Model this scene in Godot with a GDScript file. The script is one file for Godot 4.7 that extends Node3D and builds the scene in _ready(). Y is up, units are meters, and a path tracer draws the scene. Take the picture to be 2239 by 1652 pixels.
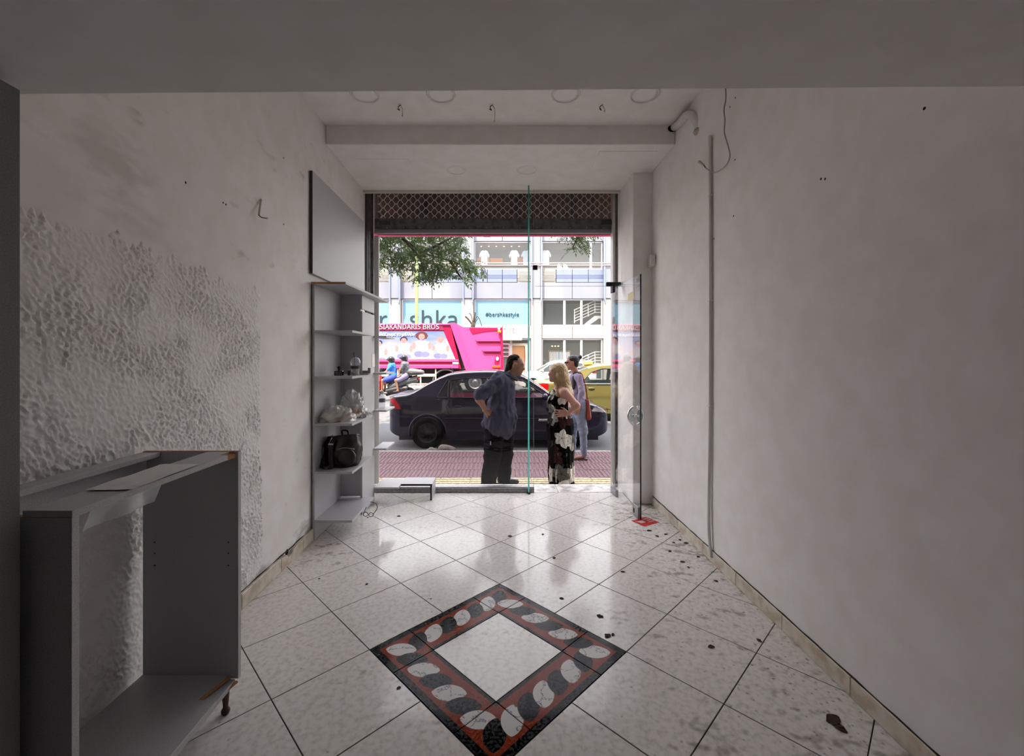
extends Node3D
# An empty shop seen from under its mezzanine, open to a sunny avenue.
# x right, y up, -z into the picture; floor of the shop at y = 0, metres.
const FOCAL := 945.0      # pixels, for the 2239 x 1652 frame
const PX := 1095.0        # where straight ahead lands in the frame
const PY := 783.0
const EYE := 1.447
const WALK := -0.15       # sidewalk level
const ROAD := -0.27       # road level at the kerb

var rng := RandomNumberGenerator.new()
var names := {}
var mats := {}
var texs := {}


class MB:
	var st := SurfaceTool.new()
	var xf := Transform3D()
	var n := 0
	func _init() -> void:
		st.begin(Mesh.PRIMITIVE_TRIANGLES)
		st.set_smooth_group(-1)
	func smooth(on := true) -> MB:
		st.set_smooth_group(0 if on else -1)
		return self
	func tri(a: Vector3, b: Vector3, c: Vector3) -> void:   # counter-clockwise from outside
		st.add_vertex(xf * a)
		st.add_vertex(xf * c)
		st.add_vertex(xf * b)
		n += 1
	func quad(a: Vector3, b: Vector3, c: Vector3, d: Vector3) -> void:
		tri(a, b, c)
		tri(a, c, d)
	func triuv(a: Vector3, b: Vector3, c: Vector3, ua: Vector2, ub: Vector2, uc: Vector2) -> void:
		st.set_uv(ua)
		st.add_vertex(xf * a)
		st.set_uv(uc)
		st.add_vertex(xf * c)
		st.set_uv(ub)
		st.add_vertex(xf * b)
		n += 1
	func quaduv(a: Vector3, b: Vector3, c: Vector3, d: Vector3, u0 := Vector2(0, 1), u1 := Vector2(1, 0)) -> void:
		triuv(a, b, c, u0, Vector2(u1.x, u0.y), u1)
		triuv(a, c, d, u0, u1, Vector2(u0.x, u1.y))
	func box(lo: Vector3, hi: Vector3) -> MB:
		var p := []
		for k in 8:
			p.append(Vector3(hi.x if k & 1 else lo.x, hi.y if k & 2 else lo.y, hi.z if k & 4 else lo.z))
		quad(p[4], p[5], p[7], p[6])
		quad(p[1], p[0], p[2], p[3])
		quad(p[5], p[1], p[3], p[7])
		quad(p[0], p[4], p[6], p[2])
		quad(p[6], p[7], p[3], p[2])
		quad(p[0], p[1], p[5], p[4])
		return self
	func pane(x0: float, x1: float, y0: float, y1: float, z: float) -> MB:   # a sheet of glass facing +z
		quad(Vector3(x0, y0, z), Vector3(x1, y0, z), Vector3(x1, y1, z), Vector3(x0, y1, z))
		return self
	func cbox(lo: Vector3, hi: Vector3, c := 0.003) -> MB:   # box with chamfered edges
		c = minf(c, 0.45 * minf(hi.x - lo.x, minf(hi.y - lo.y, hi.z - lo.z)))
		var m := (lo + hi) * 0.5
		var h := (hi - lo) * 0.5
		var f := func(sx: float, sy: float, sz: float, ax: int) -> Vector3:
			var e := Vector3(h.x - c, h.y - c, h.z - c)
			e[ax] = h[ax]
			return m + Vector3(sx * e.x, sy * e.y, sz * e.z)
		for s: float in [-1.0, 1.0]:
			var q := [f.call(s, -1, -1, 0), f.call(s, 1, -1, 0), f.call(s, 1, 1, 0), f.call(s, -1, 1, 0)]
			if s > 0: quad(q[0], q[1], q[2], q[3])
			else: quad(q[3], q[2], q[1], q[0])
			q = [f.call(-1, s, -1, 1), f.call(-1, s, 1, 1), f.call(1, s, 1, 1), f.call(1, s, -1, 1)]
			if s > 0: quad(q[0], q[1], q[2], q[3])
			else: quad(q[3], q[2], q[1], q[0])
			q = [f.call(-1, -1, s, 2), f.call(1, -1, s, 2), f.call(1, 1, s, 2), f.call(-1, 1, s, 2)]
			if s > 0: quad(q[0], q[1], q[2], q[3])
			else: quad(q[3], q[2], q[1], q[0])
			for t: float in [-1.0, 1.0]:
				var g := [f.call(s, t, -1, 0), f.call(s, t, 1, 0), f.call(s, t, 1, 1), f.call(s, t, -1, 1)]
				if s * t < 0: quad(g[0], g[1], g[2], g[3])
				else: quad(g[3], g[2], g[1], g[0])
				g = [f.call(s, -1, t, 0), f.call(s, 1, t, 0), f.call(s, 1, t, 2), f.call(s, -1, t, 2)]
				if s * t > 0: quad(g[0], g[1], g[2], g[3])
				else: quad(g[3], g[2], g[1], g[0])
				g = [f.call(-1, s, t, 1), f.call(1, s, t, 1), f.call(1, s, t, 2), f.call(-1, s, t, 2)]
				if s * t < 0: quad(g[0], g[1], g[2], g[3])
				else: quad(g[3], g[2], g[1], g[0])
				for w: float in [-1.0, 1.0]:
					var a: Vector3 = f.call(s, t, w, 0)
					var b: Vector3 = f.call(s, t, w, 1)
					var d: Vector3 = f.call(s, t, w, 2)
					if s * t * w > 0: tri(a, b, d)
					else: tri(a, d, b)
		return self
	func tube(p: Array, r: Variant, sides := 8, caps := true) -> MB:
		var k := p.size()
		var t0: Vector3 = (p[1] - p[0]).normalized()
		var u := t0.cross(Vector3.UP if absf(t0.y) < 0.9 else Vector3.RIGHT).normalized()
		var rings := []
		for i in k:
			var t: Vector3 = ((p[mini(i + 1, k - 1)] - p[maxi(i - 1, 0)]) as Vector3).normalized()
			u = (u - t * u.dot(t)).normalized()
			var v := t.cross(u)
			var rr: float = r[i] if r is Array else r
			var ring := []
			for j in sides:
				var a := TAU * j / sides
				ring.append(p[i] + (u * cos(a) + v * sin(a)) * rr)
			rings.append(ring)
		for i in k - 1:
			for j in sides:
				var j2 := (j + 1) % sides
				quad(rings[i][j], rings[i][j2], rings[i + 1][j2], rings[i + 1][j])
		if caps:
			for j in range(1, sides - 1):
				tri(rings[0][0], rings[0][j + 1], rings[0][j])
				tri(rings[k - 1][0], rings[k - 1][j], rings[k - 1][j + 1])
		return self
	func lathe(prof: Array, sides := 20) -> MB:   # prof: Vector2(radius, y), bottom to top
		for i in prof.size() - 1:
			var a: Vector2 = prof[i]
			var b: Vector2 = prof[i + 1]
			for j in sides:
				var s0 := TAU * j / sides
				var s1 := TAU * (j + 1) / sides
				var d0 := Vector3(cos(s0), 0, -sin(s0))
				var d1 := Vector3(cos(s1), 0, -sin(s1))
				if a.x > 1e-6: tri(d0 * a.x + Vector3.UP * a.y, d1 * a.x + Vector3.UP * a.y, d1 * b.x + Vector3.UP * b.y)
				if b.x > 1e-6: tri(d0 * a.x + Vector3.UP * a.y, d1 * b.x + Vector3.UP * b.y, d0 * b.x + Vector3.UP * b.y)
		return self
	func prism(poly: Array, z0: float, z1: float) -> MB:   # outline in x,y extruded from z0 to z1
		var q := PackedVector2Array(poly)
		if Geometry2D.is_polygon_clockwise(q): q.reverse()
		var t := Geometry2D.triangulate_polygon(q)
		for i in range(0, t.size(), 3):
			var a := q[t[i]]
			var b := q[t[i + 1]]
			var c := q[t[i + 2]]
			if (b - a).cross(c - a) < 0:
				var s := b
				b = c
				c = s
			tri(Vector3(a.x, a.y, z1), Vector3(b.x, b.y, z1), Vector3(c.x, c.y, z1))
			tri(Vector3(a.x, a.y, z0), Vector3(c.x, c.y, z0), Vector3(b.x, b.y, z0))
		for i in q.size():
			var a := q[i]
			var b := q[(i + 1) % q.size()]
			quad(Vector3(a.x, a.y, z0), Vector3(b.x, b.y, z0), Vector3(b.x, b.y, z1), Vector3(a.x, a.y, z1))
		return self
	func ball(c: Vector3, r: Vector3, nu := 14, nv := 8) -> MB:
		for i in nv:
			var a0 := PI * i / nv - PI / 2
			var a1 := PI * (i + 1) / nv - PI / 2
			for j in nu:
				var b0 := TAU * j / nu
				var b1 := TAU * (j + 1) / nu
				var g := func(a: float, b: float) -> Vector3: return c + Vector3(cos(a) * cos(b) * r.x, sin(a) * r.y, -cos(a) * sin(b) * r.z)
				if i > 0: tri(g.call(a0, b0), g.call(a0, b1), g.call(a1, b1))
				if i < nv - 1: tri(g.call(a0, b0), g.call(a1, b1), g.call(a1, b0))
		return self
	func sheet(nu: int, nv: int, f: Callable) -> MB:   # f(u, v) -> Vector3, u and v from 0 to 1
		var g := []
		for j in nv + 1:
			var row := []
			for i in nu + 1: row.append(f.call(float(i) / nu, float(j) / nv))
			g.append(row)
		for j in nv:
			for i in nu: quad(g[j][i], g[j][i + 1], g[j + 1][i + 1], g[j + 1][i])
		return self
	func done() -> ArrayMesh:
		st.generate_normals()
		return st.commit()


func at(x: float, y: float, d: float) -> Vector3:   # the point seen at pixel x, y when it lies d metres ahead
	return Vector3((x - PX) * d / FOCAL, EYE - (y - PY) * d / FOCAL, -d)


func numbered(called: String) -> String:
	names[called] = names.get(called, -1) + 1
	return called if names[called] == 0 else "%s_%03d" % [called, names[called]]


func thing(called: String, label: String, category: String, base := Vector3.ZERO, group := "") -> Node3D:
	var o := Node3D.new()
	o.name = numbered(called)
	add_child(o, true)
	o.position = base
	o.set_meta("label", label)
	o.set_meta("category", category)
	if group: o.set_meta("group", group)
	return o


func structure(called: String) -> Node3D:
	var o := Node3D.new()
	o.name = numbered(called)
	add_child(o, true)
	o.set_meta("kind", "structure")
	return o


# one mesh as a part; shapes of a thing's direct parts are given in the scene's axes unless local
func part(parent: Node3D, called: String, shape: Variant, m: Material, local := false) -> MeshInstance3D:
	var o := MeshInstance3D.new()
	o.name = called
	o.mesh = shape.done() if shape is MB else shape
	o.material_override = m
	parent.add_child(o, true)
	if not local and parent.get_parent() == self: o.position = -parent.position
	return o


func single(called: String, label: String, category: String, shape: Variant, m: Material, base := Vector3.ZERO, group := "") -> MeshInstance3D:
	var o := MeshInstance3D.new()
	o.name = numbered(called)
	o.mesh = shape.done() if shape is MB else shape
	o.material_override = m
	add_child(o, true)
	o.position = base
	o.set_meta("label", label)
	o.set_meta("category", category)
	if group: o.set_meta("group", group)
	return o


func mat(key: String, c: Color, rough := 0.7, metal := 0.0) -> StandardMaterial3D:
	if mats.has(key): return mats[key]
	var m := StandardMaterial3D.new()
	m.resource_name = key
	m.albedo_color = c
	m.roughness = rough
	m.metallic = metal
	mats[key] = m
	return m


func glass(key: String, c: Color) -> StandardMaterial3D:
	var m := mat(key, c, 0.0)
	m.transparency = BaseMaterial3D.TRANSPARENCY_ALPHA
	return m


func noise(freq: float, octaves := 4, s := 1, kind := FastNoiseLite.TYPE_SIMPLEX_SMOOTH) -> FastNoiseLite:
	var f := FastNoiseLite.new()
	f.noise_type = kind
	f.frequency = freq
	f.fractal_octaves = octaves
	f.seed = s
	return f


# a square seamless picture: a grey noise run through a list of [level, colour] stops
func ramp_tex(key: String, size: int, f: FastNoiseLite, stops: Array) -> ImageTexture:
	if texs.has(key): return texs[key]
	var src := f.get_seamless_image(size, size)
	src.convert(Image.FORMAT_L8)
	var g := Gradient.new()
	g.offsets = PackedFloat32Array(stops.map(func(s): return s[0]))
	g.colors = PackedColorArray(stops.map(func(s): return s[1]))
	var lut := []
	for i in 256: lut.append(g.sample(i / 255.0))
	var b := src.get_data()
	var out := PackedByteArray()
	out.resize(size * size * 3)
	for i in size * size:
		var c: Color = lut[b[i]]
		out[i * 3] = c.r8
		out[i * 3 + 1] = c.g8
		out[i * 3 + 2] = c.b8
	var t := ImageTexture.create_from_image(Image.create_from_data(size, size, false, Image.FORMAT_RGB8, out))
	texs[key] = t
	return t


func tri_mat(key: String, c: Color, rough: float, tex: Texture2D, scale: float, world := true) -> StandardMaterial3D:
	if mats.has(key): return mats[key]
	var m := mat(key, c, rough)
	m.albedo_texture = tex
	m.uv1_triplanar = true
	m.uv1_world_triplanar = world
	m.uv1_scale = Vector3.ONE * scale
	return m


func bump(m: StandardMaterial3D, tex: Texture2D, cm: float) -> StandardMaterial3D:
	m.heightmap_enabled = true
	m.heightmap_texture = tex
	m.heightmap_scale = cm
	return m


func grey(v: float) -> Color:
	return Color(v, v, v)


func smoothed(a: Array, step := 6) -> Array:   # a soft curve through points
	var c := []
	for i in a.size() - 1:
		var p0: Vector3 = a[maxi(i - 1, 0)]
		var p1: Vector3 = a[i]
		var p2: Vector3 = a[i + 1]
		var p3: Vector3 = a[mini(i + 2, a.size() - 1)]
		for k in step: c.append(p1.cubic_interpolate(p2, p0, p3, float(k) / step))
	c.append(a[-1])
	return c


func grid_mesh(nx: int, ny: int, v: PackedVector3Array, nm: PackedVector3Array) -> ArrayMesh:
	var idx := PackedInt32Array()
	for j in ny:
		for i in nx:
			var a := j * (nx + 1) + i
			idx.append_array([a, a + nx + 1, a + 1, a + 1, a + nx + 1, a + nx + 2])
	var arr := []
	arr.resize(Mesh.ARRAY_MAX)
	arr[Mesh.ARRAY_VERTEX] = v
	arr[Mesh.ARRAY_NORMAL] = nm
	arr[Mesh.ARRAY_INDEX] = idx
	var m := ArrayMesh.new()
	m.add_surface_from_arrays(Mesh.PRIMITIVE_TRIANGLES, arr)
	return m

const SUN := 1.7
const SKY := 2.4
const EXPOSURE := 2.75


const WL := -1.51         # shop walls
const WR := 1.505
const SOFFIT := 3.289     # ceiling just inside the shop front
const CEIL := 3.454
const MEZZ := 2.1226      # underside of the mezzanine
const GLASS := -4.71      # plane of the shop window


func materials() -> void:
	var fine := ramp_tex("fine", 512, noise(0.22, 3, 3), [[0.0, grey(0.0)], [1.0, grey(1.0)]])
	var w := tri_mat("painted plaster", Color(0.935, 0.925, 0.915), 0.85, ramp_tex("plaster", 512, noise(0.02, 5, 5), [[0.2, Color(0.975, 0.97, 0.965)], [0.8, Color(1, 1, 1)]]), 0.45)
	bump(w, fine, 0.006)
	var r := tri_mat("rough plaster", Color(0.93, 0.925, 0.915), 0.9, texs["plaster"], 1.1)
	r.uv1_triplanar_sharpness = 2.0
	var lam := tri_mat("grey laminate", Color(0.74, 0.74, 0.755), 0.36, ramp_tex("laminate", 512, noise(0.25, 3, 8), [[0.2, grey(0.86)], [0.5, grey(0.94)], [0.8, grey(1.0)]]), 1.6)
	lam.metallic_specular = 0.5
	tri_mat("dark laminate", Color(0.47, 0.485, 0.48), 0.5, texs["laminate"], 1.6)
	tri_mat("pale laminate", Color(0.8, 0.8, 0.8), 0.45, texs["laminate"], 1.6)
	tri_mat("chipboard", Color(1, 1, 1), 0.9, ramp_tex("chip", 256, noise(0.16, 4, 12), [[0.2, Color(0.36, 0.23, 0.12)], [0.45, Color(0.62, 0.43, 0.25)], [0.6, Color(0.76, 0.57, 0.36)], [0.85, Color(0.86, 0.7, 0.5)]]), 9.0)
	# floor tile: pale ceramic with a mottled glaze, duller and shinier in turn
	var t := tri_mat("floor tile", Color(0.9, 0.885, 0.865), 1.0, ramp_tex("tile", 1024, noise(0.022, 5, 21), [[0.2, Color(0.9, 0.895, 0.88)], [0.42, Color(0.955, 0.95, 0.945)], [0.6, Color(0.985, 0.98, 0.98)], [0.85, Color(1, 1, 1)]]), 1.15)
	t.roughness_texture = ramp_tex("tile gloss", 1024, noise(0.045, 3, 27), [[0.25, grey(0.06)], [0.47, grey(0.09)], [0.56, grey(0.15)], [0.75, grey(0.22)]])
	t.roughness_texture_channel = BaseMaterial3D.TEXTURE_CHANNEL_RED
	t.metallic_specular = 0.32
	t.detail_enabled = true
	t.detail_blend_mode = BaseMaterial3D.BLEND_MODE_MIX
	t.detail_uv_layer = BaseMaterial3D.DETAIL_UV_2
	t.detail_albedo = dirt_tex()
	mat("grout", Color(0.16, 0.15, 0.14), 0.95)
	tri_mat("skirting tile", Color(0.86, 0.83, 0.78), 0.5, ramp_tex("skirting", 256, noise(0.02, 4, 31), [[0.2, Color(0.87, 0.84, 0.79)], [0.45, Color(0.95, 0.935, 0.91)], [0.8, Color(1, 1, 1)]]), 1.7)
	tri_mat("threshold marble", Color(0.92, 0.91, 0.9), 0.3, ramp_tex("marble", 512, noise(0.012, 5, 33), [[0.2, Color(0.72, 0.7, 0.7)], [0.45, Color(0.93, 0.93, 0.92)], [0.8, Color(1, 1, 1)]]), 1.0)
	mat("grime", Color(0.2, 0.17, 0.13), 0.95)
	mat("hole", Color(0.03, 0.03, 0.03), 0.9)
	mat("white plastic", Color(0.86, 0.85, 0.83), 0.45)
	mat("off white plastic", Color(0.8, 0.79, 0.76), 0.5)
	mat("black plastic", Color(0.035, 0.035, 0.04), 0.4)
	mat("steel", Color(0.62, 0.62, 0.63), 0.32, 1.0)
	mat("chrome", Color(0.86, 0.87, 0.88), 0.08, 1.0)
	tri_mat("aluminium", Color(0.66, 0.65, 0.66), 0.4, ramp_tex("brushed", 256, noise(0.05, 3, 35), [[0.2, grey(0.85)], [0.8, grey(1.0)]]), 2.0).metallic = 0.7
	tri_mat("old steel", Color(0.34, 0.34, 0.36), 0.5, ramp_tex("rusty", 256, noise(0.03, 5, 36), [[0.25, Color(0.6, 0.5, 0.42)], [0.5, Color(0.9, 0.88, 0.86)], [0.8, Color(1, 1, 1)]]), 1.5).metallic = 0.5
	glass("window glass", Color(0.45, 0.48, 0.8, 0.003))
	glass("door glass", Color(0.8, 0.86, 0.9, 0.01))
	glass("glass edge", Color(0.16, 0.5, 0.46, 0.62))
	mat("paper", Color(0.9, 0.89, 0.88), 0.8)


func dirt_tex() -> ImageTexture:   # smears and grit trodden into the floor beside the skirting, as the photograph shows them
	var wd := 420
	var hg := 560
	var a := noise(0.035, 4, 41)
	var b := noise(0.11, 3, 42)
	var c := noise(0.006, 3, 43)
	var out := PackedByteArray()
	out.resize(wd * hg * 4)
	for j in hg:
		for i in wd:
			var k := (j * wd + i) * 4
			var near := 0.0
			var fx := float(i) / wd            # 0 at the shelf wall, 1 at the pipe wall
			if fx > 0.72: near = (fx - 0.72) / 0.28
			elif fx < 0.1: near = (0.1 - fx) / 0.1 * 0.55
			var v := a.get_noise_2d(i * 0.7, j * 1.6) * 0.75 + b.get_noise_2d(i, j) * 0.55 + c.get_noise_2d(i, j) * 0.5
			var s := clampf((v - 0.5 + near * 0.42) * 2.6, 0.0, 1.0)
			var grit := clampf((b.get_noise_2d(i * 2.3 + 900, j * 2.3) - 0.66 + near * 0.2) * 9.0, 0.0, 0.8)
			out[k] = 96
			out[k + 1] = 84
			out[k + 2] = 70
			out[k + 3] = int(255.0 * clampf(s * 0.55 + grit, 0.0, 0.85))
	return ImageTexture.create_from_image(Image.create_from_data(wd, hg, false, Image.FORMAT_RGBA8, out))


func room() -> void:
	var pl: Material = mats["painted plaster"]
	var o := structure("wall_left")
	part(o, "masonry", MB.new().box(Vector3(WL - 0.2, -0.3, -5.0), Vector3(WL - 0.002, CEIL + 0.3, 3.0)), pl)
	part(o, "plaster", stained_face(), left_wall_mat())
	part(o, "rough_plaster", rough_patch(), mats["rough plaster"])
	o = structure("wall_right")
	part(o, "plaster", MB.new().box(Vector3(WR, -0.3, -5.0), Vector3(WR + 0.2, CEIL + 0.3, 3.0)), pl)
	o = structure("wall_pier")
	part(o, "plaster", MB.new().cbox(Vector3(1.311, 0, -5.0), Vector3(WR + 0.02, 3.6, -4.286), 0.006), pl)
	o = structure("wall_back")
	part(o, "plaster", MB.new().box(Vector3(WL - 0.2, -0.3, 3.0), Vector3(WR + 0.2, CEIL + 0.3, 3.2)), pl)
	o = structure("ceiling")
	part(o, "upper_ceiling", MB.new().box(Vector3(WL, CEIL, -3.74), Vector3(WR, CEIL + 0.3, -1.0)), pl)
	part(o, "front_soffit", MB.new().cbox(Vector3(WL, SOFFIT, -4.74), Vector3(WR, CEIL + 0.3, -3.727), 0.006), pl)
	# mezzanine over the camera, its edge a little out of square
	var m := MB.new()
	m.xf = Transform3D(Basis(Vector3.RIGHT, Vector3(0, 0, -1), Vector3.UP), Vector3.ZERO)   # x,y of the outline become x,depth
	m.prism([Vector2(WL, -3.0), Vector2(WR, -3.0), Vector2(WR, 1.071), Vector2(WL, 1.1085)], MEZZ, MEZZ + 0.22)
	part(o, "mezzanine", m, pl)
	part(o, "mezzanine_parapet", MB.new().box(Vector3(WL, MEZZ + 0.22, -1.06), Vector3(WR, CEIL + 0.3, -1.0)), pl)
	for sx: float in [-1.0, 1.0]:   # hairline access hatches
		var h := MB.new()
		var q: Array = [at(778, 347, 1), at(893, 347, 1), at(915, 396, 1), at(811, 396, 1)] if sx < 0 else [at(1311, 330, 1), at(1438, 330, 1), at(1401, 379, 1), at(1290, 379, 1)]
		var w3 := []
		for p: Vector3 in q: w3.append(Vector3(0, EYE, 0) + (p - Vector3(0, EYE, 0)) * ((SOFFIT - EYE) / (p.y - EYE)))
		var x0: float = minf(w3[0].x, w3[3].x)
		var x1: float = maxf(w3[1].x, w3[2].x)
		var z0: float = w3[0].z
		var z1: float = w3[3].z
		h.cbox(Vector3(x0, SOFFIT - 0.004, z1), Vector3(x1, SOFFIT + 0.01, z0), 0.002)
		part(o, "access_hatch", h, pl)
	floor_tiles()
	skirting()
	# threshold of white marble between glass and shutter
	o = structure("floor_threshold")
	for s in [[WL, -0.42], [-0.417, 0.62], [0.623, 1.311]]:
		part(o, "slab", MB.new().cbox(Vector3(s[0], -0.19, -4.97), Vector3(s[1], 0.002, -4.662), 0.004), mats["threshold marble"])
	wall_marks()


func left_wall_mat() -> StandardMaterial3D:
	var m: StandardMaterial3D = mats["painted plaster"].duplicate()
	m.resource_name = "stained plaster"
	m.detail_enabled = true
	m.detail_blend_mode = BaseMaterial3D.BLEND_MODE_MIX
	m.detail_uv_layer = BaseMaterial3D.DETAIL_UV_2
	m.detail_albedo = stain_tex()
	return m


func stained_face() -> ArrayMesh:   # the plaster face of the shelf wall; its second uv runs over z -0.9 .. -4.9 and the whole height
	var st := SurfaceTool.new()
	st.begin(Mesh.PRIMITIVE_TRIANGLES)
	for q in [[-5.0, -0.3], [3.0, CEIL + 0.3], [-5.0, CEIL + 0.3], [-5.0, -0.3], [3.0, -0.3], [3.0, CEIL + 0.3]]:
		st.set_uv2(Vector2((-q[0] - 0.9) / 4.0, 1.0 - q[1] / 3.5))
		st.set_normal(Vector3.RIGHT)
		st.add_vertex(Vector3(WL, q[1], q[0]))
	return st.commit()


# grey smears of old glue and damp above the rough plaster, dirt above the skirting
func stain_tex() -> ImageTexture:
	var w := 512
	var h := 448
	var a := noise(0.02, 4, 45)
	var b := noise(0.07, 3, 46)
	var out := PackedByteArray()
	out.resize(w * h * 4)
	for j in h:
		for i in w:
			var z := 0.9 + 4.0 * i / w
			var y := 3.5 * (1.0 - float(j) / h)
			var n := a.get_noise_2d(i * 0.6, j * 1.7) + 0.5 * b.get_noise_2d(i * 0.7, j * 1.6)
			var patch := clampf(1.2 - Vector2((z - 1.72) / 0.62, (y - 2.16) / 0.3).length(), 0.0, 1.0)
			var s := clampf((n + patch * 0.75 - 0.42) * 1.6, 0.0, 1.0) * patch * 0.3
			var foot := clampf(1.0 - (y - 0.09) / 0.13, 0.0, 1.0) if z > 2.6 and z < 3.45 else 0.0
			s = maxf(s, clampf((n + foot * 0.9 - 0.55) * 2.0, 0.0, 1.0) * 0.6)
			var k := (j * w + i) * 4
			out[k] = 150
			out[k + 1] = 146
			out[k + 2] = 138
			out[k + 3] = int(255.0 * s)
	return ImageTexture.create_from_image(Image.create_from_data(w, h, false, Image.FORMAT_RGBA8, out))


func rough_patch() -> ArrayMesh:
	var nx := 290
	var ny := 290
	var z0 := -0.95
	var z1 := -2.72
	var y0 := 0.075
	var y1 := 2.0
	var a := noise(1.0, 2, 51)
	var b := noise(1.0, 2, 52)
	b.fractal_type = FastNoiseLite.FRACTAL_RIDGED
	var c := noise(1.0, 2, 53)
	var v := PackedVector3Array()
	var hs := PackedFloat32Array()
	for j in ny + 1:
		for i in nx + 1:
			var z := lerpf(z0, z1, float(i) / nx)
			var y := lerpf(y0, y1, float(j) / ny)
			# roller-stippled ridges, slanting a little, a finger wide
			var zz := z + 0.012 * c.get_noise_2d(z * 18, y * 18)
			var h := 0.5 + 0.5 * b.get_noise_2d(zz * 32.0, (y + 0.35 * z) * 19.0)
			h = clampf((h - 0.42) * 2.1, 0.0, 1.0)
			h = h * 0.009 + 0.0025 + 0.0026 * a.get_noise_2d(zz * 60.0, y * 44.0)
			var top := 1.905 + 0.035 * c.get_noise_2d(z * 9.0, 3.0) + 0.03 * a.get_noise_2d(z * 42.0, 9.0) + 0.02 * sin(z * 3.0)
			var k := clampf((top - y) / 0.03, 0.0, 1.0)
			k *= clampf((y - 0.085 + 0.05 * c.get_noise_2d(z * 8.0, 40.0)) / 0.05, 0.0, 1.0)
			k *= clampf((z + 2.715 + 0.05 * maxf(0.0, 0.9 - y) * (1.0 + c.get_noise_2d(y * 14.0, 70.0))) / 0.012, 0.0, 1.0)
			var worn := clampf(0.75 + 1.1 * c.get_noise_2d(z * 2.6 + 4.0, y * 2.6), 0.35, 1.0)
			h = h * worn * k - 0.002 * (1.0 - k)
			hs.append(h)
			v.append(Vector3(WL + h, y, z))
	var nm := PackedVector3Array()
	var dz := (z0 - z1) / nx
	var dy := (y1 - y0) / ny
	for j in ny + 1:
		for i in nx + 1:
			var i0 := maxi(i - 1, 0)
			var i1 := mini(i + 1, nx)
			var j0 := maxi(j - 1, 0)
			var j1 := mini(j + 1, ny)
			var gz := (hs[j * (nx + 1) + i1] - hs[j * (nx + 1) + i0]) / ((i1 - i0) * -dz)
			var gy := (hs[j1 * (nx + 1) + i] - hs[j0 * (nx + 1) + i]) / ((j1 - j0) * dy)
			nm.append(Vector3(1, -gy, -gz).normalized())
	return grid_mesh(nx, ny, v, nm)


# floor tiles of 45 cm laid at 45 degrees round a patterned square of 90 cm
const T0 := Vector2(-0.0081, -2.7774)
const TA := 0.797896
const TS := 0.45


func lay(a: float, b: float) -> Vector2:   # x, z of a point of the tile grid
	return T0 + TS * (a * Vector2(cos(TA), sin(TA)) + b * Vector2(-sin(TA), cos(TA)))


func tile_mesh(poly: PackedVector2Array, top := 0.0, origin := Vector2.ZERO, decor := false) -> ArrayMesh:
	var st := SurfaceTool.new()
	st.begin(Mesh.PRIMITIVE_TRIANGLES)
	st.set_smooth_group(-1)
	var q := poly.duplicate()
	if Geometry2D.is_polygon_clockwise(q): q.reverse()
	var inner: Array = Geometry2D.offset_polygon(q, -0.0012, Geometry2D.JOIN_MITER)
	if inner.is_empty(): return null
	var n: PackedVector2Array = inner[0]
	var put := func(p: Vector2, y: float) -> void:
		if decor:
			var d := p - T0
			st.set_uv(Vector2(d.dot(Vector2(cos(TA), sin(TA))), d.dot(Vector2(-sin(TA), cos(TA)))) / 0.9)
		st.set_uv2(Vector2((p.x - WL) / 3.015, (p.y + 4.7) / 4.0))
		st.add_vertex(Vector3(p.x - origin.x, y, p.y - origin.y))
	var t := Geometry2D.triangulate_polygon(n)
	for i in range(0, t.size(), 3):
		var k := [n[t[i]], n[t[i + 1]], n[t[i + 2]]]
		if (k[1] - k[0]).cross(k[2] - k[0]) < 0: k.reverse()
		for p in k: put.call(p, top)
	if n.size() == q.size():
		var off := 0
		var best := 9e9
		for s in q.size():
			var d := 0.0
			for i in q.size(): d += q[(i + s) % q.size()].distance_squared_to(n[i])
			if d < best:
				best = d
				off = s
		for i in n.size():
			var i2 := (i + 1) % n.size()
			var a := q[(i + off) % q.size()]
			var b := q[(i2 + off) % q.size()]
			for f in [[n[i], top, b, top - 0.0012, n[i2], top], [n[i], top, a, top - 0.0012, b, top - 0.0012], [a, top - 0.0012, b, -0.008, b, top - 0.0012], [a, top - 0.0012, a, -0.008, b, -0.008]]:
				put.call(f[0], f[1])
				put.call(f[4], f[5])
				put.call(f[2], f[3])
	st.generate_normals()
	return st.commit()


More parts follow.
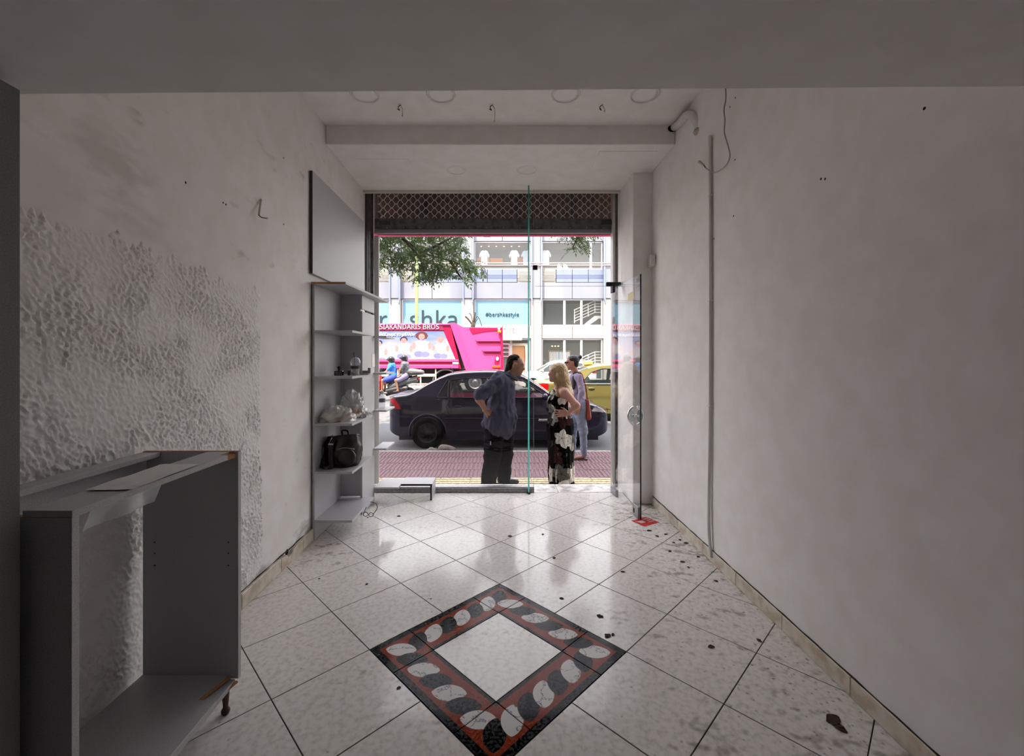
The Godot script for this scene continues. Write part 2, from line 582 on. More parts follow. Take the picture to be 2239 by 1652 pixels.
func floor_tiles() -> void:
	var o := structure("floor")
	part(o, "grout_bed", MB.new().box(Vector3(WL, -0.3, -4.665), Vector3(WR, -0.0022, 3.0)), mats["grout"])
	var room_poly := PackedVector2Array([Vector2(WL + 0.004, -4.66), Vector2(1.309, -4.66), Vector2(1.309, -4.284), Vector2(WR - 0.004, -4.284), Vector2(WR - 0.004, 2.99), Vector2(WL + 0.004, 2.99)])
	var j := 0.0021
	for a in range(-10, 14):
		for b in range(-10, 14):
			if a >= 0 and a < 2 and b >= 0 and b < 2: continue
			var g := j / TS
			var sq := PackedVector2Array([lay(a + g, b + g), lay(a + 1 - g, b + g), lay(a + 1 - g, b + 1 - g), lay(a + g, b + 1 - g)])
			for piece: PackedVector2Array in Geometry2D.intersect_polygons(sq, room_poly):
				var box := 0.0
				for i in piece.size(): box += piece[i].cross(piece[(i + 1) % piece.size()])
				if absf(box) < 0.004: continue
				var c := Vector2.ZERO
				for p in piece: c += p / piece.size()
				var mesh := tile_mesh(piece, rng.randf_range(-0.0003, 0.0003), c)
				if mesh == null: continue
				part(o, "tile", mesh, mats["floor tile"], true).position = Vector3(c.x, 0, c.y)
	# the patterned square: four corners, four strips, one plain tile in the middle
	var dm := mat("patterned tile", Color(1, 1, 1), 1.0)
	dm.metallic_specular = 0.16
	dm.albedo_texture = pattern_tex()
	dm.roughness_texture = texs["tile gloss"]
	dm.roughness_texture_channel = BaseMaterial3D.TEXTURE_CHANNEL_RED
	var cut := [0.0, 0.5, 1.5, 2.0]
	for a in 3:
		for b in 3:
			var g := 0.0017 / TS
			var sq := PackedVector2Array([lay(cut[a] + g, cut[b] + g), lay(cut[a + 1] - g, cut[b] + g), lay(cut[a + 1] - g, cut[b + 1] - g), lay(cut[a] + g, cut[b + 1] - g)])
			var mid := a == 1 and b == 1
			var c := lay((cut[a] + cut[a + 1]) / 2, (cut[b] + cut[b + 1]) / 2)
			var t := part(o, "tile" if mid else "patterned_tile", tile_mesh(sq, 0.0, c, not mid), mats["floor tile"] if mid else dm, true)
			t.position = Vector3(c.x, 0, c.y)
			if not mid: t.set_meta("label", "rust and black border tile with marbled rope pattern")


func pattern_tex() -> ImageTexture:
	var n := 720
	var out := PackedByteArray()
	out.resize(n * n * 3)
	var vein := noise(0.009, 3, 61)
	var fine := noise(0.12, 3, 62)
	var gran := noise(0.35, 2, 63)
	var petals := []
	for side in 4:
		for k in 7: petals.append([side, 0.11 + 0.68 * k / 7.0, (side * 7 + k) % 2])
	var black := func(i: int, j: int) -> Color:
		return Color(0.03, 0.034, 0.045).lerp(Color(0.5, 0.51, 0.55), clampf(1.0 - absf(vein.get_noise_2d(i, j)) * 34.0, 0.0, 0.8) * clampf(0.3 + 1.2 * vein.get_noise_2d(i * 0.7 + 500, j * 0.7), 0.0, 1.0))
	var put := func(i: int, j: int, c: Color) -> void:
		var k := (j * n + i) * 3
		out[k] = c.r8
		out[k + 1] = c.g8
		out[k + 2] = c.b8
	for j in n:
		for i in n:
			var d := mini(mini(i, j), mini(n - 1 - i, n - 1 - j)) * 0.9 / n
			if d > 0.24: continue
			if d < 0.034 or d > 0.207: put.call(i, j, black.call(i, j))
			else: put.call(i, j, Color(0.64, 0.25, 0.1).lerp(Color(0.4, 0.13, 0.06), clampf(0.5 + 1.5 * gran.get_noise_2d(i, j), 0.0, 1.0)))
	for p in petals:
		var s: float = p[1]   # the border runs top > left > bottom > right
		var q: Vector2 = [Vector2(0.113, s), Vector2(s, 0.787), Vector2(0.787, 0.9 - s), Vector2(0.9 - s, 0.113)][p[0]]
		var dir: Vector2 = [Vector2(0, 1), Vector2(1, 0), Vector2(0, -1), Vector2(-1, 0)][p[0]]
		var inward := Vector2(dir.y, -dir.x)
		var ax := (dir + inward * 0.9).normalized()
		var m := int(0.085 / 0.9 * n)
		for j in range(maxi(0, int(q.y / 0.9 * n) - m), mini(n, int(q.y / 0.9 * n) + m)):
			for i in range(maxi(0, int(q.x / 0.9 * n) - m), mini(n, int(q.x / 0.9 * n) + m)):
				var r := Vector2((i + 0.5) / n * 0.9, (j + 0.5) / n * 0.9) - q
				var l := r.dot(ax) / 0.077
				if absf(l) < 1.0 and absf(r.dot(ax.orthogonal()) / 0.046) < pow(1.0 - l * l, 0.72):
					if p[2] == 0: put.call(i, j, black.call(i, j))
					else: put.call(i, j, Color(0.84, 0.83, 0.82).lerp(Color(0.42, 0.42, 0.45), clampf(1.0 - absf(vein.get_noise_2d(i, j)) * 9.0, 0.0, 1.0) * clampf(0.45 + 2.0 * fine.get_noise_2d(i, j), 0.0, 1.0)))
	return ImageTexture.create_from_image(Image.create_from_data(n, n, false, Image.FORMAT_RGB8, out))


func skirting() -> void:
	var o := structure("baseboard_right")
	var z := -4.284
	var stops := [-4.284, -3.648]
	while stops[-1] < 2.5: stops.append(stops[-1] + 0.45)
	for i in stops.size() - 1:
		var hi: float = 0.072 if i == 0 else 0.084
		part(o, "tile", MB.new().cbox(Vector3(WR - 0.011, 0.0005, stops[i] + 0.0012), Vector3(WR, hi, stops[i + 1] - 0.0012), 0.003), mats["skirting tile"])
	var path := []
	var rad := []
	for i in 90:
		z = lerpf(-4.27, 0.9, i / 89.0)
		path.append(Vector3(WR - 0.003, 0.084 + 0.002 * sin(i * 1.7), z))
		rad.append(0.0035 + 0.0018 * absf(sin(i * 2.3 + sin(i * 0.7))))
	part(o, "grime_line", MB.new().smooth().tube(path, rad, 5), mats["grime"])
	o = structure("baseboard_left")
	stops = [-4.6, -4.15, -3.7, -3.25, -2.93]
	while stops[-1] < 2.5: stops.append(stops[-1] + 0.45)
	for i in stops.size() - 1:
		if i == 3: continue
		part(o, "tile", MB.new().cbox(Vector3(WL, 0.0005, stops[i] + 0.0015), Vector3(WL + 0.024, 0.092, stops[i + 1] - 0.0015), 0.004), mats["skirting tile"])
	# a broken tile: its top corner is gone and shows a hole
	var b := MB.new()
	b.xf = Transform3D(Basis(Vector3(0, 0, -1), Vector3.UP, Vector3.RIGHT), Vector3.ZERO)
	b.prism([Vector2(2.932, 0), Vector2(3.248, 0), Vector2(3.248, 0.092), Vector2(3.16, 0.092), Vector2(3.13, 0.081), Vector2(3.10, 0.075), Vector2(3.07, 0.058), Vector2(3.03, 0.055), Vector2(3.0, 0.083), Vector2(2.932, 0.088)], WL, WL + 0.024)
	part(o, "broken_tile", b, mats["skirting tile"])
	part(o, "hole", MB.new().ball(Vector3(WL, 0.078, -3.05), Vector3(0.006, 0.022, 0.024), 10, 6), mats["hole"])
	path = []
	rad = []
	for i in 70:
		z = lerpf(-3.3, 0.6, i / 69.0)
		path.append(Vector3(WL + 0.004, 0.092 + 0.003 * sin(i * 1.3), z))
		rad.append(0.0025 + 0.002 * absf(sin(i * 1.9 + sin(i * 0.9))))
	part(o, "grime_line", MB.new().smooth().tube(path, rad, 5), mats["grime"])


func on_wall(x: float, y: float, wall: float) -> Vector3:   # the point of a side wall seen at that pixel
	var d := wall * FOCAL / (x - PX)
	return at(x, y, d)


func wall_marks() -> void:
	for s in [["wall_right", [[1795, 391], [1804, 391], [1608, 214], [1596, 234], [1607, 349], [1604, 472], [1561, 522], [2021, 237]]], ["wall_left", [[406, 399], [488, 443], [494, 447], [620, 345], [620, 490]]]]:
		var o := get_node(s[0] as String) as Node3D
		for q in s[1]:
			var p := on_wall(q[0], q[1], WR if s[0] == "wall_right" else WL)
			part(o, "nail_hole", MB.new().ball(p, Vector3(0.0015, 0.006, 0.006), 8, 4), mats["hole"])


func shop_front() -> void:
	# the building that the shop is in: front wall with the shop opening, well above the street
	var pl := tri_mat("outer render", Color(0.44, 0.42, 0.4), 0.9, texs["plaster"], 0.3)
	var o := structure("wall_front")
	part(o, "front_wall", MB.new().box(Vector3(-24, WALK - 0.2, -5.0), Vector3(WL - 0.2, 12.5, -4.7)), pl)
	part(o, "front_wall", MB.new().box(Vector3(WR + 0.2, WALK - 0.2, -5.0), Vector3(24, 12.5, -4.7)), pl)
	part(o, "front_wall", MB.new().box(Vector3(WL - 0.2, CEIL + 0.3, -5.0), Vector3(WR + 0.2, 12.5, -4.7)), pl)
	part(o, "shutter_box_roof", MB.new().box(Vector3(WL - 0.2, CEIL + 0.2, -5.32), Vector3(WR + 0.2, CEIL + 0.3, -4.7)), pl)
	# window lining and shutter guides
	o = structure("trim_front")
	var al: Material = mats["aluminium"]
	var os: Material = mats["old steel"]
	part(o, "head_rail", MB.new().cbox(Vector3(WL, SOFFIT - 0.03, -4.76), Vector3(1.311, SOFFIT + 0.02, -4.735), 0.004), mats["off white plastic"])
	part(o, "shutter_guide", MB.new().cbox(Vector3(WL + 0.001, 0.002, -4.95), Vector3(-1.485, 3.4, -4.86), 0.003), os)
	part(o, "shutter_guide", MB.new().cbox(Vector3(-1.509, 0.002, -4.975), Vector3(-1.462, 3.4, -4.955), 0.003), mats["old steel"])
	part(o, "jamb_strip", MB.new().cbox(Vector3(-1.462, 0.002, -4.995), Vector3(-1.404, 2.86, -4.975), 0.002), mat("bright alu", Color(0.8, 0.79, 0.77), 0.35, 0.4))
	part(o, "jamb_pipe", MB.new().cbox(Vector3(WL + 0.002, 1.5, -4.84), Vector3(-1.485, SOFFIT, -4.8), 0.002), mats["black plastic"])
	part(o, "shutter_guide", MB.new().cbox(Vector3(1.26, 0.002, -4.96), Vector3(1.311, 3.4, -4.86), 0.003), mats["bright alu"])
	part(o, "shutter_guide", MB.new().cbox(Vector3(1.287, 0.002, -4.855), Vector3(1.311, 3.4, -4.845), 0.002), os)
	# roll-down shutter, rolled up: lattice, foot bar, two lock boxes
	var t := thing("roller_shutter", "raised metal roller shutter of wavy lattice rods above the shop window", "shutter", Vector3(-0.07, 2.87, -4.95))
	for k in 9:
		var y := 3.055 + 0.045 * k
		var p := []
		for i in 181:
			var x := lerpf(-1.41, 1.285, i / 180.0)
			var w := sin(x * TAU / 0.098 + (PI if k % 2 else 0.0))
			p.append(Vector3(x, y + 0.021 * clampf(w * 1.4, -1.0, 1.0), -4.95 + (0.002 if k % 2 else -0.002)))
		part(t, "lattice_rod", MB.new().smooth().tube(p, 0.0042, 5), mat("rod steel", Color(0.78, 0.76, 0.74), 0.4, 0.3))
	part(t, "foot_bar", MB.new().cbox(Vector3(-1.44, 2.925, -4.965), Vector3(1.29, 3.045, -4.93), 0.006), os)
	part(t, "foot_bar_lip", MB.new().cbox(Vector3(-1.44, 2.872, -4.972), Vector3(1.29, 2.922, -4.925), 0.008), mat("worn steel", Color(0.5, 0.48, 0.5), 0.45, 0.6))
	for x: float in [-1.385, 1.14]:
		part(t, "lock_box", MB.new().cbox(Vector3(x, 2.955, -4.93), Vector3(x + 0.125, 3.02, -4.905), 0.008), mats["black plastic"])
	for i in 14:
		part(t, "rivet", MB.new().ball(Vector3(-1.3 + i * 0.19, 2.935, -4.929), Vector3(0.006, 0.006, 0.003), 8, 4), mats["steel"])
	# shop sign outside, seen from behind: brown boards and posts, pink lower trim
	var s := thing("shop_sign", "shop sign box seen from behind with brown boards and pink lower trim", "sign", Vector3(0, 2.9, -5.25))
	var brown := tri_mat("brown board", Color(0.42, 0.29, 0.23), 0.8, ramp_tex("brownwood", 256, noise(0.03, 4, 71), [[0.2, Color(0.45, 0.35, 0.3)], [0.5, Color(0.75, 0.65, 0.6)], [0.8, Color(1, 0.9, 0.85)]]), 1.8)
	var xs := [-1.5, -0.92, -0.36, 0.2, 0.86, 1.5]
	for i in 5:
		part(s, "board", MB.new().cbox(Vector3(xs[i] + 0.02, 2.93, -5.22), Vector3(xs[i + 1] - 0.02, 3.62, -5.2), 0.003), brown)
	for x in xs:
		part(s, "post", MB.new().cbox(Vector3(x - 0.02, 2.945, -5.2), Vector3(x + 0.02, 3.62, -5.17), 0.003), mats["black plastic"])
	var pink := mat("pink paint", Color(0.93, 0.16, 0.45), 0.4)
	part(s, "lower_trim", MB.new().cbox(Vector3(-1.62, 2.924, -5.26), Vector3(1.62, 2.944, -5.2), 0.006), pink)
	part(s, "front_panel", MB.new().cbox(Vector3(-1.62, 2.96, -5.36), Vector3(1.62, 3.75, -5.33), 0.006), pink)
	part(s, "spot_bracket", MB.new().cbox(at(1056, 514, 5.3) - Vector3(0, 0.02, 0.02), at(1074, 514, 5.3) + Vector3(0, 0.02, 0.02), 0.01), pink)
	# fixed pane, its sill rail, the stiffening fin and the pane above the door
	var g := thing("shop_window", "large fixed shop window pane above a grey metal sill rail", "window", Vector3(-0.57, 0, GLASS))
	var rail := [Vector2(0, 0.002), Vector2(0.085, 0.002), Vector2(0.085, 0.052), Vector2(0.078, 0.058), Vector2(0.006, 0.058), Vector2(0, 0.05), Vector2(0, 0.032), Vector2(0.006, 0.029), Vector2(0, 0.026)]
	var m := MB.new()
	m.xf = Transform3D(Basis(Vector3(0, 0, -1), Vector3.UP, Vector3.RIGHT), Vector3(0, 0, -4.66))
	m.prism(rail, WL + 0.1, 0.36)
	part(g, "sill_rail", m, al)
	part(g, "pane", MB.new().pane(WL + 0.03, 0.356, 0.055, SOFFIT - 0.001, GLASS), mats["window glass"])
	part(g, "pane_edge", MB.new().box(Vector3(0.356, 0.055, GLASS - 0.005), Vector3(0.362, SOFFIT, GLASS + 0.005)), glass("pale glass edge", Color(0.6, 0.74, 0.76, 0.3)))
	var f := thing("glass_fin", "upright glass fin with green edge bracing the window beside the doorway", "window", Vector3(0.297, 0, -4.65))
	var fp := MB.new()
	fp.quad(Vector3(0.297, 0.004, -4.604), Vector3(0.297, 0.004, GLASS + 0.012), Vector3(0.297, SOFFIT - 0.001, GLASS + 0.012), Vector3(0.297, SOFFIT - 0.001, -4.604))
	part(f, "pane", fp, mats["door glass"])
	var ge := mat("lit glass edge", Color(0.16, 0.5, 0.47), 0.2)
	ge.backlight_enabled = true
	ge.backlight = Color(0.4, 0.72, 0.68)
	var fe := MB.new()
	fe.quad(Vector3(0.289, 0.004, -4.604), Vector3(0.305, 0.004, -4.604), Vector3(0.305, SOFFIT - 0.001, -4.604), Vector3(0.289, SOFFIT - 0.001, -4.604))
	part(f, "front_edge", fe, ge)
	part(f, "foot_clamp", MB.new().cbox(Vector3(0.283, 0.002, -4.66), Vector3(0.315, 0.02, -4.6), 0.003), mats["black plastic"])
	var tr := thing("transom_pane", "glass pane over the doorway held by small dark clamps", "window", Vector3(0.83, 2.2, GLASS))
	part(tr, "pane", MB.new().pane(0.37, 1.306, 2.235, SOFFIT - 0.001, GLASS), mats["door glass"])
	part(tr, "pane_edge", MB.new().box(Vector3(0.37, 2.229, GLASS - 0.004), Vector3(1.306, 2.235, GLASS + 0.004)), mats["pale glass edge"])
	var clamp_m := mat("dark clamp", Color(0.18, 0.17, 0.19), 0.4, 0.6)
	part(tr, "clamp", MB.new().cbox(at(1165, 590, 4.7) + Vector3(0, 0, -0.01), at(1175, 580, 4.7) + Vector3(0, 0, 0.025), 0.004), clamp_m)
	part(tr, "clamp", MB.new().cbox(at(1325, 626, 4.7) + Vector3(0, 0, -0.01), at(1357, 617, 4.7) + Vector3(0, 0, 0.025), 0.004), clamp_m)
	door()


func door() -> void:
	var hinge := Vector3(1.205, 0.012, -4.672)
	var tip := Vector3(1.245, 0.012, -3.845)
	var o := thing("glass_door", "frameless glass door standing open with chrome handles and cream sticker", "door", hinge)
	var l := Vector2(tip.x - hinge.x, tip.z - hinge.z).length()
	o.rotation.y = atan2(-(tip.z - hinge.z), tip.x - hinge.x)
	# local axes: x along the leaf from the hinge, z across it
	var y1 := 2.185
	part(o, "pane", MB.new().pane(0, l - 0.003, 0, y1, 0), mats["door glass"], true)
	part(o, "closing_edge", MB.new().cbox(Vector3(l - 0.003, 0, -0.006), Vector3(l, y1, 0.006), 0.001), glass("dark glass edge", Color(0.02, 0.06, 0.06, 0.9)), true)
	part(o, "hinge_edge", MB.new().cbox(Vector3(-0.003, 0.1, -0.004), Vector3(0.0, y1 - 0.05, 0.004), 0.001), mats["pale glass edge"], true)
	part(o, "top_hinge", MB.new().cbox(Vector3(-0.02, y1 - 0.045, -0.014), Vector3(0.06, y1 + 0.03, 0.014), 0.003), mats["dark clamp"], true)
	part(o, "bottom_hinge", MB.new().cbox(Vector3(-0.01, -0.006, -0.016), Vector3(0.16, 0.055, 0.016), 0.003), mats["steel"], true)
	part(o, "foot_lock", MB.new().cbox(Vector3(l - 0.17, -0.002, -0.015), Vector3(l - 0.03, 0.1, 0.015), 0.003), mats["steel"], true)
	part(o, "keyhole", MB.new().cbox(Vector3(l - 0.14, 0.02, 0.0145), Vector3(l - 0.115, 0.06, 0.017), 0.002), mats["hole"], true)
	part(o, "sticker", MB.new().box(Vector3(0.5, 1.985, 0.0008), Vector3(0.66, 2.06, 0.0016)), mat("cream paper", Color(0.9, 0.88, 0.72), 0.8), true)
	for s: float in [-1.0, 1.0]:
		var arc := []
		for i in 13:
			var a := lerpf(-1.15, 1.15, i / 12.0)
			arc.append(Vector3(l - 0.13 + 0.0 * a, 0.905 + 0.085 * sin(a) / sin(1.15), s * (0.012 + 0.055 * (cos(a) - cos(1.15)) / (1.0 - cos(1.15)))))
		var hd := part(o, "handle", MB.new().smooth().tube(arc, 0.011, 10), mats["chrome"], true)
		part(hd, "boss", MB.new().smooth().tube([Vector3(l - 0.13, 0.905, s * 0.001), Vector3(l - 0.13, 0.905, s * 0.03)], 0.014, 12), mats["chrome"], true)
		part(hd, "glass_insert", MB.new().smooth().ball(Vector3(l - 0.13, 0.905, s * 0.033), Vector3(0.009, 0.055, 0.02), 12, 8), glass("blue green glass", Color(0.3, 0.6, 0.62, 0.4)), true)


# a knife-thin mesh of crumpled paper or foil
func crumple(sz: Vector2, n: int, amp: float, s: int) -> MB:
	var f := noise(9.0 / maxf(sz.x, sz.y) * 0.35, 2, s)
	return MB.new().sheet(n, n, func(u: float, v: float) -> Vector3:
		var x := (u - 0.5) * sz.x
		var z := (0.5 - v) * sz.y
		return Vector3(x, amp * (0.5 + 0.5 * f.get_noise_2d(x, z)), z))


func street() -> void:
	var asphalt := tri_mat("asphalt", Color(0.42, 0.42, 0.43), 0.9, ramp_tex("asphalt", 512, noise(0.3, 3, 81), [[0.2, grey(0.55)], [0.5, grey(0.85)], [0.8, grey(1.0)]]), 1.6)
	var paver_m := tri_mat("red paver", Color(0.46, 0.34, 0.36), 0.75, ramp_tex("paver", 256, noise(0.05, 4, 83), [[0.2, grey(0.72)], [0.5, grey(0.9)], [0.8, grey(1.0)]]), 1.4)
	var cream := tri_mat("cream paver", Color(0.78, 0.72, 0.58), 0.75, texs["paver"], 1.4)
	var stone := tri_mat("kerb stone", Color(0.6, 0.58, 0.56), 0.8, texs["paver"], 1.1)
	var o := structure("floor_sidewalk")
	part(o, "mortar_bed", MB.new().box(Vector3(-24, WALK - 0.3, -7.42), Vector3(24, WALK - 0.012, -4.95)), mat("mortar", Color(0.33, 0.24, 0.25), 0.95))
	# pavers with raised ribs; the ribs run away from the shop on the red ones and along it on the cream ones
	var pm := MB.new()
	pm.box(Vector3(-0.1985, -0.03, -0.1985), Vector3(0.1985, -0.007, 0.1985))
	for k in 7: pm.cbox(Vector3(-0.193 + k * 0.0556, -0.01, -0.196), Vector3(-0.193 + k * 0.0556 + 0.043, 0, 0.196), 0.003)
	var red_mesh := pm.done()
	var cm := MB.new()
	cm.box(Vector3(-0.1985, -0.03, -0.1985), Vector3(0.1985, -0.007, 0.1985))
	for k in 4: cm.cbox(Vector3(-0.196, -0.01, -0.19 + k * 0.1), Vector3(0.196, 0, -0.19 + k * 0.1 + 0.062), 0.004)
	var cream_mesh := cm.done()
	for j in 6:
		var z := -5.2 - 0.4 * j
		for i in range(-12, 13):
			var wide := j > 1
			if not wide and absi(i) > 10: continue
			var p := part(o, "paver", red_mesh if wide else cream_mesh, paver_m if wide else cream, true)
			p.position = Vector3(i * 0.4 + (0.2 if j % 2 else 0.0), WALK + rng.randf_range(-0.0015, 0.0015), z)
	part(o, "kerb", MB.new().cbox(Vector3(-24, ROAD - 0.2, -7.52), Vector3(24, WALK, -7.4), 0.015), stone)
	o = structure("floor_road")
	var m := MB.new().smooth()
	var zs := [-7.4, -9.0, -11.0, -14.0, -18.0, -22.0, -27.5]
	var ys := [ROAD, ROAD + 0.03, ROAD + 0.07, ROAD + 0.1, ROAD + 0.1, ROAD + 0.07, ROAD]
	for i in 6: m.quad(Vector3(-30, ys[i], zs[i]), Vector3(30, ys[i], zs[i]), Vector3(30, ys[i + 1], zs[i + 1]), Vector3(-30, ys[i + 1], zs[i + 1]))
	m.smooth(false).box(Vector3(-30, ROAD - 0.3, -27.5), Vector3(30, ROAD - 0.02, -7.4))
	part(o, "asphalt", m, asphalt)
	o = structure("floor_sidewalk_opposite")
	part(o, "paving", MB.new().cbox(Vector3(-30, ROAD - 0.1, -32.2), Vector3(30, WALK, -27.3), 0.02), tri_mat("far paving", Color(0.52, 0.5, 0.47), 0.85, texs["paver"], 0.5))
	var rub := tri_mat("rubble stone", Color(0.5, 0.47, 0.45), 0.9, texs["paver"], 3.0)
	for q in [[944, 983, 0.12, 3], [975, 985, 0.17, 5], [918, 985, 0.06, 7]]:
		var c := at(q[0], q[1], 7.75)
		c.y = ROAD
		var b := MB.new().smooth()
		var nz := noise(4.0, 2, q[3])
		b.sheet(14, 8, func(u: float, v: float) -> Vector3:
			var a := u * TAU
			var e := (v - 0.5) * PI
			var d := Vector3(cos(e) * cos(a), sin(e), -cos(e) * sin(a))
			return d * (1.0 + 0.35 * nz.get_noise_3dv(d * 0.3)) * Vector3(q[2], q[2] * 0.55, q[2] * 0.6))
		single("stone", "grey stone wedged on the road beside the dark car's rear wheel", "stone", b, rub, c + Vector3(0, q[2] * 0.4, 0), "stones at the dark car's wheel")


func glow_free_glass(key: String, c: Color, rough := 0.05) -> StandardMaterial3D:
	var m := mat(key, c, rough)
	m.metallic_specular = 0.6
	return m


const FZ := -32.0        # plane of the shop building across the avenue


func fx(x: float) -> float:
	return (x - PX) * 32.0 / FOCAL


func fy(y: float) -> float:
	return EYE - (y - PY) * 32.0 / FOCAL


func facade() -> void:
	var o := thing("store_building", "white panelled store building with pilasters, blue shop windows and outside stairs across the avenue", "building", Vector3(0, WALK, FZ))
	var panel := tri_mat("white panel", Color(0.52, 0.525, 0.545), 0.35, ramp_tex("panel", 256, noise(0.006, 3, 91), [[0.2, Color(0.9, 0.92, 0.97)], [0.8, Color(1, 1, 1)]]), 0.12)
	var plain := mat("white facade", Color(0.59, 0.58, 0.56), 0.6)
	var blue := tri_mat("blue cladding", Color(0.49, 0.52, 0.6), 0.3, texs["panel"], 0.12)
	var film := mat("sky blue window film", Color(0.44, 0.6, 0.68), 0.3)
	var dark := mat("store carpet", Color(0.5, 0.47, 0.44), 0.9)
	var fr := mat("window frame grey", Color(0.66, 0.66, 0.68), 0.5, 0.2)
	var pane := glass("store glass", Color(0.55, 0.62, 0.62, 0.08))
	var louv := mat("louvre beige", Color(0.66, 0.63, 0.58), 0.6)
	var pil := [-18.5, -13.2, -7.79, -2.4, 2.62, 7.98, 13.3, 18.6]
	# back mass so that nothing shows behind, rising above the picture
	part(o, "core", MB.new().box(Vector3(-22, WALK, FZ - 9), Vector3(22, 11.2, FZ - 3.0)), plain)
	part(o, "upper_front", MB.new().box(Vector3(-22, fy(500), FZ - 3.0), Vector3(22, 11.2, FZ - 0.1)), panel)
	for y in [[fy(527), fy(500)], [fy(617), fy(588)], [fy(653), fy(617)], [fy(740), fy(712)]]:
		var band: bool = y[0] < 3.5
		for i in pil.size() - 1:
			var x0: float = pil[i] + 0.3
			var x1: float = pil[i + 1] - 0.3
			var cuts := 2 if not is_equal_approx(y[0], fy(617)) else 4
			for k in cuts:
				var a := lerpf(x0, x1, float(k) / cuts) + 0.015
				var b := lerpf(x0, x1, float(k + 1) / cuts) - 0.015
				var is_louvre: bool = cuts == 4 and ((i % 2 == 1 and k == 3) or (i % 2 == 0 and k == 0))
				if is_louvre:
					var lv := part(o, "louvre", MB.new().cbox(Vector3(a, y[0], FZ - 0.3), Vector3(b, y[1], FZ - 0.14), 0.02), louv)
					for s in 6:
						var yy := lerpf(y[0] + 0.14, y[1] - 0.2, s / 5.0)
						part(lv, "slat", MB.new().box(Vector3(a + 0.1, yy, FZ - 0.15), Vector3(b - 0.1, yy + 0.1, FZ - 0.06)), louv)
				else:
					part(o, "panel", MB.new().cbox(Vector3(a, y[0] + 0.015, FZ - 0.3), Vector3(b, y[1] - 0.015, FZ - 0.04), 0.015), plain if band else (blue if cuts == 4 else panel))
	for i in pil.size():
		var x: float = pil[i]
		part(o, "pilaster", MB.new().cbox(Vector3(x - 0.3, fy(653), FZ - 0.4), Vector3(x + 0.3, 11.2, FZ + 0.28), 0.03), panel)
		for s: float in [-1.0, 1.0]:   # fins that come down to a point
			part(o, "fin", MB.new().prism([Vector2(x + s * 0.3, 11.2), Vector2(x + s * 0.42, 11.2), Vector2(x + s * 0.42, fy(653)), Vector2(x + s * 0.3, fy(666))], FZ + 0.1, FZ + 0.35), blue)
		part(o, "column", MB.new().cbox(Vector3(x - 0.38, WALK, FZ - 0.4), Vector3(x + 0.38, fy(653), FZ + 0.2), 0.03), plain)
	# windows: upper row clear with garments, middle row blue film or clear, ground row clear
	for i in pil.size() - 1:
		var x0: float = pil[i] + 0.42
		var x1: float = pil[i + 1] - 0.42
		store_window(o, x0, x1, fy(588), fy(527), 1 if i < 4 else 2, fr, pane, dark)
		if i < 4:
			var w := part(o, "blue_window", MB.new().cbox(Vector3(x0, fy(712), FZ - 0.35), Vector3(x1, fy(653), FZ - 0.2), 0.02), film)
			part(w, "window_frame", frame_mesh(x0, x1, fy(712), fy(653), FZ - 0.2, 0.1, 0.12), fr)
		else:
			store_window(o, x0, x1, fy(712), fy(653), 3, fr, pane, dark)
		store_window(o, x0, x1, WALK, fy(740), 3, fr, pane, dark)
	for y: float in [fy(577), fy(582)]:
		part(o, "guard_rail", MB.new().tube([Vector3(-22, y, FZ + 0.36), Vector3(22, y, FZ + 0.36)], 0.035, 6), mat("rail pink grey", Color(0.8, 0.7, 0.68), 0.5))
	# lettering on the blue windows and over the door
	var ink := mat("dark sign letters", Color(0.1, 0.17, 0.2), 0.5)
	letters(o, "r", 1.8, Vector3(fx(825), fy(731), FZ - 0.17), ink)
	letters(o, "shka", 1.8, Vector3(fx(893), fy(731), FZ - 0.17), ink)
	letters(o, "#bershkastyle", 0.4, Vector3(fx(1061), fy(694), FZ - 0.17), ink)
	letters(o, "bershka", 0.62, Vector3(fx(1062), fy(731), FZ - 0.02), mat("pale pink letters", Color(0.9, 0.75, 0.74), 0.6))
	store_goods(o)
	# stairs with railings inside the clear bays
	for lv in [[fy(712), 0.0], [fy(826), 0.0]]:
		stairs(o, lv[0])
	single("awning_box", "small grey air conditioner over the store door", "air conditioner", MB.new().cbox(Vector3(-0.95, -0.22, -0.2), Vector3(0.95, 0.22, 0.25), 0.04), mat("beige unit", Color(0.72, 0.68, 0.64), 0.6), Vector3(fx(1113), fy(738), FZ + 0.22))


func frame_mesh(x0: float, x1: float, y0: float, y1: float, z: float, w: float, d: float) -> MB:
	var m := MB.new()
	m.box(Vector3(x0, y0, z - d / 2), Vector3(x1, y0 + w, z + d / 2))
	m.box(Vector3(x0, y1 - w, z - d / 2), Vector3(x1, y1, z + d / 2))
	m.box(Vector3(x0, y0 + w, z - d / 2), Vector3(x0 + w, y1 - w, z + d / 2))
	m.box(Vector3(x1 - w, y0 + w, z - d / 2), Vector3(x1, y1 - w, z + d / 2))
	return m


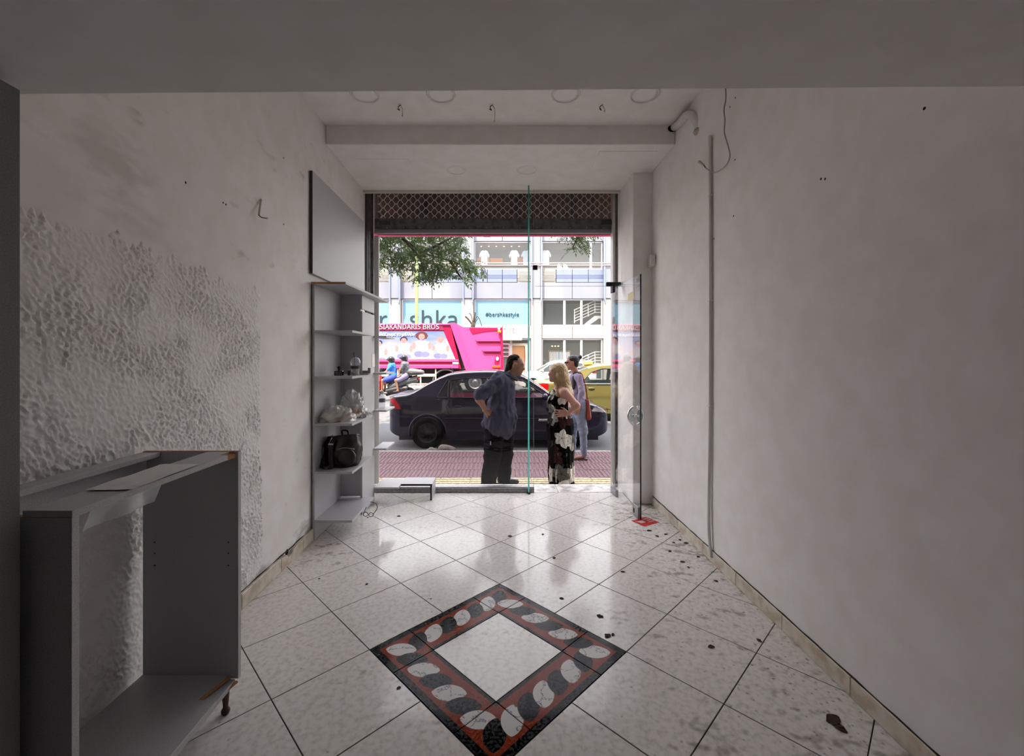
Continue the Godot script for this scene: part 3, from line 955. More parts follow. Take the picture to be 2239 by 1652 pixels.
func store_window(o: Node3D, x0: float, x1: float, y0: float, y1: float, panes: int, fr: Material, pane: Material, dark: Material) -> void:
	var w := part(o, "window", frame_mesh(x0, x1, y0, y1, FZ - 0.2, 0.09, 0.14), fr)
	var cuts := [0.0, 1.0]
	if panes == 2: cuts = [0.0, 0.82, 1.0]
	if panes == 3: cuts = [0.0, 0.37, 0.66, 1.0]
	for k in cuts.size() - 1:
		var a := lerpf(x0 + 0.08, x1 - 0.08, cuts[k])
		var b := lerpf(x0 + 0.08, x1 - 0.08, cuts[k + 1])
		part(w, "pane", MB.new().pane(a, b, y0 + 0.08, y1 - 0.08, FZ - 0.2), pane, true)
		if k > 0: part(w, "mullion", MB.new().cbox(Vector3(a - 0.09, y0 + 0.05, FZ - 0.26), Vector3(a + 0.09, y1 - 0.05, FZ - 0.13), 0.02), fr, true)
	part(w, "room_floor", MB.new().box(Vector3(x0 - 0.4, y0 - 0.1, FZ - 3.0), Vector3(x1 + 0.4, y0, FZ - 0.27)), dark, true)
	part(w, "room_ceiling", MB.new().box(Vector3(x0 - 0.4, y1, FZ - 3.0), Vector3(x1 + 0.4, y1 + 0.1, FZ - 0.27)), mats["white facade"], true)
	part(w, "room_back", MB.new().box(Vector3(x0 - 0.4, y0, FZ - 3.05), Vector3(x1 + 0.4, y1, FZ - 2.95)), mat("store back wall", Color(0.6, 0.59, 0.57), 0.9), true)


func letters(o: Node3D, text: String, high: float, p: Vector3, m: Material) -> void:
	var f := SystemFont.new()
	f.font_names = PackedStringArray(["Droid Sans"])
	var t := TextMesh.new()
	t.font = f
	t.text = text
	t.font_size = 64
	t.pixel_size = high / 64.0
	t.depth = 0.04
	t.horizontal_alignment = HORIZONTAL_ALIGNMENT_LEFT
	t.vertical_alignment = VERTICAL_ALIGNMENT_BOTTOM
	var q := MeshInstance3D.new()
	q.name = "lettering"
	q.mesh = t
	q.material_override = m
	o.add_child(q, true)
	q.position = p - o.position


func stairs(o: Node3D, y0: float) -> void:
	var metal := mat("stair white", Color(0.85, 0.84, 0.8), 0.5)
	var z := FZ - 0.75
	var x0 := fx(1258)
	var x1 := fx(1305)
	var x2 := fx(1350)
	var y1 := y0 + (fy(688) - fy(712))
	part(o, "stair_stringer", MB.new().prism([Vector2(x0 + 0.6, y0), Vector2(x0 + 1.0, y0), Vector2(x1 + 0.3, y1 - 0.2), Vector2(x2, y1 - 0.2), Vector2(x2, y1), Vector2(x1, y1)], z - 0.1, z), metal)
	for k in 5:
		var h := 0.22 * k
		part(o, "stair_rail", MB.new().tube([Vector3(x0, y0 + 0.35 + h, z + 0.1), Vector3(x1, y1 + 0.25 + h, z + 0.1), Vector3(x2, y1 + 0.25 + h, z + 0.1)], 0.03 if k < 4 else 0.045, 6), metal)
	for s in 4:
		var t := s / 3.0
		var x := lerpf(x0 + 0.05, x1, t)
		var y := lerpf(y0 + 0.25, y1 + 0.2, t)
		part(o, "stair_post", MB.new().tube([Vector3(x, y, z + 0.1), Vector3(x, y + 0.95, z + 0.1)], 0.035, 6), metal)


func shirt_shape(w: float, h: float) -> MB:
	return MB.new().prism([Vector2(-0.32 * w, 0), Vector2(0.32 * w, 0), Vector2(0.33 * w, 0.62 * h), Vector2(0.46 * w, 0.5 * h), Vector2(0.56 * w, 0.62 * h), Vector2(0.34 * w, 0.94 * h), Vector2(0.12 * w, h), Vector2(0, 0.95 * h), Vector2(-0.12 * w, h), Vector2(-0.34 * w, 0.94 * h), Vector2(-0.56 * w, 0.62 * h), Vector2(-0.46 * w, 0.5 * h), Vector2(-0.33 * w, 0.62 * h)], -0.09, 0.09)


func store_goods(_o: Node3D) -> void:
	var cloth := mat("pale shirt", Color(0.82, 0.84, 0.86), 0.9)
	var cols := [cloth, mat("cream shirt", Color(0.86, 0.84, 0.78), 0.9), mat("grey shirt", Color(0.62, 0.66, 0.7), 0.9), mat("printed shirt", Color(0.75, 0.78, 0.8), 0.9)]
	var k := 0
	var word := ["white shirt on display behind the upper store window, beside the pilaster", "cream shirt hanging behind the upper store window", "grey shirt hanging beside the cream shirt behind the upper store window", "patterned shirt on display in the upper window with the leafy twig before it"]
	for q in [[1058, 574, 1.1], [1125, 575, 1.15], [1152, 573, 1.05], [1196, 575, 1.15]]:
		single("display_shirt", word[k], "shirt", shirt_shape(0.72, q[2]), cols[k], Vector3(fx(q[0]), fy(q[1]), FZ - 0.8), "shirts in the upper store window")
		k += 1
	for x: float in [1226, 1239]:
		single("display_shoe", "white shoe standing at the upper store window sill", "shoe", MB.new().prism([Vector2(-0.2, 0), Vector2(0.2, 0), Vector2(0.16, 0.1), Vector2(0.02, 0.3), Vector2(-0.16, 0.34)], -0.08, 0.08), cloth, Vector3(fx(x), fy(584), FZ - 0.5), "shoes at the upper store window")
	var warm := mat("warm lamp", Color(1, 0.85, 0.6), 0.5)
	warm.emission_enabled = true
	warm.emission = Color(1, 0.8, 0.55)
	warm.emission_energy_multiplier = 1.2
	for i in 6:
		single("ceiling_spotlight", "small round ceiling spotlight in the upper store window", "lamp", MB.new().ball(Vector3.ZERO, Vector3(0.06, 0.03, 0.06), 10, 6), warm, Vector3(fx(1051 + i * 17), fy(528) - 0.12, FZ - 0.9), "ceiling spots in the upper store window")
	for i in 3:
		single("ceiling_spotlight", "small round ceiling spotlight over the clothes rail on the ground floor", "lamp", MB.new().ball(Vector3.ZERO, Vector3(0.07, 0.05, 0.07), 10, 6), warm, Vector3(fx(1213 + i * 7), fy(755), FZ - 1.6), "ground floor store spots")
	for i in 3:
		single("display_shelf", "orange lit display shelf inside the upper store window", "shelf", MB.new().cbox(Vector3(-0.5, -0.1, -0.2), Vector3(0.5, 0.25, 0.2), 0.02), mat("orange shelf", Color(0.85, 0.5, 0.25), 0.7), Vector3([fx(1054), fx(1085), fx(1143)][i], fy(556), FZ - 2.4), "orange shelves in the store")
	var t := thing("store_door", "tan store entrance door under the pink sign", "door", Vector3(fx(1132), WALK, FZ - 0.4))
	part(t, "door_leaf", MB.new().cbox(Vector3(fx(1118), WALK, FZ - 0.5), Vector3(fx(1148), fy(754), FZ - 0.4), 0.02), mat("tan door", Color(0.74, 0.52, 0.32), 0.6))
	part(t, "door_frame", frame_mesh(fx(1112), fx(1154), WALK, fy(750), FZ - 0.35, 0.18, 0.16), mat("beige frame", Color(0.8, 0.72, 0.64), 0.6))
	var rail := thing("clothes_rail", "wooden clothes rail of pale garments on the store's ground floor", "clothes rail", Vector3(fx(1228), WALK, FZ - 1.3))
	part(rail, "rail_frame", frame_mesh(fx(1202), fx(1254), WALK, fy(765), FZ - 1.3, 0.08, 0.08), mat("rail wood", Color(0.62, 0.44, 0.28), 0.7))
	for i in 14:
		part(rail, "garment", MB.new().cbox(Vector3(fx(1205) + i * 0.112, 0.4, FZ - 1.5), Vector3(fx(1205) + i * 0.112 + 0.085, fy(768), FZ - 1.1), 0.02), [cols[1], cloth, mat("sky garment", Color(0.62, 0.75, 0.85), 0.9), cols[0]][i % 4 if i > 5 else i % 2])


func furniture() -> void:
	var lam: Material = mats["grey laminate"]
	var dk: Material = mats["dark laminate"]
	var pale: Material = mats["pale laminate"]
	var chip: Material = mats["chipboard"]
	# tall cupboard beneath the mezzanine, only its front shows
	var o := thing("tall_cupboard", "tall dark grey cupboard standing under the mezzanine edge", "cupboard", Vector3(-1.34, 0, -0.2))
	part(o, "carcass", MB.new().cbox(Vector3(WL + 0.03, 0.06, -1.05), Vector3(-1.187, 2.1, 0.9), 0.002), dk)
	part(o, "plinth", MB.new().cbox(Vector3(WL + 0.05, 0.001, -1.03), Vector3(-1.21, 0.06, 0.88), 0.002), mats["black plastic"])
	for z in [[-1.05, -0.402], [-0.398, 0.248], [0.252, 0.9]]:
		var d := part(o, "door", MB.new().cbox(Vector3(-1.187, 0.06, z[0]), Vector3(-1.167, 2.098, z[1]), 0.0015), dk)
		if z[1] > -0.3: part(d, "knob", MB.new().ball(Vector3(-1.155, 1.05, z[0] + 0.05), Vector3(0.012, 0.012, 0.012), 10, 6), mats["steel"])
	# open carcass without back or top, on turned legs
	var x0 := -1.475
	var x1 := -1.081
	o = thing("open_cabinet", "gutted grey laminate cabinet without back on turned legs by the rough plaster", "cabinet", Vector3(-1.28, 0, -1.45))
	part(o, "side_panel", MB.new().cbox(Vector3(x0, 0.115, -1.108), Vector3(x1 - 0.002, 1.045, -1.09), 0.001), lam)
	part(o, "edge_band", MB.new().cbox(Vector3(x1 - 0.002, 0.115, -1.109), Vector3(x1, 1.045, -1.089), 0.0008), pale)
	part(o, "raw_edge", MB.new().box(Vector3(x0, 1.045, -1.108), Vector3(x1 - 0.001, 1.0465, -1.09)), chip)
	var far := part(o, "side_panel", MB.new().cbox(Vector3(x0, 0.128, -1.798), Vector3(x1 - 0.002, 1.062, -1.78), 0.001), lam)
	for z: float in [-1.45, -1.12]:
		for y: float in [0.595, 0.645, 0.69]:
			part(far, "pin_hole", MB.new().ball(Vector3(x0 + 0.05 + (z + 1.45) * 0.92, y, -1.779), Vector3(0.003, 0.003, 0.0012), 8, 4), mats["hole"])
	part(o, "edge_band", MB.new().cbox(Vector3(x1 - 0.002, 0.128, -1.799), Vector3(x1, 1.062, -1.779), 0.0008), pale)
	part(o, "raw_edge", MB.new().box(Vector3(x0, 1.062, -1.798), Vector3(x1 - 0.001, 1.0635, -1.78)), chip)
	# top rails: a flat one in front, an upright one behind
	var fr := MB.new()
	fr.xf = Transform3D(Basis(Vector3.RIGHT, Vector3(0, 0, -1), Vector3.UP), Vector3.ZERO)
	fr.prism([Vector2(-1.206, 1.09), Vector2(-1.082, 1.09), Vector2(-1.082, 1.71), Vector2(-1.116, 1.715), Vector2(-1.116, 1.779), Vector2(-1.206, 1.779)], 1.047, 1.063)
	part(o, "front_rail", fr, lam)
	part(o, "rail_edge_band", MB.new().cbox(Vector3(-1.083, 1.044, -1.712), Vector3(-1.081, 1.063, -1.09), 0.0008), pale)
	part(o, "chipped_corner", MB.new().box(Vector3(-1.117, 1.04, -1.778), Vector3(-1.09, 1.056, -1.716)), chip)
	part(o, "back_rail", MB.new().cbox(Vector3(x0, 0.975, -1.779), Vector3(x0 + 0.018, 1.06, -1.109), 0.001), lam)
	part(o, "back_rail_top", MB.new().cbox(Vector3(x0, 1.043, -1.779), Vector3(x0 + 0.075, 1.061, -1.109), 0.001), lam)
	# bottom board with a broken front corner
	var bb := MB.new()
	bb.xf = fr.xf
	bb.prism([Vector2(x0, 1.1), Vector2(x1 - 0.002, 1.1), Vector2(x1 - 0.002, 1.645), Vector2(-1.16, 1.65), Vector2(-1.118, 1.779), Vector2(x0, 1.779)], 0.128, 0.145)
	part(o, "bottom_board", bb, lam)
	for s in [[0.0, 0.0], [0.034, -0.02]]:
		part(o, "chipped_edge", MB.new().tube([Vector3(-1.157 + s[0], 0.136 + s[1], -1.652), Vector3(-1.114 + s[0] * 0.8, 0.136 + s[1], -1.779)], 0.0075, 4), chip)
	part(o, "lower_board", MB.new().cbox(Vector3(x0, 0.108, -1.78), Vector3(x1 - 0.012, 0.1275, -1.1), 0.001), lam)
	part(o, "front_edge_band", MB.new().cbox(Vector3(x1 - 0.004, 0.121, -1.645), Vector3(x1, 0.146, -1.1), 0.001), pale)
	for p in [[-1.122, -1.762], [-1.44, -1.762], [-1.122, -1.13], [-1.44, -1.13]]:
		var lg := MB.new().smooth()
		lg.xf.origin = Vector3(p[0], 0, p[1])
		lg.lathe([Vector2(0, 0), Vector2(0.013, 0.001), Vector2(0.0165, 0.008), Vector2(0.0165, 0.016), Vector2(0.011, 0.024), Vector2(0.0095, 0.03), Vector2(0.013, 0.07), Vector2(0.0155, 0.108)], 14)
		part(o, "leg", lg, mat("turned wood", Color(0.3, 0.22, 0.16), 0.5))
	# sheet of paper on the front rail and a strip of clear tape under it
	var pp := crumple(Vector2(0.135, 0.3), 8, 0.008, 3)
	var sh := single("paper_sheet", "white paper sheet lying on the gutted cabinet's top rail", "paper", pp, mats["paper"], Vector3(-1.142, 1.0635, -1.4))
	sh.rotation.y = 0.06
	var tape := glass("clear tape", Color(0.8, 0.82, 0.84, 0.5))
	tape.roughness = 0.22
	single("packing_tape", "strip of clear packing tape hanging under the cabinet's top rail", "tape", MB.new().smooth().sheet(16, 4, func(u: float, v: float) -> Vector3: return Vector3(-0.006 * sin(u * 9.0) * (1.0 - v) - 0.02 * (1.0 - v), -0.055 * (1.0 - v), -u * 0.24)), tape, Vector3(-1.083, 1.045, -1.14))
	shelves()


func shelves() -> void:
	var lam: Material = mats["grey laminate"]
	var pale: Material = mats["pale laminate"]
	var o := thing("shelf_unit", "tall grey wall shelf unit with open shelves beside the shop window", "shelf unit", Vector3(-1.35, 0, -3.9))
	var bx := WL + 0.014
	part(o, "back_panel", MB.new().cbox(Vector3(bx, 0.002, -4.62), Vector3(bx + 0.018, 2.05, -3.43), 0.001), lam)
	part(o, "divider", MB.new().cbox(Vector3(bx + 0.018, 0.18, -3.998), Vector3(-1.292, 2.03, -3.98), 0.001), lam)
	part(o, "column_front", MB.new().cbox(Vector3(-1.292, 0.012, -4.36), Vector3(-1.274, 1.88, -3.976), 0.001), pale)
	part(o, "column_top", MB.new().cbox(Vector3(-1.294, 1.9, -4.36), Vector3(-1.276, 2.03, -3.976), 0.001), pale)
	part(o, "foot_strip", MB.new().cbox(Vector3(-1.31, 0.001, -4.36), Vector3(-1.294, 0.16, -4.34), 0.001), lam)
	var ys := [0.162, 0.547, 0.929, 1.303, 1.67]
	for y: float in ys:
		var b := part(o, "shelf", MB.new().cbox(Vector3(bx + 0.018, y - 0.018, -3.975 if y > 0.3 else -4.01), Vector3(-1.18, y, -3.43), 0.001), lam)
		part(b, "edge_band", MB.new().cbox(Vector3(-1.1805, y - 0.0185, -3.975 if y > 0.3 else -4.01), Vector3(-1.1788, y + 0.0003, -3.43), 0.0005), pale, true)
		if y > 0.3:
			part(o, "window_shelf", MB.new().cbox(Vector3(-1.272, y - 0.018, -4.66), Vector3(-1.143, y, -4.32), 0.001), pale)
	var tb := MB.new()
	tb.xf = Transform3D(Basis(Vector3.RIGHT, Vector3(0, 0, -1), Vector3.UP), Vector3.ZERO)
	tb.prism([Vector2(bx, 3.41), Vector2(-1.225, 3.41), Vector2(-1.185, 4.55), Vector2(bx, 4.55)], 2.032, 2.05)
	part(o, "top_board", tb, lam)
	part(o, "raw_edge", MB.new().box(Vector3(bx, 2.0335, -3.41), Vector3(-1.226, 2.0495, -3.4085)), mats["chipboard"])
	part(o, "handle_plate", MB.new().cbox(Vector3(-1.274, 1.36, -4.36), Vector3(-1.271, 1.49, -4.27), 0.001), mat("satin plate", Color(0.85, 0.84, 0.82), 0.25, 0.6))
	for q in [[-4.3, 1.12], [-4.32, 0.49], [-4.1, 0.88]]:
		part(o, "screw_hole", MB.new().ball(Vector3(-1.2735, q[1], q[0]), Vector3(0.001, 0.005, 0.005), 8, 4), mats["hole"])
	# board screwed to the wall above the shelves
	var w := thing("wall_board", "big plain grey board fixed to the wall above the shelf unit", "board", Vector3(-1.5, 2.12, -4.05))
	part(w, "panel", MB.new().cbox(Vector3(WL + 0.004, 2.115, -4.68), Vector3(-1.482, 2.925, -3.405), 0.0015), pale)
	part(w, "dark_edge", MB.new().cbox(Vector3(WL + 0.004, 2.115, -3.405), Vector3(-1.4825, 2.925, -3.4025), 0.001), mat("edge dark grey", Color(0.2, 0.2, 0.22), 0.6))
	for q in [[712, 441], [730, 461], [715, 590]]:
		part(w, "screw", MB.new().ball(on_wall(q[0], q[1], -1.481), Vector3(0.0015, 0.006, 0.006), 8, 4), mats["white plastic"])
	# low bench left of the doorway, in front of the glass
	var b := thing("low_bench", "low grey laminate bench standing against the shop window", "bench", Vector3(-1.0, 0, -4.5))
	part(b, "top_board", MB.new().cbox(Vector3(-1.02, 0.148, -4.655), Vector3(-0.7, 0.166, -4.41), 0.001), pale)
	part(b, "lower_board", MB.new().cbox(Vector3(-1.27, 0.138, -4.655), Vector3(-1.025, 0.155, -4.33), 0.001), pale)
	part(b, "end_panel", MB.new().cbox(Vector3(-0.72, 0.001, -4.655), Vector3(-0.702, 0.148, -4.41), 0.001), lam)
	part(b, "front_edge", MB.new().cbox(Vector3(-1.02, 0.146, -4.4095), Vector3(-0.7, 0.165, -4.4075), 0.0008), mats["edge dark grey"])
	part(b, "end_edge", MB.new().cbox(Vector3(-0.721, 0.001, -4.4095), Vector3(-0.703, 0.146, -4.4075), 0.0008), mats["edge dark grey"])
	shelf_goods()


func shelf_goods() -> void:
	# iced drink cup with domed lid
	var y := 1.303
	var p := Vector3(at(777, 827, 3.72).x, y, -3.72)
	var o := thing("drink_cup", "clear plastic drink cup with domed lid and straw on the shelf", "cup", p)
	var clear := glass("clear plastic", Color(0.85, 0.87, 0.9, 0.28))
	clear.roughness = 0.15
	part(o, "cup", MB.new().smooth().lathe([Vector2(0, 0.001), Vector2(0.029, 0.001), Vector2(0.03, 0.004), Vector2(0.041, 0.105), Vector2(0.043, 0.108)], 24), clear, true)
	part(o, "dregs", MB.new().smooth().lathe([Vector2(0, 0.004), Vector2(0.028, 0.004), Vector2(0.031, 0.03), Vector2(0, 0.03)], 24), mat("milky dregs", Color(0.75, 0.7, 0.66), 0.5), true)
	part(o, "printed_sleeve", MB.new().smooth().lathe([Vector2(0.0375, 0.055), Vector2(0.0402, 0.08)], 24), mat("dark print", Color(0.3, 0.22, 0.24), 0.5), true)
	var dome := [Vector2(0.0445, 0.106), Vector2(0.0445, 0.113)]
	for i in 7: dome.append(Vector2(0.042 * cos(i / 6.0 * 1.3), 0.113 + 0.042 * sin(i / 6.0 * 1.3)))
	part(o, "lid", MB.new().smooth().lathe(dome, 24), clear, true)
	part(o, "straw", MB.new().smooth().tube([Vector3(0, 0.02, 0), Vector3(-0.012, 0.195, 0.005)], 0.003, 8), mats["black plastic"], true)
	# dark glass jar with pump and small dark lighter
	p = Vector3(at(741, 827, 3.62).x, y, -3.62)
	o = thing("glass_ashtray", "dark faceted glass ashtray with black knob on the shelf", "ashtray", p)
	var dg := glow_free_glass("dark glass", Color(0.05, 0.05, 0.06))
	var fac := MB.new()
	for i in 9:
		var a := TAU * i / 9
		fac.cbox(Vector3(-0.011, 0.0, -0.005), Vector3(0.011, 0.038, 0.005), 0.003)
		fac.xf = Transform3D(Basis(Vector3.UP, a), Vector3(cos(a) * 0.0, 0, 0)) * Transform3D(Basis(), Vector3(0, 0, 0.032))
	part(o, "rim", fac, dg, true)
	part(o, "bowl", MB.new().smooth().lathe([Vector2(0, 0.001), Vector2(0.03, 0.001), Vector2(0.034, 0.03), Vector2(0.03, 0.03), Vector2(0.027, 0.01), Vector2(0, 0.008)], 18), dg, true)
	part(o, "knob", MB.new().smooth().lathe([Vector2(0.008, 0.008), Vector2(0.008, 0.055), Vector2(0.013, 0.06), Vector2(0.013, 0.075), Vector2(0, 0.078)], 12), mats["black plastic"], true)
	o = thing("small_carton", "small open grey carton lying beside the drink cup", "box", Vector3(at(799, 825, 3.8).x, y, -3.8))
	part(o, "tray", MB.new().cbox(Vector3(-0.035, 0.0, -0.03), Vector3(0.035, 0.012, 0.03), 0.002), mat("carton", Color(0.6, 0.58, 0.57), 0.8), true)
	part(o, "flap", MB.new().cbox(Vector3(0.012, 0.011, -0.03), Vector3(0.036, 0.06, -0.027), 0.001), mats["carton"], true)
	part(o, "flap", MB.new().cbox(Vector3(-0.035, 0.011, -0.03), Vector3(0.012, 0.036, -0.027), 0.001), mats["carton"], true)
	o = thing("lighter", "dark blue lighter between the ashtray and the cup", "lighter", Vector3(at(763, 826, 3.66).x, y, -3.66))
	part(o, "body", MB.new().cbox(Vector3(-0.012, 0, -0.006), Vector3(0.012, 0.04, 0.006), 0.004), mat("navy plastic", Color(0.07, 0.08, 0.2), 0.3), true)
	part(o, "cap", MB.new().cbox(Vector3(-0.01, 0.04, -0.005), Vector3(0.008, 0.05, 0.005), 0.002), mats["steel"], true)
	# plastic bags and bread on the next shelf
	y = 0.929
	var film := mat("plastic film", Color(0.88, 0.87, 0.84), 0.25)
	film.backlight_enabled = true
	film.backlight = Color(0.5, 0.5, 0.48)
	bag_heap("carrier_bag", "crumpled white plastic carrier bag with brown paper on the shelf", Vector3(at(735, 925, 3.62).x, y, -3.62), Vector3(0.14, 0.1, 0.12), film, 5)
	var film2 := glass("clear film", Color(0.86, 0.86, 0.86, 0.35))
	film2.roughness = 0.2
	bag_heap("clear_bag", "clear plastic bag standing up behind the white carrier bag", Vector3(at(772, 915, 3.8).x, y, -3.8), Vector3(0.1, 0.19, 0.09), film2, 9)
	o = thing("bread_roll", "brown bread roll in the clear plastic bag", "bread", Vector3(at(775, 912, 3.76).x, y, -3.76))
	part(o, "crust", MB.new().smooth().ball(Vector3(0, 0.048, 0), Vector3(0.045, 0.045, 0.035), 14, 8), mat("crust", Color(0.62, 0.38, 0.18), 0.7), true)
	part(o, "wrapper", MB.new().smooth().ball(Vector3(0.0, 0.022, 0.012), Vector3(0.055, 0.021, 0.045), 14, 8), mats["paper"], true)
	var wr := crumple(Vector2(0.16, 0.16), 12, 0.05, 17)
	single("foil_wrapper", "shiny crumpled wrapper at the shelf edge beside the bags", "wrapper", wr, mat("foil", Color(0.8, 0.78, 0.76), 0.25, 0.5), Vector3(at(792, 920, 3.82).x - 0.02, y + 0.001, -3.84))
	var kp := crumple(Vector2(0.12, 0.09), 8, 0.014, 21)
	single("paper_bag", "flattened orange-brown paper bag under the carrier bag", "paper bag", kp, mat("kraft", Color(0.75, 0.5, 0.22), 0.8), Vector3(at(732, 926, 3.54).x, y + 0.001, -3.54))
	backpack(Vector3(at(752, 1030, 3.66).x, 0.547, -3.66))
	# water bottle on the shelf by the glass
	o = thing("water_bottle", "small clear water bottle on the window shelf", "bottle", Vector3(at(829, 898, 4.5).x + 0.06, 0.929, -4.5))
	o.position.x = -1.235
	part(o, "bottle", MB.new().smooth().lathe([Vector2(0, 0.001), Vector2(0.03, 0.001), Vector2(0.032, 0.01), Vector2(0.029, 0.05), Vector2(0.032, 0.06), Vector2(0.032, 0.11), Vector2(0.015, 0.15), Vector2(0.013, 0.165)], 20), clear, true)
	part(o, "label_band", MB.new().smooth().lathe([Vector2(0.0328, 0.062), Vector2(0.0328, 0.1)], 20), mat("label grey", Color(0.4, 0.4, 0.45), 0.5), true)
	part(o, "cap", MB.new().smooth().lathe([Vector2(0, 0.163), Vector2(0.015, 0.163), Vector2(0.015, 0.178), Vector2(0, 0.179)], 14), mats["white plastic"], true)
	# spectacles caught under the lowest shelf
	o = thing("spectacles", "black spectacles dangling from the edge of the lowest shelf", "glasses", Vector3(-1.165, 0.12, -3.8))
	for s: float in [-0.5, 0.5]:
		var ring := []
		for i in 15: ring.append(Vector3(s * 0.05 + 0.02 * cos(TAU * i / 14), -0.045 + 0.018 * sin(TAU * i / 14), 0.01 * s))
		part(o, "rim", MB.new().smooth().tube(ring, 0.0028, 6, false), mats["black plastic"], true)
	part(o, "temple_arm", MB.new().smooth().tube(smoothed([Vector3(0.045, -0.04, 0), Vector3(0.07, 0.0, -0.03), Vector3(0.05, 0.035, -0.05), Vector3(0.0, 0.045, -0.06)]), 0.0028, 6), mats["black plastic"], true)
	part(o, "temple_arm", MB.new().smooth().tube(smoothed([Vector3(-0.045, -0.04, 0), Vector3(-0.03, 0.0, -0.03), Vector3(-0.02, 0.042, -0.04)]), 0.0028, 6), mats["black plastic"], true)


func bag_heap(called: String, label: String, p: Vector3, r: Vector3, m: Material, s: int) -> void:
	var nz := noise(1.0, 3, s)
	nz.fractal_type = FastNoiseLite.FRACTAL_RIDGED
	var n2 := noise(1.0, 2, s + 1)
	var o := thing(called, label, "plastic bag", p)
	part(o, "bag", MB.new().smooth().sheet(36, 16, func(u: float, v: float) -> Vector3:
		var a := u * TAU
		var e := v * PI * 0.5
		var d := Vector3(cos(e) * cos(a), sin(e), -cos(e) * sin(a))
		var k := 1.0 + 0.34 * nz.get_noise_3dv(d * 1.7) + 0.25 * n2.get_noise_3dv(d * 1.1)
		if u > 0.999: k = 1.0 + 0.34 * nz.get_noise_3dv(Vector3(cos(e), sin(e), 0) * 1.7) + 0.25 * n2.get_noise_3dv(Vector3(cos(e), sin(e), 0) * 1.1)
		return d * k * r), m, true)
	for k in 2:   # handles left standing
		var a := 0.5 + 1.3 * k
		var q := []
		for i in 9:
			var t := i / 8.0
			q.append(Vector3(r.x * (0.25 + 0.3 * k) * cos(a) + 0.05 * (t - 0.5), r.y * (0.85 + 0.35 * sin(t * PI)), r.z * 0.3 * sin(a) + 0.02 * sin(t * 5.0)))
		part(o, "handle", MB.new().smooth().tube(q, 0.006, 6), m, true)


func backpack(p: Vector3) -> void:
	var o := thing("leather_backpack", "black leather backpack slumped open on the shelf", "backpack", p)
	var lea := bump(tri_mat("black leather", Color(0.14, 0.135, 0.13), 0.38, ramp_tex("leather", 256, noise(0.06, 4, 131), [[0.2, grey(0.7)], [0.8, grey(1.0)]]), 5.0, false), texs["leather"], 0.1)
	var nz := noise(1.0, 3, 133)
	# sack: round body, slumped, with a gaping mouth
	part(o, "sack", MB.new().smooth().sheet(40, 18, func(u: float, v: float) -> Vector3:
		var a := u * TAU
		var w := 0.125 + 0.03 * sin(v * PI) - 0.02 * v
		var fold := 1.0 + 0.09 * nz.get_noise_3d(cos(a) * 1.5, v * 3.0, sin(a) * 1.5) + 0.03 * sin(v * 16.0) * (1.0 - v)
		return Vector3(cos(a) * w * fold + 0.015 * v, v * (0.24 + 0.02 * cos(a + 1.0)) + 0.002, -sin(a) * w * 0.8 * fold)), lea, true)
	part(o, "base", MB.new().smooth().lathe([Vector2(0, 0.001), Vector2(0.115, 0.001), Vector2(0.125, 0.012), Vector2(0, 0.014)], 24), lea, true)
	part(o, "lining", MB.new().smooth().ball(Vector3(0.015, 0.19, 0), Vector3(0.1, 0.03, 0.08), 20, 8), mat("satin lining", Color(0.09, 0.09, 0.1), 0.22), true)
	var rim := []
	for i in 25:
		var a := TAU * i / 24
		rim.append(Vector3(cos(a) * 0.108 + 0.015, 0.243 + 0.02 * cos(a + 1.0), -sin(a) * 0.085))
	part(o, "mouth_rim", MB.new().smooth().tube(rim, 0.007, 8, false), lea, true)
	part(o, "front_pocket", MB.new().smooth().ball(Vector3(0.05, 0.085, 0.095), Vector3(0.085, 0.075, 0.035), 18, 10), lea, true)
	part(o, "pocket_zip", MB.new().smooth().tube(smoothed([Vector3(-0.02, 0.15, 0.112), Vector3(0.05, 0.166, 0.118), Vector3(0.12, 0.15, 0.09)]), 0.004, 6), mats["steel"], true)
	part(o, "side_flap", MB.new().smooth().sheet(10, 10, func(u: float, v: float) -> Vector3: return Vector3(-0.1 - 0.045 * sin(v * PI) - 0.012 * sin(u * 8.0), 0.01 + v * 0.24, 0.1 - u * 0.15)), lea, true)
	var strap := MB.new()
	var path := smoothed([Vector3(-0.03, 0.25, 0.05), Vector3(-0.06, 0.2, 0.115), Vector3(-0.065, 0.08, 0.125), Vector3(-0.05, 0.012, 0.15), Vector3(-0.1, 0.006, 0.165), Vector3(-0.14, 0.03, 0.13), Vector3(-0.13, 0.08, 0.1)], 5)
	for i in path.size() - 1:
		var w := Vector3(0.02, 0, 0.004)
		strap.quad(path[i] - w, path[i] + w, path[i + 1] + w, path[i + 1] - w)
	part(o, "shoulder_strap", strap, lea, true)
	part(o, "grab_handle", MB.new().smooth().tube(smoothed([Vector3(-0.03, 0.245, -0.05), Vector3(-0.02, 0.285, -0.02), Vector3(0.03, 0.285, 0.0), Vector3(0.05, 0.25, 0.02)]), 0.008, 8), lea, true)
	part(o, "buckle", MB.new().cbox(Vector3(-0.085, 0.19, 0.112), Vector3(-0.045, 0.205, 0.126), 0.003), mats["steel"], true)


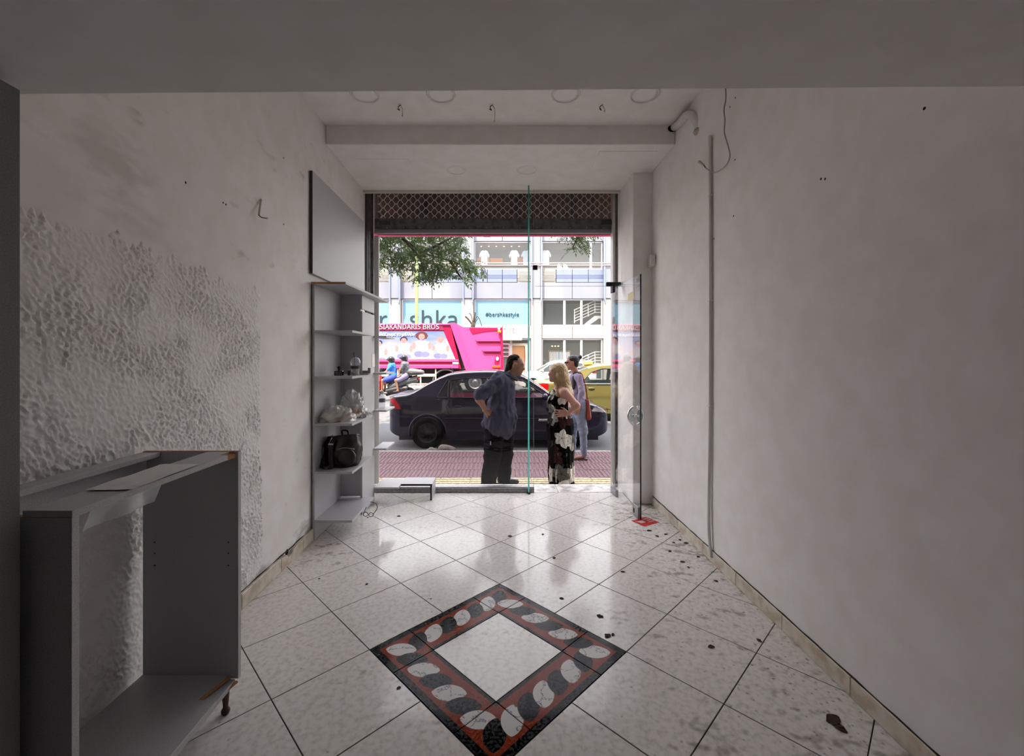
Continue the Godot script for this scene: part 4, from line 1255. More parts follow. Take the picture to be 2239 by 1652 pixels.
func fittings() -> void:
	# recessed round lamps, switched off
	var opal := mat("opal diffuser", Color(0.95, 0.94, 0.93), 0.3)
	var words := ["round recessed ceiling lamp nearest the shelf wall", "round recessed ceiling lamp between the first two dangling wires", "round recessed ceiling lamp between the last two dangling wires", "round recessed ceiling lamp nearest the pipe wall"]
	var k := 0
	for x: float in [795, 963, 1238, 1412]:
		lamp("recessed_lamp", words[k], Vector3(at(x, 207, 3.27).x, CEIL, -3.29), 0.112, opal, "recessed lamps in the upper ceiling")
		k += 1
	k = 0
	for q in [[998, 371], [1152, 371]]:
		lamp("blanked_lamp", ["flat round blanking plate on the soffit beside the bare hatch", "flat round blanking plate on the soffit beside the cracked hatch"][k], Vector3(at(q[0], 0, 4.24).x, SOFFIT, -4.235), 0.1, mats["painted plaster"], "round plates in the window soffit")
		k += 1
	# wire hooks left dangling from the ceiling
	k = 0
	for q in [[876, 240], [1077, 249], [1317, 232]]:
		var b := Vector3(at(q[0], 0, 3.42).x, CEIL, -3.42)
		var o := thing("dangling_wire", ["curled wire end hanging from the ceiling by the first lamps", "longest wire end hanging from the middle of the ceiling", "short wire end hanging from the ceiling by the last lamps"][k], "wire", b, "wire ends in the ceiling")
		var l: float = [0.085, 0.13, 0.05][k]
		part(o, "cable", MB.new().smooth().tube(smoothed([Vector3(0, 0.01, 0), Vector3(0.006, -0.02, 0.004), Vector3(0.018, -0.045, 0.01), Vector3(0.016, -l, 0.006)]), 0.0035, 6), mats["off white plastic"], true)
		part(o, "bare_end", MB.new().smooth().tube(smoothed([Vector3(0.0, -0.005, 0), Vector3(-0.02, -0.02, 0.0), Vector3(-0.008, -0.045, 0.0), Vector3(-0.025, -0.04, 0.01)]), 0.003, 6), mat("copper dark", Color(0.12, 0.08, 0.07), 0.5), true)
		part(o, "connector", MB.new().smooth().ball(Vector3(0.016, -l - 0.006, 0.006), Vector3(0.007, 0.01, 0.007), 8, 6), mats["off white plastic"], true)
		k += 1
	# drain elbow coming out of the beam into the pipe wall
	var e := thing("drain_hose", "bent white corrugated hose running from the beam into the wall corner", "pipe", at(1500, 262, 3.45))
	var hp := [at(1474, 278, 3.72), at(1486, 268, 3.6), at(1501, 252, 3.45), at(1515, 252, 3.36), at(1524, 266, 3.33), at(1529, 282, 3.33)]
	hp = smoothed(hp, 8)
	var hr := []
	for i in hp.size(): hr.append(0.032 + (0.002 if i % 2 else -0.002))
	part(e, "hose", MB.new().smooth().tube(hp, hr, 14), mats["white plastic"])
	part(e, "torn_collar", MB.new().smooth().ball(at(1529, 287, 3.32), Vector3(0.045, 0.03, 0.045), 12, 6), mat("torn plaster", Color(0.75, 0.66, 0.6), 0.9))
	part(e, "wall_hole", MB.new().ball(at(1470, 281, 3.722), Vector3(0.04, 0.03, 0.006), 12, 6), mats["hole"])
	# conduit down the wall and a loose cable
	var zc := -3.08
	var c := thing("conduit_pipe", "thin white conduit pipe running down the bare wall to the skirting", "pipe", Vector3(WR - 0.02, 0.09, zc))
	part(c, "pipe", MB.new().smooth().tube(smoothed([Vector3(WR - 0.014, 3.03, zc), Vector3(WR - 0.014, 2.0, zc + 0.004), Vector3(WR - 0.014, 1.0, zc), Vector3(WR - 0.016, 0.45, zc - 0.012), Vector3(WR - 0.018, 0.2, zc - 0.006), Vector3(WR - 0.014, 0.04, zc + 0.02)]), 0.0115, 12), mats["white plastic"])
	for y: float in [2.6, 1.85, 1.1]:
		part(c, "clip", MB.new().cbox(Vector3(WR - 0.026, y, zc - 0.016), Vector3(WR, y + 0.016, zc + 0.016), 0.002), mats["white plastic"])
	var l := thing("loose_cable", "loose grey cable looping down the bare wall with frayed end", "cable", on_wall(1590, 300, WR - 0.012))
	var lp := []
	for q in [[1586, 186], [1587, 215], [1583, 240], [1585, 262], [1584, 290], [1591, 315], [1596, 340], [1590, 358], [1578, 370], [1562, 377], [1550, 372], [1543, 367]]: lp.append(on_wall(q[0], q[1], WR - 0.03))
	part(l, "cable", MB.new().smooth().tube(smoothed(lp, 4), 0.0045, 6), mat("cable grey", Color(0.68, 0.65, 0.63), 0.5))
	part(l, "stripped_end", MB.new().smooth().tube([on_wall(1543, 367, WR - 0.03), on_wall(1539, 361, WR - 0.03)], 0.0035, 6), mats["black plastic"])
	part(l, "connector", MB.new().smooth().tube([on_wall(1539, 361, WR - 0.03), on_wall(1529, 354, WR - 0.03)], [0.006, 0.012], 8), mats["off white plastic"])
	# wall lamp remains on the plaster side
	var s := thing("wall_wire", "short stub of wire and conduit sticking out of the stained plaster wall", "wire", on_wall(570, 470, WL))
	part(s, "conduit_stub", MB.new().smooth().tube([on_wall(571, 436, WL + 0.003), on_wall(566, 470, WL + 0.03)], 0.006, 8), mats["off white plastic"])
	part(s, "wire", MB.new().smooth().tube(smoothed([on_wall(566, 470, WL + 0.03), on_wall(572, 475, WL + 0.05), on_wall(582, 477, WL + 0.06)]), 0.003, 6), mats["black plastic"])
	part(s, "connector", MB.new().smooth().ball(on_wall(584, 477, WL + 0.06), Vector3(0.008, 0.006, 0.008), 8, 6), mats["off white plastic"])
	var b := thing("junction_box", "small white plastic junction box on the pier by the door", "junction box", at(1442, 569, 4.26))
	part(b, "housing", MB.new().cbox(Vector3(1.455, 2.345, -4.285), Vector3(WR - 0.002, 2.46, -4.2), 0.006), mats["off white plastic"])
	part(b, "cover", MB.new().cbox(Vector3(1.45, 2.35, -4.2), Vector3(WR - 0.004, 2.455, -4.19), 0.004), mats["white plastic"])
	part(b, "screw", MB.new().ball(Vector3(1.478, 2.403, -4.189), Vector3(0.004, 0.004, 0.002), 8, 4), mats["steel"])


func lamp(called: String, label: String, p: Vector3, r: float, m: Material, group: String) -> void:
	var o := thing(called, label, "lamp" if called == "recessed_lamp" else "plate", p, group)
	part(o, "trim_ring", MB.new().smooth().lathe([Vector2(r * 0.86, 0.003), Vector2(r * 0.87, -0.006), Vector2(r * 0.98, -0.005), Vector2(r, 0.001)], 40), mats["white plastic"] if called == "recessed_lamp" else m, true)
	part(o, "diffuser", MB.new().smooth().lathe([Vector2(0, -0.0035), Vector2(r * 0.6, -0.0035), Vector2(r * 0.87, -0.002), Vector2(r * 0.87, 0.004)], 40), m, true)


func litter() -> void:
	var o := thing("red_leaflet", "red printed leaflet lying under the open glass door", "leaflet", Vector3(1.28, 0, -3.83))
	o.rotation.y = 0.5
	part(o, "sheet", crumple(Vector2(0.19, 0.15), 6, 0.004, 5), mat("red print", Color(0.8, 0.06, 0.07), 0.35), true)
	for q in [[-0.07, -0.03, 0.06, 0.05], [0.02, -0.05, 0.06, 0.02], [0.03, -0.015, 0.045, 0.016], [0.01, 0.02, 0.07, 0.014]]:
		part(o, "printed_patch", MB.new().box(Vector3(q[0], 0.0042, q[1]), Vector3(q[0] + q[2], 0.0047, q[1] + q[3])), mat("pale print", Color(0.85, 0.72, 0.75), 0.4), true)
	var d := 0.0
	var stick := MB.new().cbox(Vector3(-0.006, 0, -0.045), Vector3(0.006, 0.004, 0.045), 0.001)
	var pz := Vector3((942 - PX) / FOCAL, 0, 0) * (FOCAL * EYE / (1300 - PY))
	pz.z = -FOCAL * EYE / (1300 - PY)
	single("paper_scrap", "thin white paper scrap on the tiles before the patterned square", "paper", stick, mats["paper"], pz).rotation.y = 0.15
	single("paper_card", "white card lying on the marble threshold by the door hinge", "paper", MB.new().cbox(Vector3(-0.11, 0, -0.045), Vector3(0.11, 0.001, 0.045), 0.0003), mats["paper"], Vector3(1.09, 0.0022, -4.72))
	var dry := mat("dry leaf", Color(0.2, 0.13, 0.09), 0.9)
	var spots := [[1500, 1187, 9], [1487, 1180, 6], [1492, 1228, 9], [1505, 1240, 6], [1527, 1217, 7], [1565, 1270, 8], [1329, 1390, 14], [1312, 1347, 12], [1340, 1387, 8], [1228, 1308, 8], [1187, 1168, 6], [1115, 1172, 8], [1211, 1220, 6], [1555, 1414, 12], [1660, 1400, 10], [1822, 1573, 30], [1834, 1590, 24], [872, 1504, 8], [1212, 1219, 6], [1465, 1205, 8], [1473, 1186, 6], [802, 1277, 6], [872, 1128, 7], [804, 1131, 5], [1362, 1250, 8], [698, 1265, 5], [1420, 1160, 9], [1437, 1172, 8], [1456, 1168, 7]]
	var i := 0
	for s in spots:
		var z := FOCAL * EYE / (float(s[1]) - PY)
		var w: float = s[2] * z / FOCAL
		var n := noise(1.0, 2, 200 + i)
		var m := MB.new()
		m.sheet(6, 4, func(u: float, v: float) -> Vector3:
			var e := sin(u * PI)
			var x := (u - 0.5) * w * 1.3
			return Vector3(x, 0.0015 + w * 0.12 * (n.get_noise_2d(u * 3.0, v * 3.0) + 0.6) * e, (0.5 - v) * w * 0.7 * (0.25 + e) + w * 0.15 * n.get_noise_1d(u * 4.0)))
		var beside: String = "in front of the bare wall" if s[0] > 1400 else ("near the patterned square" if s[1] > 1280 else "between the shelves and the doorway")
		var t := single("dry_leaf", "brown dry leaf scrap on the floor tiles " + beside, "leaf", m, dry, Vector3((s[0] - PX) * z / FOCAL, 0.0005, -z), "dry leaf scraps " + beside)
		t.rotation.y = i * 1.7
		i += 1


func along(line: Array, x: float) -> float:   # height of a polyline at x
	if x <= line[0].x: return line[0].y
	for i in line.size() - 1:
		var a: Vector2 = line[i]
		var b: Vector2 = line[i + 1]
		if x <= b.x: return lerpf(a.y, b.y, (x - a.x) / maxf(b.x - a.x, 1e-5))
	return line[-1].y


func soft_line(a: Array, step := 5) -> Array:
	var q := []
	for p: Vector2 in a: q.append(Vector3(p.x, p.y, 0))
	var out := []
	for p: Vector3 in smoothed(q, step): out.append(Vector2(p.x, p.y))
	return out


# a car body from its side outline; x runs to the front, z to either side, y up from the road
func car(o: Node3D, p: Dictionary) -> void:
	var top: Array = soft_line(p.top)
	var x0: float = p.top[0].x
	var x1: float = p.top[-1].x
	var mid := (x0 + x1) / 2
	var half := (x1 - x0) / 2
	var wide: float = p.wide
	var belt: float = p.belt
	var high: float = p.high
	var wheels: Array = p.wheels
	var wr: float = p.radius
	var arch := wr + 0.055
	var width := func(x: float, y: float) -> float:
		var t := absf(x - mid) / half
		var w := wide * pow(maxf(1.0 - pow(t, 7.0), 0.0), 1.0 / 7.0) * (1.0 - 0.05 * t * t)
		if y < belt: w *= 1.0 - 0.07 * pow((belt - y) / belt, 2.0) - 0.012 * smoothstep(0.62, 0.6, y)
		else: w *= lerpf(1.0, p.roof, (y - belt) / (high - belt))
		return w
	var n := 150
	var k1 := 30
	var k2 := 9
	var xs := []
	var sec := []
	for i in n + 1:
		var u := float(i) / n
		var x := mid - half * cos(u * PI) * 0.35 - half * (1.0 - 2.0 * u) * 0.65
		x = clampf(x, x0 + 0.002, x1 - 0.002)
		xs.append(x)
		var yt := along(top, x)
		var t := absf(x - mid) / half
		var yb: float = p.sill + 0.16 * pow(t, 12.0)
		var ys := maxf(yt - 0.06, yb + 0.02)
		var s := []
		for k in k1 + 1:
			var y := lerpf(yb, ys, float(k) / k1)
			s.append(Vector3(x, y, width.call(x, y)))
		var ws: float = width.call(x, ys)
		for k in range(1, k2 + 1):
			var a := PI / 2 * k / k2
			s.append(Vector3(x, ys + (yt - ys) * pow(sin(a), 0.8), ws * pow(maxf(cos(a), 0.0), 0.55)))
		sec.append(s)
	var zones := {}
	for z in p.zones: zones[z] = PackedVector2Array(p.zones[z])
	var body := MB.new().smooth()
	var sheets := {}
	for side: float in [1.0, -1.0]:
		var tag := "+" if side > 0 else "-"
		for i in n:
			for k in k1 + k2:
				var a: Vector3 = sec[i][k]
				var b: Vector3 = sec[i + 1][k]
				var c: Vector3 = sec[i + 1][k + 1]
				var d: Vector3 = sec[i][k + 1]
				var m := Vector2((a.x + c.x) / 2, (a.y + c.y) / 2)
				var target := body
				if k < k1:
					var hole := false
					for w: float in wheels:
						if Vector2(w, wr).distance_to(m) < arch: hole = true
					if hole: continue
					for z in zones:
						if Geometry2D.is_point_in_polygon(m, zones[z]):
							if not sheets.has(z + tag): sheets[z + tag] = MB.new().smooth()
							target = sheets[z + tag]
							break
				elif (m.x > p.screen[0] and m.x < p.screen[1]) or (m.x > p.rear[0] and m.x < p.rear[1]):
					if k > k1:
						var nm := "windscreen " if m.x > mid else "rear_window "
						if not sheets.has(nm): sheets[nm] = MB.new().smooth()
						target = sheets[nm]
				var f := Vector3(1, 1, side)
				if side > 0: target.quad(a * f, b * f, c * f, d * f)
				else: target.quad(b * f, a * f, d * f, c * f)
	# ends and floor
	for e in [sec[0], sec[n]]:
		for k in k1 + k2:
			body.quad(e[k], e[k] * Vector3(1, 1, -1), e[k + 1] * Vector3(1, 1, -1), e[k + 1])
	part(o, "body", body, p.paint, true)
	part(o, "floor_pan", MB.new().box(Vector3(x0 + 0.25, p.sill - 0.03, -wide * 0.86), Vector3(x1 - 0.25, p.sill + 0.06, wide * 0.86)), mats["black plastic"], true)
	for z: String in sheets:
		var kind := z.substr(0, z.length() - 1)
		var m: Material = p.paint
		if kind.contains("window") or kind.contains("windscreen"): m = p.glass
		elif kind.contains("tail"): m = mat("tail red", Color(0.7, 0.04, 0.05), 0.15)
		elif kind.contains("head"): m = mat("head lamp", Color(0.75, 0.77, 0.8), 0.08, 0.3)
		part(o, kind.strip_edges(), sheets[z], m, true)
	# seams, mouldings, handles and mirrors lie on the skin
	var on := func(x: float, y: float, s: float, out := 0.0) -> Vector3: return Vector3(x, y, s * (width.call(x, y) + out))
	for s: float in [1.0, -1.0]:
		for z in zones:
			var q := []
			var poly: PackedVector2Array = zones[z]
			for i in poly.size() + 1:
				var a := poly[i % poly.size()]
				var b := poly[(i + 1) % poly.size()]
				for t in 4:
					var c := a.lerp(b, t / 4.0)
					q.append(on.call(c.x, c.y, s, 0.001))
			var win: bool = z.contains("window")
			part(o, "window_trim" if win else "seam", MB.new().smooth().tube(q, 0.014 if win else 0.005, 5, false), mats["black plastic"] if win or not z.contains("door") else mat("seam dark", Color(0.02, 0.02, 0.025), 0.6), true)
		for h in p.handles:
			part(o, "door_handle", MB.new().smooth().ball(on.call(h.x, h.y, s, 0.012), Vector3(0.085, 0.018, 0.018), 14, 6), p.trim, true)
		var q := []
		for i in 21:
			var x := lerpf(p.strip[0], p.strip[1], i / 20.0)
			q.append(on.call(x, p.strip[2], s, 0.002))
		part(o, "side_strip", MB.new().smooth().tube(q, 0.014, 6), p.strip_paint, true)
		for w: float in wheels:
			var ring := []
			for i in 21:
				var a := lerpf(-0.22, PI + 0.22, i / 20.0)
				ring.append(on.call(w + arch * cos(a), wr + arch * sin(a), s, -0.004))
			part(o, "arch_lip", MB.new().smooth().tube(ring, 0.02, 6), p.paint, true)
			wheel(o, Vector3(w, wr, s * (wide - 0.1)), wr, s, p.rim)
		var mp: Vector3 = on.call(p.mirror.x, p.mirror.y, s, 0.075)
		part(o, "side_mirror", MB.new().smooth().ball(mp, Vector3(0.055, 0.06, 0.085), 14, 8), p.paint, true)
	for w: float in wheels:
		part(o, "wheel_well", MB.new().cbox(Vector3(w - arch, p.sill, -wide * 0.72), Vector3(w + arch, wr + arch + 0.02, wide * 0.72), 0.05), mats["black plastic"], true)
	# seats and wheel seen through the windows
	var seat := mat("seat cloth", Color(0.2, 0.2, 0.22), 0.9)
	for q in [[0.18, 0.36], [0.18, -0.36], [-0.75, 0.38], [-0.75, -0.38]]:
		var b := Vector3(q[0] + mid, 0, q[1])
		part(o, "seat", MB.new().smooth().ball(b + Vector3(-0.12, 0.82, 0), Vector3(0.11, 0.33, 0.23), 14, 8), seat, true)
		part(o, "head_rest", MB.new().smooth().ball(b + Vector3(-0.18, high - 0.26, 0), Vector3(0.055, 0.08, 0.12), 12, 8), seat, true)
	part(o, "dashboard", MB.new().cbox(Vector3(p.screen[0] + 0.2, 0.5, -wide * 0.8), Vector3(p.screen[1] - 0.1, belt - 0.02, wide * 0.8), 0.05), mats["black plastic"], true)
	var ring := []
	for i in 19: ring.append(Vector3(p.screen[0] + 0.12 + 0.06 * sin(TAU * i / 18), belt - 0.02 + 0.17 * sin(TAU * i / 18), -0.36 + 0.18 * cos(TAU * i / 18)))
	part(o, "steering_wheel", MB.new().smooth().tube(ring, 0.014, 6, false), mats["black plastic"], true)


func wheel(o: Node3D, c: Vector3, r: float, s: float, rim: Material) -> void:
	var t := MB.new().smooth()
	t.xf = Transform3D(Basis(Vector3.RIGHT, PI / 2 * s), c)
	t.lathe([Vector2(r * 0.6, -0.09), Vector2(r * 0.93, -0.095), Vector2(r, -0.06), Vector2(r, 0.06), Vector2(r * 0.93, 0.095), Vector2(r * 0.66, 0.09), Vector2(r * 0.62, 0.06)], 32)
	mat("tyre", Color(0.035, 0.035, 0.038), 0.8).metallic_specular = 0.2
	var w := part(o, "wheel", t, mats["tyre"], true)
	var d := MB.new().smooth()
	d.xf = t.xf
	d.lathe([Vector2(r * 0.64, 0.02), Vector2(r * 0.64, 0.075), Vector2(r * 0.58, 0.06), Vector2(r * 0.5, 0.03), Vector2(r * 0.22, 0.05), Vector2(r * 0.18, 0.07), Vector2(0, 0.072)], 28)
	part(w, "rim", d, rim, true)
	for k in 8:
		var a := TAU * k / 8
		var b := MB.new()
		b.xf = t.xf * Transform3D(Basis(Vector3.UP, a), Vector3.ZERO)
		b.ball(Vector3(r * 0.4, 0.042, 0), Vector3(0.02, 0.006, 0.02), 8, 4)
		part(w, "rim_hole", b, mats["hole"], true)


func vehicles() -> void:
	var navy := mat("navy car paint", Color(0.045, 0.045, 0.15), 0.5)
	navy.clearcoat_enabled = true
	navy.metallic_specular = 0.3
	navy.clearcoat = 0.7
	navy.clearcoat_roughness = 0.06
	var tint := glass("car glass", Color(0.16, 0.2, 0.2, 0.35))
	var o := thing("dark_sedan", "dark navy four-door sedan parked at the kerb outside the shop", "car", Vector3(-0.03, ROAD, -9.02))
	var hub := mat("sooty rim", Color(0.09, 0.09, 0.1), 0.5, 0.3)
	car(o, {
		top = [Vector2(-2.165, 0.62), Vector2(-2.14, 0.93), Vector2(-2.08, 1.005), Vector2(-1.7, 1.065), Vector2(-1.35, 1.26), Vector2(-0.95, 1.43), Vector2(-0.35, 1.485), Vector2(0.1, 1.47), Vector2(0.45, 1.4), Vector2(0.8, 1.19), Vector2(1.1, 1.0), Vector2(1.5, 0.93), Vector2(1.85, 0.84), Vector2(2.06, 0.72), Vector2(2.14, 0.55)],
		wide = 0.885, roof = 0.72, belt = 0.965, high = 1.485, sill = 0.19, wheels = [-1.36, 1.33], radius = 0.3,
		zones = {
			quarter_window = [Vector2(-1.18, 0.975), Vector2(-0.965, 0.975), Vector2(-0.965, 1.29), Vector2(-1.0, 1.285)],
			rear_door_window = [Vector2(-0.93, 0.975), Vector2(-0.04, 0.975), Vector2(-0.04, 1.34), Vector2(-0.5, 1.345), Vector2(-0.93, 1.3)],
			front_door_window = [Vector2(0.04, 0.975), Vector2(0.94, 0.975), Vector2(0.46, 1.285), Vector2(0.04, 1.34)],
			rear_door = [Vector2(-0.93, 0.93), Vector2(-1.0, 0.8), Vector2(-0.93, 0.63), Vector2(-0.8, 0.3), Vector2(0.0, 0.3), Vector2(0.0, 0.93)],
			front_door = [Vector2(0.012, 0.3), Vector2(0.92, 0.3), Vector2(0.98, 0.6), Vector2(0.95, 0.93), Vector2(0.012, 0.93)],
			tail_lamp = [Vector2(-2.16, 0.97), Vector2(-2.02, 0.98), Vector2(-1.9, 0.83), Vector2(-1.86, 0.75), Vector2(-2.0, 0.75), Vector2(-2.04, 0.83), Vector2(-2.16, 0.9)],
			head_lamp = [Vector2(1.74, 0.71), Vector2(2.12, 0.67), Vector2(2.08, 0.76), Vector2(1.9, 0.81), Vector2(1.8, 0.79)]},
		screen = [0.5, 1.08], rear = [-1.66, -1.0], handles = [Vector2(-0.78, 0.81), Vector2(0.2, 0.82)], mirror = Vector2(0.86, 1.0), strip = [-1.02, 0.96, 0.58],
		paint = navy, glass = tint, trim = navy, strip_paint = mats["black plastic"], rim = hub})
	part(o, "strip_plate", MB.new().cbox(Vector3(0.74, 0.53, 0.855), Vector3(0.91, 0.575, 0.885), 0.008), mats["steel"], true)
	part(o, "roof_aerial", MB.new().smooth().tube([Vector3(-0.95, 1.43, 0), Vector3(-1.02, 1.53, 0)], [0.012, 0.006], 6), mats["black plastic"], true)
	part(o, "fuel_flap", MB.new().smooth().ball(Vector3(-1.5, 1.0, 0.8), Vector3(0.02, 0.02, 0.01), 10, 6), mats["chrome"], true)
	# yellow taxi in the next lane
	var yel := mat("taxi yellow", Color(0.4, 0.375, 0.19), 0.3)
	yel.clearcoat_enabled = true
	yel.clearcoat = 0.8
	yel.clearcoat_roughness = 0.08
	var taxi := thing("yellow_taxi", "yellow taxi sedan with roof sign passing behind the dark sedan", "taxi", Vector3(3.2, ROAD + 0.085, -12.05))
	car(taxi, {
		top = [Vector2(-2.3, 0.65), Vector2(-2.27, 0.95), Vector2(-2.2, 1.02), Vector2(-1.72, 1.08), Vector2(-1.35, 1.25), Vector2(-0.85, 1.43), Vector2(-0.3, 1.495), Vector2(0.2, 1.48), Vector2(0.55, 1.4), Vector2(0.95, 1.17), Vector2(1.25, 1.02), Vector2(1.8, 0.93), Vector2(2.15, 0.82), Vector2(2.29, 0.6)],
		wide = 0.89, roof = 0.72, belt = 0.955, high = 1.495, sill = 0.2, wheels = [-1.35, 1.4], radius = 0.32,
		zones = {
			rear_door_window = [Vector2(-1.13, 0.98), Vector2(-0.04, 0.98), Vector2(-0.04, 1.35), Vector2(-0.55, 1.355), Vector2(-0.85, 1.26)],
			front_door_window = [Vector2(0.04, 0.98), Vector2(1.05, 0.98), Vector2(0.56, 1.29), Vector2(0.04, 1.35)],
			rear_door = [Vector2(-1.05, 0.94), Vector2(-0.95, 0.6), Vector2(-0.8, 0.32), Vector2(0.0, 0.32), Vector2(0.0, 0.94)],
			front_door = [Vector2(0.012, 0.32), Vector2(0.98, 0.32), Vector2(1.05, 0.94), Vector2(0.012, 0.94)],
			tail_lamp = [Vector2(-2.28, 0.98), Vector2(-1.95, 0.98), Vector2(-1.98, 0.8), Vector2(-2.28, 0.78)],
			head_lamp = [Vector2(1.9, 0.7), Vector2(2.27, 0.66), Vector2(2.2, 0.8), Vector2(2.0, 0.84)]},
		screen = [0.6, 1.22], rear = [-1.68, -0.9], handles = [Vector2(-0.86, 0.86), Vector2(0.2, 0.86)], mirror = Vector2(0.98, 1.03), strip = [-1.05, 1.0, 0.97],
		paint = yel, glass = tint, trim = yel, strip_paint = mats["chrome"], rim = mats["steel"]})
	part(taxi, "roof_sign", MB.new().cbox(Vector3(-0.88, 1.44, -0.24), Vector3(-0.68, 1.57, 0.24), 0.03), mat("sign amber", Color(0.8, 0.66, 0.4), 0.4), true)
	# white hatchback far across, facing the other way
	var wht := mat("white car paint", Color(0.88, 0.88, 0.88), 0.25)
	var hatch := thing("white_hatchback", "white hatchback driving on the far lane beyond the taxi", "car", Vector3(2.9, ROAD + 0.07, -22.6))
	hatch.rotation.y = PI
	car(hatch, {
		top = [Vector2(-2.0, 0.6), Vector2(-1.97, 1.0), Vector2(-1.75, 1.3), Vector2(-1.4, 1.47), Vector2(-0.6, 1.56), Vector2(0.0, 1.54), Vector2(0.4, 1.42), Vector2(0.85, 1.15), Vector2(1.1, 1.02), Vector2(1.6, 0.92), Vector2(1.95, 0.78), Vector2(2.03, 0.58)],
		wide = 0.88, roof = 0.74, belt = 0.98, high = 1.56, sill = 0.2, wheels = [-1.28, 1.28], radius = 0.31,
		zones = {
			rear_door_window = [Vector2(-1.45, 1.03), Vector2(-0.3, 1.0), Vector2(-0.3, 1.42), Vector2(-1.2, 1.38)],
			front_door_window = [Vector2(-0.22, 1.0), Vector2(0.9, 0.99), Vector2(0.4, 1.32), Vector2(-0.22, 1.42)],
			rear_door = [Vector2(-0.98, 0.95), Vector2(-0.85, 0.33), Vector2(-0.27, 0.33), Vector2(-0.27, 0.95)],
			front_door = [Vector2(-0.25, 0.33), Vector2(0.86, 0.33), Vector2(0.95, 0.93), Vector2(-0.25, 0.95)],
			tail_lamp = [Vector2(-1.98, 1.1), Vector2(-1.75, 1.12), Vector2(-1.72, 0.9), Vector2(-1.98, 0.88)],
			head_lamp = [Vector2(1.6, 0.72), Vector2(2.0, 0.68), Vector2(1.9, 0.8), Vector2(1.7, 0.84)]},
		screen = [0.5, 1.08], rear = [-1.85, -1.5], handles = [Vector2(-0.85, 0.87), Vector2(0.0, 0.87)], mirror = Vector2(0.8, 1.03), strip = [-0.95, 0.9, 0.5],
		paint = wht, glass = tint, trim = wht, strip_paint = wht, rim = mats["steel"]})
	truck()
	scooter()


